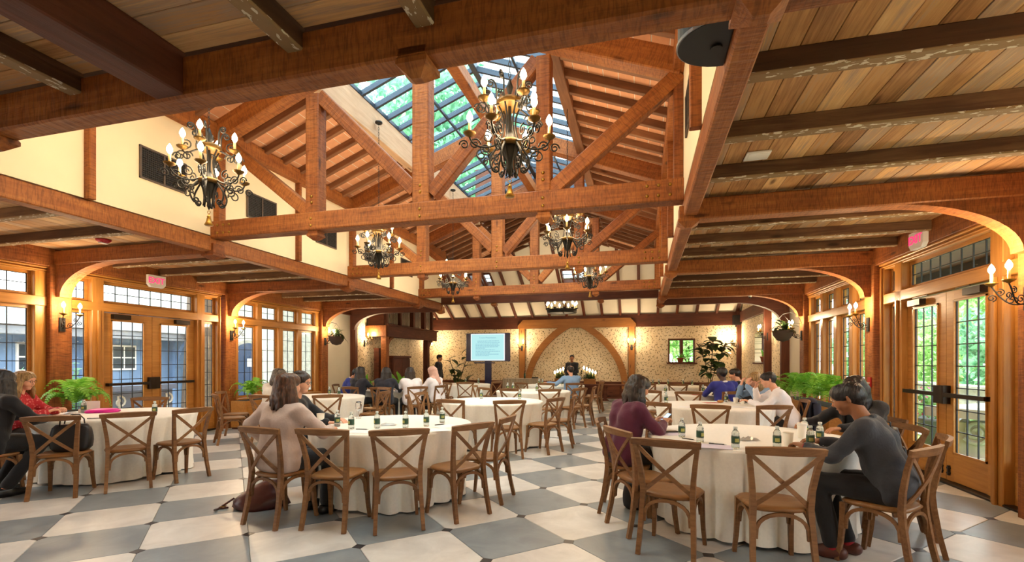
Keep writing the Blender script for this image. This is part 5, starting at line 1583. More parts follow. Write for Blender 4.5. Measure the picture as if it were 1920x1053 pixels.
part('body', b, M_BROWNBAG, t, True)
part('strap', MB().tube([(-.2, -.1, .12), (-.27, -.15, .07), (-.33, -.16, .03), (-.38, -.12, .012), (-.36, -.07, .010), (-.28, -.05, .012)], .010, 6), M_BROWNBAG, t, True)
part('buckle', MB().box(-.30, -.26, -.17, -.13, .05, .058), M_BRASS, t)
t = thing('floor_bag', 'dark soft bag on the floor under the chair of the woman in maroon', 'bag', (-.02, 5.10, 0))
part('body', soft_box(.34, .28, .24, top=.7), plain('charcoal cloth', '#2b2a2f', rough=.8), t, True)
part('handle', MB().tube([(-.10, 0, .22), (-.06, 0, .28), (.06, 0, .28), (.10, 0, .22)], .008, 6), M_LEATHER, t, True)
t = thing('backpack', 'black leather backpack standing on the chair seat behind the man in dark grey', 'bag', (2.17, 5.17, .472), math.radians(95))
part('body', soft_box(.30, .15, .42, top=.7), M_LEATHER, t, True)
part('front_pocket', soft_box(.24, .06, .22, top=.6).xf(Matrix.Translation((0, -.085, .03))), M_LEATHER, t, True)
part('top_handle', MB().tube([(-.05, 0, .41), (-.045, 0, .46), (.045, 0, .46), (.05, 0, .41)], .008, 6), M_LEATHER, t, True)
for s in (-1, 1):
    part('strap', MB().sweep([(s * .08, .05, .42), (s * .09, .09, .45), (s * .10, .10, .30), (s * .12, .085, .08)], .04, .01, (1, 0, 0)), M_LEATHER, t)
M_NAVY = plain('navy wool', '#23263a', rough=.85)
t = thing('draped_jacket', 'dark navy jacket hung over the chair back behind the man in white', 'jacket', (2.46, 8.33, 0), math.radians(88))
b = MB(); N = 13; vs = []
prof = [(-.035, .30), (-.05, .45), (-.055, .65), (-.05, .84), (-.03, .915), (.0, .93), (.03, .91), (.04, .8), (.045, .62)]
for p, z in prof:
    for i in range(N):
        u = i / (N - 1) * 2 - 1
        vs.append((u * (.25 - .02 * abs(z - .9)), p + .015 * math.sin(u * 9 + z * 6) + .045 * (1 - u * u) * (-1), z + .05 * (z > .85) * (-(abs(u) ** 3))))
b.add(vs, [(k * N + i, k * N + i + 1, k * N + N + i + 1, k * N + N + i) for k in range(len(prof) - 1) for i in range(N - 1)])
o = part('shell', b, M_NAVY, t, True)
sm = o.modifiers.new('thick', 'SOLIDIFY'); sm.thickness = .014; sm.offset = 0
part('sleeve', MB().tube([(-.24, -.05, .86), (-.27, -.06, .65), (-.26, -.05, .42)], [.055, .05, .045], 10), M_NAVY, t, True)
part('sleeve', MB().tube([(.24, -.05, .86), (.27, -.06, .65), (.26, -.05, .42)], [.055, .05, .045], 10), M_NAVY, t, True)

# ------------------------------------------------------------------ plants indoors
def frond_mesh():
    def mk():
        b = MB(); n = 15; P = []
        for i in range(n + 1):
            u = i / n
            P.append(Vector((u * .46 - .06 * u * u, 0, .34 * math.sin(u * 2.0) - .20 * u * u)))
        b.tube(P, [.004 * (1 - .8 * i / n) for i in range(n + 1)], 3)
        for i in range(2, n + 1):
            u = i / n; L_ = .085 * math.sin(PI * min(.98, .18 + u * .80)) + .008
            for s in (-1, 1):
                p = P[i]; t_ = (P[i] - P[i - 1]).normalized(); o = Vector((0, s, 0)) * L_ + t_ * L_ * .35 - Vector((0, 0, .18 * L_)); w = t_ * .011
                b.add([p - w, p + o * .5 - w * 1.1 + Vector((0, 0, .006)), p + o, p + o * .5 + w * 1.1 + Vector((0, 0, .006)), p + w], [(0, 1, 2, 3, 4)])
        return b.mesh('frond', M_FERN)
    return cached('frond', mk)
def fern(x, y, z, s, label, n=34, pot=True, cat='plant', name='potted_fern', group='ferns', mat=None, seed=1):
    t = thing(name, label, cat, (x, y, z), 0, group)
    g_ = random.Random(seed)
    if pot:
        part('pot', MB().lathe([(.09 * s, 0), (.13 * s, .02), (.16 * s, .2 * s), (.17 * s, .2 * s), (.14 * s, .17 * s)], 16), plain('dark clay', '#4a342a', rough=.8) if 'dark clay' not in MATS else MATS['dark clay'], t, True)
    for k in range(n):
        a = 2 * PI * k / n + g_.uniform(-.2, .2); tilt = g_.uniform(-.75, .45); sc = s * g_.uniform(.7, 1.15)
        M = Matrix.Translation((0, 0, .16 * s)) @ Matrix.Rotation(a, 4, 'Z') @ Matrix.Rotation(tilt, 4, 'Y') @ Matrix.Rotation(g_.uniform(-.3, .3), 4, 'X') @ Matrix.Scale(sc, 4)
        link('frond', frond_mesh(), t, M)
    return t
def planter_box(x, y, w, d, h, rz, label):
    t = thing('planter_box', label, 'planter', (x, y, 0), rz, 'oak planter boxes')
    part('box', MB().cbox(-w / 2, w / 2, -d / 2, d / 2, .04, h, .008), M_OAK, t)
    part('plinth', MB().box(-w / 2 + .02, w / 2 - .02, -d / 2 + .02, d / 2 - .02, 0, .05), M_DARKT, t)
    n = max(2, round(w / .5))
    for i in range(n):
        a = -w / 2 + (i + .5) * w / n
        for s in (-1,):
            part('raised_panel', MB().cbox(a - w / n / 2 + .05, a + w / n / 2 - .05, -d / 2 - .016, -d / 2 + .004, .12, h - .12, .008), M_OAK, t)
            part('vent_slot', MB().box(a - .035, a - .012, -d / 2 - .019, -d / 2 - .014, h * .52, h * .70).box(a + .012, a + .035, -d / 2 - .019, -d / 2 - .014, h * .52, h * .70), M_BLACK, t)
    part('soil', MB().box(-w / 2 + .03, w / 2 - .03, -d / 2 + .03, d / 2 - .03, h - .03, h + .004), plain('soil', '#2e2219', rough=.95) if 'soil' not in MATS else MATS['soil'], t)
    return t
planter_box(3.10, 13.0, .8, .40, .62, -PI / 2, 'small oak planter box against the plain wall past the right windows')
fern(3.05, 13.0, .58, 1.0, 'green fern in the small planter past the right windows', 28, False, seed=22)
planter_box(3.17, 10.45, 2.9, .44, .72, -PI / 2, 'long honey oak planter box below the far right windows')
for i, (y, s, lb) in enumerate(((11.55, 1.0, 'farthest'), (10.85, 1.0, 'middle'), (10.1, 1.05, 'nearer'), (9.4, 1.05, 'nearest'))):
    fern(3.14, y, .68, s, 'bright green fern in the right planter box, the ' + lb + ' one', 30, False, seed=i + 3)
planter_box(-8.55, 5.55, .9, .42, .72, PI / 2, 'honey oak planter box by the near left post')
fern(-8.50, 5.52, .68, 1.05, 'lush green fern by the near left post behind the woman in red', 44, False, seed=11)
planter_box(-8.55, 9.9, 2.4, .40, .62, PI / 2, 'honey oak planter box below the left four-light window')
fern(-8.50, 9.05, .58, 1.0, 'green fern at the near end of the left planter box', 34, False, seed=12)
fern(-8.50, 10.4, .58, .9, 'green fern under the middle of the left four-light window', 28, False, seed=13)
def broad_leaf(L_, W_, mat):
    def mk():
        b = MB(); n = 6; vs = []
        for i in range(n + 1):
            u = i / n
            w = W_ * (math.sin(PI * min(1, u ** .8)) ** .8) * (.75 + .35 * u) if 0 < u < 1 else .004
            z = .06 * L_ * math.sin(PI * u) - .25 * L_ * u * u
            vs += [(u * L_, -w / 2, z + .10 * w), (u * L_, 0, z), (u * L_, w / 2, z + .10 * w)]
        b.add(vs, [(3 * i + k, 3 * i + 3 + k, 3 * i + 4 + k, 3 * i + 1 + k) for i in range(n) for k in (0, 1)])
        return b.mesh('leaf', mat, True)
    return cached(('leaf', L_, W_, mat.name), mk)
def fig_tree(x, y, label, stems, seed, r):
    t = thing('fig_tree', label, 'plant', (x, y, 0), 0, None); g_ = random.Random(seed)
    part('pot', MB().lathe([(.16, 0), (.2, .02), (.24, .36), (.26, .38), (.22, .38), (.2, .33)], 18), MATS['dark clay'], t, True)
    lm = broad_leaf(.40, .30, M_FIG)
    for st in stems:
        part('stem', MB().tube(st, [.022] + [.014] * (len(st) - 1), 7), M_TRUNK, t, True)
        P = [Vector(p) for p in st]
        for k in range(st and r):
            u = g_.uniform(.35, 1.0) * (len(P) - 1); i = min(int(u), len(P) - 2); p = P[i].lerp(P[i + 1], u - i)
            M = Matrix.Translation(p) @ Matrix.Rotation(g_.uniform(0, 2 * PI), 4, 'Z') @ Matrix.Rotation(g_.uniform(-.8, .6), 4, 'Y') @ Matrix.Scale(g_.uniform(.7, 1.15), 4)
            link('leaf', lm, t, M)
    return t
if 'dark clay' not in MATS: plain('dark clay', '#4a342a', rough=.8)
fig_tree(-7.3, 18.7, 'fiddle leaf fig with sparse dark leaves left of the television', [[(0, 0, .3), (.1, 0, .8), (.25, 0, 1.3), (.45, .0, 1.8), (.5, 0, 2.1)], [(0, 0, .3), (-.1, 0, .8), (-.25, 0, 1.2), (-.4, 0, 1.65)], [(0, 0, .3), (.2, -.05, .6), (.5, 0, .85)]], 4, 11)
fig_tree(2.35, 18.5, 'full fiddle leaf fig beside the small leaded window on the far wall', [[(0, 0, .3), (-.05, 0, .8), (-.15, 0, 1.4), (-.3, 0, 1.9), (-.45, 0, 2.15)], [(0, 0, .3), (.02, 0, .9), (.05, 0, 1.5), (.1, 0, 2.0), (.1, 0, 2.3)], [(0, 0, .3), (.08, 0, .9), (.25, 0, 1.4), (.42, 0, 1.9), (.5, 0, 2.1)]], 9, 26)
def basket(x, y, z, rz, sx, label, seed):
    t = thing('hanging_basket', label, 'planter', (x, y, z), rz)
    part('basket', MB().lathe([(.02, -.2), (.12, -.17), (.2, -.06), (.225, .05), (.21, .05), (.18, -.05)], 18), plain('coir', '#4e4038', rough=.95, bump=.4, nscale=60) if 'coir' not in MATS else MATS['coir'], t, True)
    part('hanger', MB().tube([(0, 0, .42), (.1, 0, .30), (.22, 0, .05)], .004, 4).tube([(0, 0, .42), (-.1, 0, .3), (-.22, 0, .05)], .004, 4).tube([(0, 0, .42), (sx * .15, 0, .46), (sx * .30, 0, .40), (sx * .385, 0, .2)], .008, 5), M_IRON, t)
    g_ = random.Random(seed); lm = broad_leaf(.26, .075, M_FIG)
    for k in range(34):
        M = Matrix.Translation((g_.uniform(-.1, .1), g_.uniform(-.1, .1), .05 + g_.uniform(0, .12))) @ Matrix.Rotation(g_.uniform(0, 2 * PI), 4, 'Z') @ Matrix.Rotation(g_.uniform(-1.0, .9), 4, 'Y') @ Matrix.Scale(g_.uniform(.7, 1.3), 4)
        link('leaf', lm, t, M)
basket(XL + .53, 12.2, 2.16, 0, -1, 'hanging basket of dark leaves on the left post beyond the four-light window', 2)
basket(XR - .53, 12.2, 2.14, 0, 1, 'hanging basket of dark leaves on the right post beyond the windows', 6)
def leafy_pot(x, y, z, s, label, seed, lm, n=22):
    t = thing('potted_plant', label, 'plant', (x, y, z)); g_ = random.Random(seed)
    part('pot', MB().lathe([(.07 * s, 0), (.10 * s, .015 * s), (.13 * s, .16 * s), (.145 * s, .165 * s), (.145 * s, .2 * s), (.12 * s, .2 * s)], 16), plain('terracotta', '#8c4a30', rough=.8) if 'terracotta' not in MATS else MATS['terracotta'], t, True)
    for k in range(n):
        M = Matrix.Translation((g_.uniform(-.05, .05) * s, g_.uniform(-.05, .05) * s, .19 * s)) @ Matrix.Rotation(g_.uniform(0, 2 * PI), 4, 'Z') @ Matrix.Rotation(g_.uniform(-1.35, -.2), 4, 'Y') @ Matrix.Scale(s * g_.uniform(.7, 1.2), 4)
        link('leaf', lm, t, M)
leafy_pot(1.45, YF - .15, 1.455, .9, 'terracotta pot plant on the sill of the small far window', 3, broad_leaf(.26, .075, M_FERN))
leafy_pot(XR + .10, 16.75, 1.47, .9, 'terracotta pot plant on the sill of the right niche window', 5, broad_leaf(.26, .075, M_FERN))
leafy_pot(-8.2, 13.3, 0, 2.6, 'tall spiky green plant behind the man in the blue jacket', 7, broad_leaf(.30, .06, M_FERN), 30)
leafy_pot(-7.35, 13.9, 0, 2.6, 'tall spiky green plant behind the women with dark hair', 8, broad_leaf(.30, .06, M_FERN), 30)

# skirted table, trestle and flower boxes against the far wall
t = thing('skirted_table', 'long table with a taupe pleated skirt in front of the television', 'table', (-4.3, 17.6, 0))
part('top', MB().box(-.68, .68, -.36, .36, .84, .86), M_CLOTH2, t)
b = MB(); vs = []; per = [(-.68, -.36), (.68, -.36), (.68, .36), (-.68, .36), (-.68, -.36)]
n = 0
for (ax, ay), (bx, by) in zip(per[:-1], per[1:]):
    L_ = math.hypot(bx - ax, by - ay); m_ = int(L_ / .03)
    for i in range(m_):
        u = i / m_; off = .012 * (1 if i % 2 else -1); nx, ny = (by - ay) / L_, -(bx - ax) / L_
        vs.append((ax + (bx - ax) * u + nx * (off + .01), ay + (by - ay) * u + ny * (off + .01)))
n = len(vs)
b.add([(x, y, .02) for x, y in vs] + [(x, y, .85) for x, y in vs], [(i, (i + 1) % n, (i + 1) % n + n, i + n) for i in range(n)])
part('pleated_skirt', b, M_CLOTH2, t)
t = thing('green_bottle', 'dark green bottle standing on the skirted table', 'bottle', (-4.25, 17.7, .861))
part('body', MB().lathe([(.035, 0), (.038, .01), (.038, .16), (.014, .22), (.013, .27)], 12), plain('green glass', '#20402a', rough=.1), t, True)
part('cap', MB().lathe([(.015, .262), (.015, .285)], 10), M_BLACK, t)
t = thing('conference_speaker', 'small black device on the right of the skirted table', 'speaker', (-3.85, 17.7, .861))
part('body', MB().cbox(-.12, .12, -.06, .06, 0, .05, .02), M_BLACK, t)
part('grille', MB().cbox(-.09, .09, -.065, -.058, .01, .04, .005), M_VENT, t)
t = thing('trestle_table', 'long dark oak trestle table against the far wall under the arch', 'table', (-1.35, 18.75, 0))
beam('top', (-2.1, 0, .60), (2.1, 0, .60), .5, .06, M_DARKT, t)
for x in (-1.5, 0, 1.5):
    part('pedestal', MB().lathe([(.14, 0), (.14, .04), (.05, .08), (.09, .22), (.05, .34), (.09, .5), (.12, .57)], 14, (x, 0, 0)), M_DARKT, t, True)
beam('stretcher', (-1.5, 0, .12), (1.5, 0, .12), .06, .08, M_DARKT, t)
M_PETALW = plain('white blossom', '#f3eddc', rough=.7)
for i, (x, lb) in enumerate(((-3.06, 'left wooden box of white candles and flowers on the trestle table'), (-1.93, 'right wooden box of white candles and flowers on the trestle table'))):
    t = thing('flower_box', lb, 'planter', (x, 18.75, .631))
    part('box', MB().cbox(-.22, .22, -.12, .12, 0, .20, .01), OAK2, t)
    foliage('foliage', 160, .06, (.24, .14, .16), M_FIG, 80 + i, t, Matrix.Translation((0, 0, .28)), r_in=.1)
    for k in range(5):
        x_ = -.22 + k * .11; h = .22 + (.20 - .045 * (k if i else 4 - k)) 
        link('candle', candle_mesh(), t, Matrix.Translation((x_, -.05, h)) @ Matrix.Scale(1.4, 4))
        link('bulb', bulb_mesh(), t, Matrix.Translation((x_, -.05, h + .14)) @ Matrix.Scale(1.3, 4))
t = thing('leaf_spray', 'spray of thin dark branches behind the presenter', 'plant', (-2.55, 19.35, 0))
part('vase', MB().lathe([(.10, 0), (.15, .1), (.16, .4), (.08, .62), (.11, .7)], 16), MATS['dark clay'], t, True)
g_ = random.Random(2); lm = broad_leaf(.16, .05, M_FIG)
for k in range(14):
    a = g_.uniform(-1.15, 1.15); L_ = g_.uniform(.55, .95)
    tip = Vector((math.sin(a) * L_, g_.uniform(-.2, .1), .70 + math.cos(a) * L_ * .95))
    part('branch', MB().tube([(0, 0, .66), (tip.x * .45, tip.y * .5, .7 + (tip.z - .7) * .55), tip], .005, 4), M_TRUNK, t)
    for q in range(6):
        p = Vector((0, 0, .66)).lerp(tip, .35 + q * .13)
        link('leaf', lm, t, Matrix.Translation(p) @ Matrix.Rotation(g_.uniform(0, 6.28), 4, 'Z') @ Matrix.Rotation(g_.uniform(-.8, .5), 4, 'Y'))
# ------------------------------------------------------------------ people: bodies grown as one surface from a signed distance field
def smin(a, b, k):
    h = np.maximum(k - np.abs(a - b), 0) / k
    return np.minimum(a, b) - h * h * k * .25
class Field:
    def __init__(s, lo, hi, h):
        s.lo = np.array(lo, np.float32); s.h = h
        s.n = np.ceil((np.array(hi) - s.lo) / h).astype(int) + 1
        s.D = np.full(s.n, .5, np.float32)
    def block(s, lo, hi):
        a = np.clip(np.floor((np.array(lo) - s.lo) / s.h).astype(int), 0, s.n); b = np.clip(np.ceil((np.array(hi) - s.lo) / s.h).astype(int) + 1, 0, s.n)
        return a, b
    def pts(s, a, b):
        g = np.meshgrid(*[s.lo[i] + s.h * np.arange(a[i], b[i], dtype=np.float32) for i in range(3)], indexing='ij')
        return g
    def cone(s, p, q, r1, r2, k=.03, op='add', sc=None):
        p = np.array(p, np.float32); q = np.array(q, np.float32); R = max(r1, r2) + k + s.h * 3
        a, b = s.block(np.minimum(p, q) - R, np.maximum(p, q) + R)
        if (b <= a).any(): return
        X, Y, Z = s.pts(a, b)
        d = q - p; L2 = float(d @ d) + 1e-9
        t = np.clip(((X - p[0]) * d[0] + (Y - p[1]) * d[1] + (Z - p[2]) * d[2]) / L2, 0, 1)
        dd = np.sqrt((X - p[0] - t * d[0]) ** 2 + (Y - p[1] - t * d[1]) ** 2 + (Z - p[2] - t * d[2]) ** 2) - (r1 + (r2 - r1) * t)
        sl = tuple(slice(a[i], b[i]) for i in range(3))
        if op == 'add':
            s.D[sl] = smin(s.D[sl], dd, k)
        else:
            s.D[sl] = -smin(-s.D[sl], dd, k)
    def wrinkle(s, amp, f):
        X, Y, Z = s.pts(np.zeros(3, int), s.n)
        s.D += amp * (np.sin(X * f + 2.1 * np.sin(Z * f * .45)) * np.sin(Z * f * .7 + 1.7 * np.sin(Y * f * .5)) + .5 * np.sin(Y * f * 1.6 + X * f * .8))
    def mesh(s):
        D = s.D; I = D < 0
        c = [D[i:D.shape[0] - 1 + i, j:D.shape[1] - 1 + j, k:D.shape[2] - 1 + k] for i in (0, 1) for j in (0, 1) for k in (0, 1)]
        ci = [x < 0 for x in c]
        cnt = sum(x.astype(np.int8) for x in ci)
        act = np.argwhere((cnt > 0) & (cnt < 8))
        if len(act) == 0: return np.zeros((0, 3)), np.zeros((0, 4), int)
        ix = tuple(act.T); v = np.stack([x[ix] for x in c], 1)
        co = np.array([(i, j, k) for i in (0, 1) for j in (0, 1) for k in (0, 1)], np.float32)
        acc = np.zeros((len(act), 3), np.float32); w = np.zeros(len(act), np.float32)
        for a in range(8):
            for b in range(a + 1, 8):
                if abs(co[a] - co[b]).sum() == 1:
                    m = (v[:, a] < 0) != (v[:, b] < 0)
                    t = np.where(m, v[:, a] / np.where(m, v[:, a] - v[:, b], 1), 0)
                    acc += m[:, None] * (co[a] + t[:, None] * (co[b] - co[a])); w += m
        P = s.lo + s.h * (act + acc / w[:, None])
        idx = -np.ones(cnt.shape, int); idx[ix] = np.arange(len(act))
        F = []
        for ax in range(3):
            u, w_ = [(1, 2), (2, 0), (0, 1)][ax]
            sl0 = [slice(None)] * 3; sl1 = [slice(None)] * 3; sl0[ax] = slice(0, -1); sl1[ax] = slice(1, None)
            a = I[tuple(sl0)]; b = I[tuple(sl1)]
            for flip, m in ((False, a & ~b), (True, ~a & b)):
                e = np.argwhere(m)
                ok = (e[:, u] > 0) & (e[:, w_] > 0) & (e[:, u] < cnt.shape[u]) & (e[:, w_] < cnt.shape[w_])
                e = e[ok]
                def at(du, dw):
                    q = e.copy(); q[:, u] -= du; q[:, w_] -= dw
                    return idx[tuple(q.T)]
                f = np.stack([at(1, 1), at(0, 1), at(0, 0), at(1, 0)], 1)
                F.append(f[:, ::-1] if flip else f)
        return P, np.concatenate(F)
def np_mesh(name, pieces, mat):
    V = []; F = []; o = 0
    for P, f in pieces:
        V.append(P); F.append(f + o); o += len(P)
    V = np.concatenate(V).astype(np.float32); F = np.concatenate(F).astype(np.int32)
    F = F[(F >= 0).all(1)]
    me = bpy.data.meshes.new(name)
    me.vertices.add(len(V)); me.vertices.foreach_set('co', V.ravel())
    me.loops.add(F.size); me.loops.foreach_set('vertex_index', F.ravel())
    me.polygons.add(len(F)); me.polygons.foreach_set('loop_start', np.arange(0, F.size, 4, dtype=np.int32)); me.polygons.foreach_set('loop_total', np.full(len(F), 4, dtype=np.int32))
    me.polygons.foreach_set('use_smooth', np.ones(len(F), bool))
    me.materials.append(mat); me.update(calc_edges=True); me.validate()
    return me
def grow(prims, h, pad=.05, wr=None, cuts=()):
    pts = np.array([p for c in prims for p in (c[0], c[1])]); r = max(max(c[2], c[3]) for c in prims)
    f = Field(pts.min(0) - r - pad, pts.max(0) + r + pad, h)
    for c in prims:
        f.cone(c[0], c[1], c[2], c[3], c[4] if len(c) > 4 else .03)
    if wr: f.wrinkle(*wr)
    for c in cuts:
        f.cone(c[0], c[1], c[2], c[3], c[4] if len(c) > 4 else .008, op='cut')
    return f.mesh()
def skin(n, c): return plain(n, c, rough=.5, noise=.06, nscale=20)
SK_L, SK_M, SK_T, SK_D = skin('fair skin', '#d99f82'), skin('warm skin', '#bd8560'), skin('tan skin', '#9c6644'), skin('deep skin', '#4d3023')
def hairmat(n, c1, c2):
    m, nt, b = new_mat(n); L = nt.links.new
    t = nt.nodes.new('ShaderNodeTexCoord'); mp = nt.nodes.new('ShaderNodeMapping'); mp.inputs['Scale'].default_value = (70, 70, 7)
    nz = nt.nodes.new('ShaderNodeTexNoise'); nz.inputs['Scale'].default_value = 1; nz.inputs['Detail'].default_value = 4
    L(t.outputs['Object'], mp.inputs[0]); L(mp.outputs[0], nz.inputs['Vector'])
    r = nt.nodes.new('ShaderNodeValToRGB'); r.color_ramp.elements[0].position = .35; r.color_ramp.elements[0].color = rgb(c1); r.color_ramp.elements[1].position = .7; r.color_ramp.elements[1].color = rgb(c2)
    L(nz.outputs['Fac'], r.inputs['Fac']); L(r.outputs['Color'], b.inputs['Base Color']); b.inputs['Roughness'].default_value = .42
    bp = nt.nodes.new('ShaderNodeBump'); bp.inputs['Strength'].default_value = .7; bp.inputs['Distance'].default_value = .01
    L(nz.outputs['Fac'], bp.inputs['Height']); L(bp.outputs['Normal'], b.inputs['Normal'])
    return m
H_BLACK, H_BROWN, H_BLOND, H_DKBR, H_ASH = hairmat('black hair', '#0d0b0c', '#2a2426'), hairmat('chestnut hair', '#2c1a12', '#5e3a26'), hairmat('dark blond hair', '#6e5232', '#b3925f'), hairmat('dark brown hair', '#17100d', '#3a2a22'), hairmat('ash tipped hair', '#2b2522', '#7a6c5e')
def cloth(n, c, bump=.25, ns=60): return plain(n, c, rough=.85, noise=.035, nscale=ns, bump=bump, sheen=.15)
F_BLACK, F_BEIGE, F_WHITE, F_NAVY = cloth('black cloth', '#15141a'), cloth('beige linen', '#bfaaa0'), cloth('white knit', '#e9e3da'), cloth('dark navy cloth', '#20222f')
F_BLUE, F_ROYAL, F_MAROON, F_GREY = cloth('blue jacket cloth', '#2b3a8f'), cloth('royal blue suiting', '#2a2f8a'), cloth('maroon blouse', '#571a35'), cloth('charcoal shirt', '#34373f')
F_SHIRT, F_SKY, F_TROUSER, F_SUIT = cloth('white shirt cotton', '#eeeaf0'), cloth('pale blue linen', '#7f9bbd'), cloth('black trousers', '#131217'), cloth('dark suiting', '#16171f')
F_PINK, F_REDSOCK, F_SHOE, F_BSHOE = cloth('dusty pink scarf', '#d3aa9a'), cloth('red sock', '#a01e2c'), plain('brown leather shoe', '#5a2e24', rough=.4), plain('black shoe', '#121114', rough=.35)
def plaid():
    m, nt, b = new_mat('red plaid'); L = nt.links.new
    t = nt.nodes.new('ShaderNodeTexCoord'); n = nt.nodes.new('ShaderNodeTexVoronoi'); n.inputs['Scale'].default_value = 34
    L(t.outputs['Object'], n.inputs['Vector'])
    r = nt.nodes.new('ShaderNodeValToRGB'); r.color_ramp.elements[0].color = rgb('#e58a86'); r.color_ramp.elements[0].position = .15; r.color_ramp.elements[1].color = rgb('#b3202c'); r.color_ramp.elements[1].position = .4
    L(n.outputs['Distance'], r.inputs['Fac']); L(r.outputs['Color'], b.inputs['Base Color']); b.inputs['Roughness'].default_value = .8
    return m
F_PLAID = plaid()
M_EYEW, M_EYED, M_LIP, M_LIPD = plain('eye white', '#e8e2da', rough=.2), plain('dark iris', '#24170f', rough=.15), plain('lips', '#b0645a', rough=.5), plain('dark lips', '#6e3c34', rough=.5)
M_SPEC = plain('spectacle frame', '#2a2422', rough=.3)
def V3(*a): return np.array(a, float)
def rot(axis, a):
    return np.array(Matrix.Rotation(a, 3, axis))
def ik(S, T, l1, l2, pole):
    d = T - S; L = np.linalg.norm(d)
    if L > (l1 + l2) * .995:
        T = S + d / L * (l1 + l2) * .995; d = T - S; L = np.linalg.norm(d)
    x = d / L; a = (l1 * l1 - l2 * l2 + L * L) / (2 * L); hh = math.sqrt(max(0, l1 * l1 - a * a))
    p = pole - x * (pole @ x); p = p / (np.linalg.norm(p) + 1e-9)
    return S + x * a + p * hh, T
def hand_prims(W, d, n, s, curl=.5, thumb=1):
    """palm and five fingers; d points along the hand, n is the back of the hand"""
    d = d / np.linalg.norm(d); n = n - d * (n @ d); n /= np.linalg.norm(n); r = np.cross(d, n) * s
    P = []
    for o in (-.026, -.009, .009, .026):
        P.append((W + d * .01 + r * o * .55, W + d * .085 + r * o, .015, .0125, .012))
    for o, L_ in ((-.030, .066), (-.010, .078), (.010, .082), (.029, .074)):
        b = W + d * .085 + r * o; q = d
        a = 0
        for seg, rr in ((.45, .0092), (.32, .0085), (.23, .0075)):
            a += curl * .75
            dv = d * math.cos(a) - n * math.sin(a) + r * o * .6
            e = b + dv * L_ * seg
            P.append((b, e, rr, rr * .93, .004)); b = e
    t0 = W + d * .025 + r * .026
    t1 = t0 + (d * .6 + r * .75 - n * .25) * .042; t2 = t1 + (d * .9 + r * .25 - n * .3 * curl) * .034
    P += [(t0, t1, .0135, .0105, .010), (t1, t2, .0105, .0085, .004)]
    return P
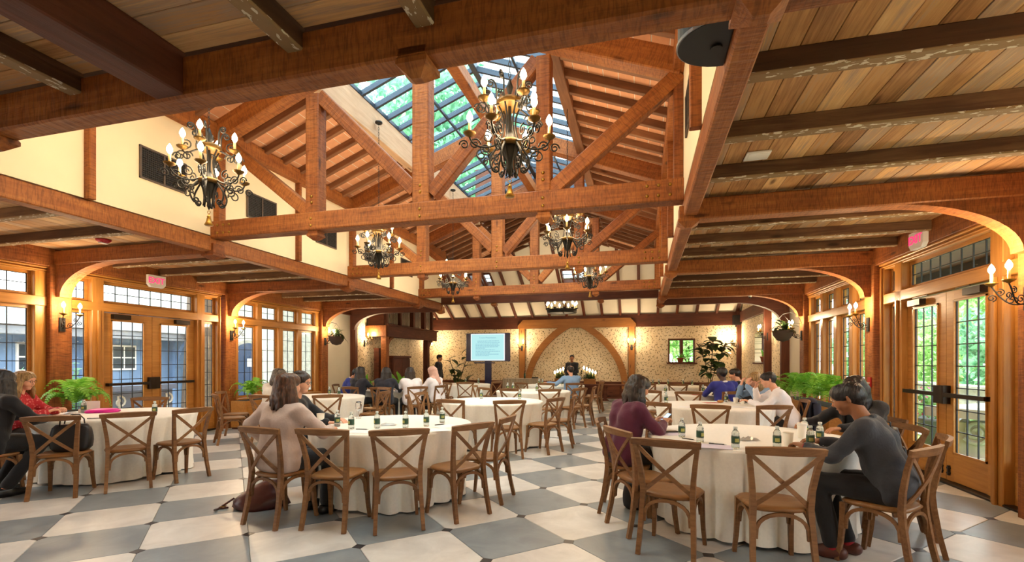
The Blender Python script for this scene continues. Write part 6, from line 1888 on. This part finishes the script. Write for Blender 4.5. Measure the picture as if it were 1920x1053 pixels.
def person(x, y, rz, label, skin_m, hair_m, hair, top, bottom=None, z0=0.0, stand=False, lean=8, twist=0, head=(0, 0, 0), hands=None, poles=None, curl=.5, scale=1.0, shoulder=.185,
           shoe=None, knees=None, feet=None, collar=None, long_hem=False, glasses=False, sleeve=1.0, near=False, sock=None, tie=None, hood=None, hand_dirs=None, wide=1.0, face=True, palms=None, inner=None):
    bottom = bottom or F_TROUSER; shoe = shoe or F_BSHOE
    hb, hh, hd = (.013, .0065, .0055) if near else (.018, .009, .0075)
    R = math.radians
    if stand:
        P0 = V3(0, 0, .93)
    else:
        P0 = V3(0, -.05, .575)
    kn = knees or ([V3(-.10, .03, .50), V3(.10, .03, .50)] if stand else [V3(-.13, .39, .545), V3(.13, .39, .545)])
    ft = feet or ([V3(-.10, -.01, .09), V3(.10, -.01, .09)] if stand else [V3(-.13, .36, .09), V3(.13, .36, .09)])
    ln = R(lean)
    def sp(u):                        # a gently bending spine
        q = V3(0, 0, 0); n = 8
        for i in range(n):
            a = ln * (.55 + .75 * (i + .5) / n * u)
            q = q + V3(0, math.sin(a), math.cos(a)) * (u / n)
        return P0 + q
    TW = rot('Z', R(twist)); H = .50
    neck = sp(H); chest = sp(.36); mid = sp(.18)
    X = TW @ V3(1, 0, 0); fw = TW @ V3(0, math.cos(ln * 1.1), -math.sin(ln * 1.1)); up = np.cross(X, fw)
    shl = [neck - up * .055 - X * shoulder * wide, neck - up * .055 + X * shoulder * wide]
    torso = []
    for s in (-1, 1):
        torso += [(P0 + V3(s * .085, -.01, 0), P0 + V3(s * .075, -.005, .12) if False else mid + X * s * .068, .115 * wide, .105 * wide, .06), (mid + X * s * .068, chest + X * s * .088, .105 * wide, .108 * wide, .05),
                  (chest + X * s * .085, neck - up * .07 + X * s * .10, .108 * wide, .07, .05), (neck - up * .05 + X * s * .05, shl[0 if s < 0 else 1], .058, .056, .045)]
    legs = []; fprim = []
    for i, s in enumerate((-1, 1)):
        hip = P0 + V3(s * .09, 0, -.02)
        legs += [(hip, kn[i], .088 * wide, .062, .04), (kn[i], ft[i], .058, .042, .02)]
        fd = kn[i] - P0; fd = V3(fd[0] * .25, abs(fd[1]) + .2, 0); fd /= np.linalg.norm(fd)
        b = V3(ft[i][0], ft[i][1], .045)
        fprim.append([(b - fd * .05, b + fd * .04, .042, .046, .02), (b + fd * .04 + V3(0, 0, -.006), b + fd * .15 - V3(0, 0, .012), .044, .033, .02), (b + V3(0, 0, .0), V3(ft[i][0], ft[i][1], .10), .044, .042, .02)])
    hnd = hands or [V3(-.16, .42, .82), V3(.16, .42, .82)]
    pol = poles or [V3(-.8, -.4, -.6), V3(.8, -.4, -.6)]
    arms = []; fore = []; handp = []; wr = []
    for i, s in enumerate((-1, 1)):
        E, Wt = ik(shl[i], np.array(hnd[i], float), .285, .255, np.array(pol[i], float))
        arms.append([(shl[i], E, .056, .043, .04), (E, E + (Wt - E) * .92, .043, .031, .02)])
        dv = np.array(hand_dirs[i], float) if hand_dirs and hand_dirs[i] is not None else (Wt - E)
        nn = np.array(palms[i], float) if palms and palms[i] is not None else V3(0, 0, 1) if abs((dv / np.linalg.norm(dv))[2]) < .85 else V3(0, -1, .2)
        handp.append(hand_prims(Wt - (Wt - E) / np.linalg.norm(Wt - E) * .012, dv, nn, -s, curl if not isinstance(curl, tuple) else curl[i]))
        fore.append((E + (Wt - E) * .3, Wt, .036, .026, .02)); wr.append((E, Wt))
    HM = rot('Z', R(head[0] + twist)) @ rot('X', R(-head[1])) @ rot('Y', R(head[2]))
    hx, hf, hu = HM @ V3(1, 0, 0), HM @ V3(0, 1, 0), HM @ V3(0, 0, 1)
    ntop = neck + (up * .4 + hu * .6) * .085 + hf * .01
    Hc = ntop + hu * .095 + hf * .025
    def hp(a, b, c): return Hc + hx * a + hf * b + hu * c
    headp = [(hp(0, -.030, .032), hp(0, .030, .036), .080, .074, .02), (hp(0, .02, -.02), hp(0, .045, -.07), .060, .040, .03), (hp(-.03, .05, -.025), hp(.03, .05, -.025), .045, .045, .02), (hp(0, .062, -.088), hp(0, .068, -.088), .022, .020, .02),
             (hp(0, .088, .014), hp(0, .106, -.022), .009, .013, .010), (hp(-.012, .094, -.026), hp(.012, .094, -.026), .009, .009, .008), (hp(-.034, .076, .030), hp(.034, .076, .030), .015, .015, .012), (hp(-.016, .082, -.056), hp(.016, .082, -.056), .011, .011, .008),
             (hp(-.076, -.012, .018), hp(-.078, -.014, -.022), .014, .010, .006), (hp(.076, -.012, .018), hp(.078, -.014, -.022), .014, .010, .006), (hp(0, -.02, -.05), neck - up * .06, .052, .060, .03)]
    sockets = [(hp(s * .032, .098, .010), hp(s * .032, .100, .010), .013, .013, .010) for s in (-1, 1)]
    core = torso + legs + [c for f in fprim for c in f] + [c for a in arms for c in a] + fore
    slim = [(a, b, r1 - .014, r2 - .012 if r2 > .03 else r2 - .004, k) for a, b, r1, r2, k in core]
    pieces = [grow(slim + [(hp(0, -.02, -.05), neck - up * .06, .045, .055, .03)], .022), grow(headp, hh, cuts=sockets)]
    for p in handp: pieces.append(grow(p + [], hd, pad=.02))
    for p, w_ in zip(handp, wr): pieces.append(grow([(w_[0] + (w_[1] - w_[0]) * .6, w_[1] + (w_[1] - w_[0]) * .02, .030, .024, .02)], .009, pad=.02))
    M = Matrix.Translation((x, y, z0)) @ Matrix.Rotation(R(rz), 4, 'Z') @ Matrix.Scale(scale, 4)
    o = link('person', np_mesh('person', pieces, skin_m), None, M)
    tag(o, label, 'person')
    g_ = random.Random(int(abs(x * 1000) + abs(y * 77)))
    # clothes
    tp = [(a, b, r1 + .012, r2 + .012, k) for a, b, r1, r2, k in torso]
    for i, a in enumerate(arms):
        tp.append((a[0][0], a[0][1], a[0][2] + .013, a[0][3] + .013, .04))
        E, Wt = wr[i]; tp.append((E, E + (Wt - E) * (.93 * sleeve), a[1][2] + .013, a[1][3] + .012, .02))
    tp += [(neck - up * .05 - X * .05, neck - up * .05 + X * .05, .064, .064, .03)]
    for s in (-1, 1):
        tp.append((P0 + V3(s * .08, -.012, .06), P0 + V3(s * .08, -.012, .035 if not long_hem else .0), .130 * wide, .128 * wide, .05))
    link('top', np_mesh('top', [grow(tp, hb, wr=(.0055, 34))], top), o)
    bt = [(a, b, r1 + .012, r2 + .013, k) for a, b, r1, r2, k in legs]
    bt = [(a, b, r1, r2, k) if i % 2 == 0 else (a, a + (b - a) * .93, r1, r2 + .006, k) for i, (a, b, r1, r2, k) in enumerate(bt)]
    bt += [(P0 + V3(-.08, -.01, 0), P0 + V3(.08, -.01, 0), .122 * wide, .122 * wide, .04)]
    link('trousers', np_mesh('trousers', [grow(bt, hb + .001, wr=(.003, 30))], bottom), o)
    for i in range(2):
        sh = [(a, b, r1 + .006, r2 + .006, k) for a, b, r1, r2, k in fprim[i]][:2]
        link('shoe', np_mesh('shoe', [grow(sh, .010, pad=.02)], shoe), o)
        if sock:
            link('sock', np_mesh('sock', [grow([(fprim[i][2][0] + V3(0, 0, .03), fprim[i][2][1] + V3(0, 0, .03), .046, .044, .01)], .010, pad=.02)], sock), o)
    if collar:
        ring = [neck - up * .012 + (X * math.cos(a) * .062 + fw * (math.sin(a) * .060 - .008)) + up * .014 * (-math.sin(a)) for a in np.linspace(0, 2 * PI, 13)]
        link('collar', np_mesh('collar', [grow([(p, q, .017, .017, .012) for p, q in zip(ring[:-1], ring[1:])], .009, pad=.02)], collar), o)
    if inner:
        link('shirt_front', np_mesh('shirt_front', [grow([(neck - up * .03 + fw * .055, mid + up * .03 + fw * .105, .05, .035, .02)], .012, pad=.02)], inner), o)
    # hair
    if hood:
        hq = [(hp(0, -.035, .03), hp(0, .02, .04), .100, .094, .03), (hp(0, -.03, -.04), neck - up * .02 - fw * .02, .088, .082, .04), (hp(0, .03, -.085), neck + fw * .05 - up * .03, .060, .075, .04), (neck - up * .04 - X * .09, neck - up * .04 + X * .09, .095, .095, .04), (hp(0, -.10, .02), neck - fw * .09 - up * .12, .055, .075, .04)]
        link('headscarf', np_mesh('headscarf', [grow(hq, .010, wr=(.006, 44), cuts=[(hp(0, .125, -.01), hp(0, .12, -.04), .062, .058)])], hood), o)
    else:
        hq = [(hp(0, -.033, .034), hp(0, .026, .040), .092, .084, .02), (hp(0, -.05, .0), hp(0, -.045, -.045), .076, .058, .02)]
        cuts = [(hp(0, .125, -.02), hp(0, .115, -.06), .083, .08)]
        if hair == 'bald': cuts += [(hp(0, -.075, .135), hp(0, -.07, .135), .05, .05)]
        if hair == 'curly':
            for k in range(60):
                a = g_.uniform(0, 2 * PI); e = g_.uniform(-.25, 1.3); q = V3(math.cos(a) * math.cos(e), math.sin(a) * math.cos(e) - .15, math.sin(e))
                if q[1] > .5 and q[2] < .5: continue
                c = hp(*(q * .088 + V3(0, 0, .03))); hq.append((c, c + V3(.004, .004, .004), .022, .020, .008))
        if hair in ('bob', 'long', 'wavy'):
            Ls = {'bob': .20, 'long': .36, 'wavy': .38}[hair]
            for k in range(26 if hair != 'bob' else 24):
                a = R(-152 + 304 * k / 25 + g_.uniform(-5, 5)) - PI / 2    # round the back, open at the face
                c, q = math.cos(a), math.sin(a); Lk = Ls * g_.uniform(.86, 1.06)
                if q > .45: continue
                p0 = hp(c * .062, q * .066 - .02, .07); p1 = hp(c * .096, q * .090 - .015, -.03)
                dn = V3(0, 0, -1) * .8 - hu * .2
                out = (hx * c + hf * q)
                p2 = p1 + dn * Lk * .5 + out * (.022 if hair != 'bob' else .028); p3 = p2 + dn * Lk * .5 + out * (.008 + g_.uniform(-.012, .012)) * (1 if hair != 'wavy' else 2.5)
                hq += [(p0, p1, .026, .026, .02), (p1, p2, .026, .024, .014), (p2, p3, .024, .013, .010)]
        if hair in ('short', 'bald'):
            hq[1] = (hp(0, -.05, .0), hp(0, -.045, -.035), .072, .052, .02)
            for s in (-1, 1): cuts.append((hp(s * .10, .005, -.035), hp(s * .10, .03, -.05), .042, .05))
        if hair == 'bun': hq.append((hp(0, -.13, .03), hp(0, -.135, .03), .04, .04, .01))
        link('hair', np_mesh('hair', [grow(hq, .0085 if near else .012, wr=(.0025, 95), cuts=cuts)], hair_m), o)
    if face:
        for s in (-1, 1):
            e = MB().ball(tuple(hp(s * .032, .0785, .010)), .0125, 8, 6); link('eye', e.mesh('eye', M_EYEW, True), o)
            e = MB().ball(tuple(hp(s * .032, .0868, .008)), .0056, 8, 6); link('iris', e.mesh('iris', M_EYED, True), o)
            b = MB().tube([tuple(hp(s * .016, .093, .030)), tuple(hp(s * .033, .094, .035)), tuple(hp(s * .050, .082, .030))], [.0035, .0042, .002], 5); link('eyebrow', b.mesh('eyebrow', hair_m, True), o)
        b = MB().tube([tuple(hp(-.022, .087, -.057)), tuple(hp(0, .0955, -.056)), tuple(hp(.022, .087, -.057))], [.002, .0055, .002], 6); link('lips', b.mesh('lips', M_LIPD if skin_m in (SK_D, SK_T) else M_LIP, True), o)
    if glasses:
        b = MB()
        for s in (-1, 1):
            b.tube([tuple(hp(s * .034 + .022 * math.cos(a), .106 - .004 * abs(math.cos(a)), .008 + .018 * math.sin(a))) for a in np.linspace(0, 2 * PI, 14, endpoint=False)], .0022, 5, closed=True)
            b.tube([tuple(hp(s * .056, .100, .012)), tuple(hp(s * .080, .03, .014)), tuple(hp(s * .080, -.02, .008))], .002, 5)
        b.tube([tuple(hp(-.013, .107, .010)), tuple(hp(0, .110, .014)), tuple(hp(.013, .107, .010))], .002, 5)
        link('spectacles', b.mesh('spectacles', M_SPEC, True), o)
    if tie:
        b = MB(); b.sweep([tuple(neck + fw * .085 - up * .03), tuple(chest + fw * .135), tuple(mid + fw * .135)], [.02, .04, .045], .01, tuple(X)); link('tie', b.mesh('tie', tie), o)
    o['_w'] = 1
    del o['_w']
    return o, dict(wr=wr, hp=hp, M=M)

# near left table
person(-6.95, 3.68, -2, 'person in a black coat with dark hair at the left edge, back to the camera', SK_L, H_BLACK, 'long', F_BLACK, lean=14, head=(28, 20, 0), long_hem=True, near=True, scale=1.03, shoulder=.21, wide=1.2, knees=[V3(-.13, .38, .54), V3(.17, .36, .54)], feet=[V3(-.06, .10, .09), V3(.20, .02, .09)], hands=[V3(-.1, .44, .80), V3(.20, .42, .80)])
person(-7.72, 4.34, -60, 'woman in a red patterned top and dark cardigan with glasses, reading at the left table', SK_L, H_BLOND, 'bob', F_PLAID, lean=10, head=(-4, 12, 0), glasses=True, near=True, hands=[V3(-.10, .40, .84), V3(.13, .40, .84)], curl=.9, hand_dirs=[V3(.5, .6, .3), V3(-.4, .6, .3)])
# near centre table
person(-3.26, 3.86, -10, 'woman in a beige blazer with brown shoulder-length hair, back to the camera', SK_L, H_BROWN, 'bob', F_BEIGE, collar=F_BEIGE, lean=6, head=(-14, 4, 0), long_hem=True, near=True, wide=1.08, shoulder=.20, hands=[V3(-.36, .10, .66), V3(.24, .34, .82)], poles=[V3(-1, -.25, -.2), V3(.9, -.3, -.6)], knees=[V3(-.10, .40, .55), V3(.18, .38, .55)], feet=[V3(-.02, .34, .09), V3(.22, .30, .09)])
person(-3.80, 4.64, -74, 'person with dark curly hair and glasses, seated beyond the woman in beige', SK_L, H_DKBR, 'curly', F_BLACK, lean=12, head=(-4, 6, 0), glasses=True, near=True, hands=[V3(-.12, .46, .82), V3(.20, .46, .82)])
# second-row left table
person(-6.46, 7.38, -6, 'woman in a white sweater with long ash-brown hair at the second-row left table', SK_L, H_ASH, 'bob', F_WHITE, lean=14, head=(-32, 10, 0), glasses=True, wide=1.04, hands=[V3(-.14, .45, .82), V3(.18, .45, .84)])
# third-row left table
person(-7.38, 11.0, -76, 'bearded man in a blue jacket leaning over the third-row left table', SK_M, H_BLACK, 'curly', F_BLUE, lean=30, head=(-6, 30, 0), collar=F_SHIRT, hands=[V3(-.16, .50, .82), V3(.2, .48, .82)])
person(-6.50, 10.18, -12, 'woman in a black jacket with long black hair, left of two dark-haired women', SK_M, H_BLACK, 'long', F_NAVY, lean=10, head=(0, 4, 0))
person(-5.85, 10.25, 10, 'woman in a dark navy jacket with long wavy black hair, back to the camera', SK_M, H_BLACK, 'wavy', F_NAVY, lean=16, head=(6, 14, 0), wide=1.06)
person(-5.30, 10.52, 40, 'woman with long dark hair in a white top beside the pink headscarf', SK_M, H_DKBR, 'wavy', F_SHIRT, lean=16, head=(6, 16, 0))
person(-4.98, 11.18, 78, 'woman in a dusty pink headscarf and white top at the third-row left table', SK_L, H_DKBR, 'short', F_SHIRT, lean=12, head=(-10, 12, 0), hood=F_PINK, wide=1.1)
# far hall
person(-7.75, 17.7, -84, 'man in a dark suit standing at the far left beside the sparse fig', SK_M, H_BLACK, 'short', F_SUIT, stand=True, lean=1, head=(0, 4, 0), collar=F_SHIRT, hands=[V3(-.25, .10, .82), V3(.25, .12, .82)], long_hem=True, scale=1.02)
person(-2.52, 18.1, 158, 'presenter in a dark suit and grey shirt standing under the pointed arch', SK_T, H_BLACK, 'short', F_SUIT, stand=True, lean=1, head=(28, 2, 0), collar=F_SUIT, inner=F_GREY, hands=[V3(-.10, .22, .98), V3(.10, .22, .96)], long_hem=True, scale=1.01)
# back-row centre table
person(-1.92, 13.52, 28, 'man in a pale blue jacket with his left arm stretched along the next chair', SK_L, H_DKBR, 'bald', F_SKY, lean=4, head=(10, 4, 0), wide=1.12, hands=[V3(-.66, .10, .90), V3(.16, .42, .82)], poles=[V3(-.2, -.5, -.8), V3(.8, -.4, -.6)], curl=.7, long_hem=True)
# near right table
p14, i14 = person(-.15, 4.99, -58, 'woman in a maroon blouse with dark bobbed hair looking at a phone', SK_M, H_DKBR, 'bob', F_MAROON, lean=14, head=(-6, 22, 0), near=True, wide=1.05, hands=[V3(-.06, .36, .86), V3(.10, .36, .86)], curl=.9, hand_dirs=[V3(.35, .7, .5), V3(-.35, .7, .5)])
p19, i19 = person(1.72, 4.13, 60, 'man in a dark grey shirt writing at the near right table, seen in profile', SK_T, H_BLACK, 'short', F_GREY, lean=28, head=(4, 20, 0), near=True, wide=1.02, shoulder=.195, shoe=F_SHOE, sock=F_REDSOCK, collar=F_GREY, hands=[V3(-.10, .50, .815), V3(.22, .48, .82)], knees=[V3(-.12, .40, .56), V3(.11, .41, .555)], feet=[V3(-.13, .30, .09), V3(.06, .24, .09)], sleeve=.90, poles=[V3(-.7, -.5, -.7), V3(.7, -.4, -.6)], curl=.65)
E_, W_ = i19['wr'][0]
q = W_ - (W_ - E_) / np.linalg.norm(W_ - E_) * .025; ax = (W_ - E_) / np.linalg.norm(W_ - E_); a1 = np.cross(ax, V3(0, 0, 1)); a1 /= np.linalg.norm(a1); a2 = np.cross(ax, a1)
link('wristband', MB().tube([tuple(q + (a1 * math.cos(a) + a2 * math.sin(a)) * .0335) for a in np.linspace(0, 2 * PI, 16, endpoint=False)], .006, 6, closed=True).mesh('wristband', F_REDSOCK, True), p19)
person(2.22, 5.78, 124, 'woman with long straight black hair behind the man in dark grey', SK_M, H_BLACK, 'long', F_BLACK, lean=16, head=(10, 30, 0), near=True, hands=[V3(-.12, .50, .83), V3(.30, .46, .83)])
# second-row right table
p18, i18 = person(2.14, 8.34, 84, 'man in a white shirt resting his head on one hand, phone in the other', SK_L, H_BLACK, 'short', F_SHIRT, lean=30, head=(6, 16, 0), wide=1.05, collar=F_SHIRT, hands=[V3(-.06, .50, .86), V3(.10, .40, 1.06)], poles=[V3(-.7, -.3, -.7), V3(.5, .5, -.8)], hand_dirs=[V3(.3, .8, .2), V3(-.1, -.2, 1)], palms=[None, V3(.3, .9, .2)])
person(2.06, 9.02, 114, 'person with light brown hair holding their head in both hands', SK_L, H_BLOND, 'bob', F_SKY, lean=30, head=(0, 26, 0), hands=[V3(-.07, .44, 1.09), V3(.08, .44, 1.09)], poles=[V3(-.5, .6, -.7), V3(.5, .6, -.7)], hand_dirs=[V3(.1, -.2, 1), V3(-.1, -.2, 1)], palms=[V3(-.2, .9, .2), V3(.2, .9, .2)])
# third-row right table
person(1.60, 10.54, 26, 'man in a royal blue suit with very short black hair, back to the camera', SK_D, H_BLACK, 'short', F_ROYAL, lean=10, head=(4, 4, 0), collar=F_SHIRT, wide=1.12, shoulder=.205, long_hem=True)
person(2.10, 11.2, 70, 'man in a black suit with slicked dark hair leaning forward', SK_L, H_DKBR, 'short', F_BLACK, lean=26, head=(0, 10, 0), collar=F_SHIRT, wide=1.06, long_hem=True)
# phones held in hands
def held_phone(info, k, label, mat):
    E_, W_ = info['wr'][k]; d = (W_ - E_) / np.linalg.norm(W_ - E_)
    c = info['M'] @ Vector(W_ + d * .11 + V3(0, 0, .012))
    t = thing('mobile_phone', label, 'phone', c, 0); b = MB(); b.cbox(-.036, .036, -.074, .074, -.005, .004, .008)
    Mx = info['M'].to_euler().z
    R_ = Matrix.Rotation(Mx, 4, 'Z') @ Matrix.Rotation(.7, 4, 'X')
    part('case', b.xf(R_), M_BLACK, t); part('screen', MB().box(-.033, .033, -.070, .070, .0035, .0048).xf(R_), mat, t)
M_PSCREEN = emit('phone screen blue', (.30, .55, 1.0, 1), 1.2)
held_phone(i14, 1, 'phone with a blue screen held by the woman in maroon', M_PSCREEN)
held_phone(i18, 0, 'dark phone held by the man in the white shirt', MATS['dark phone glass'])
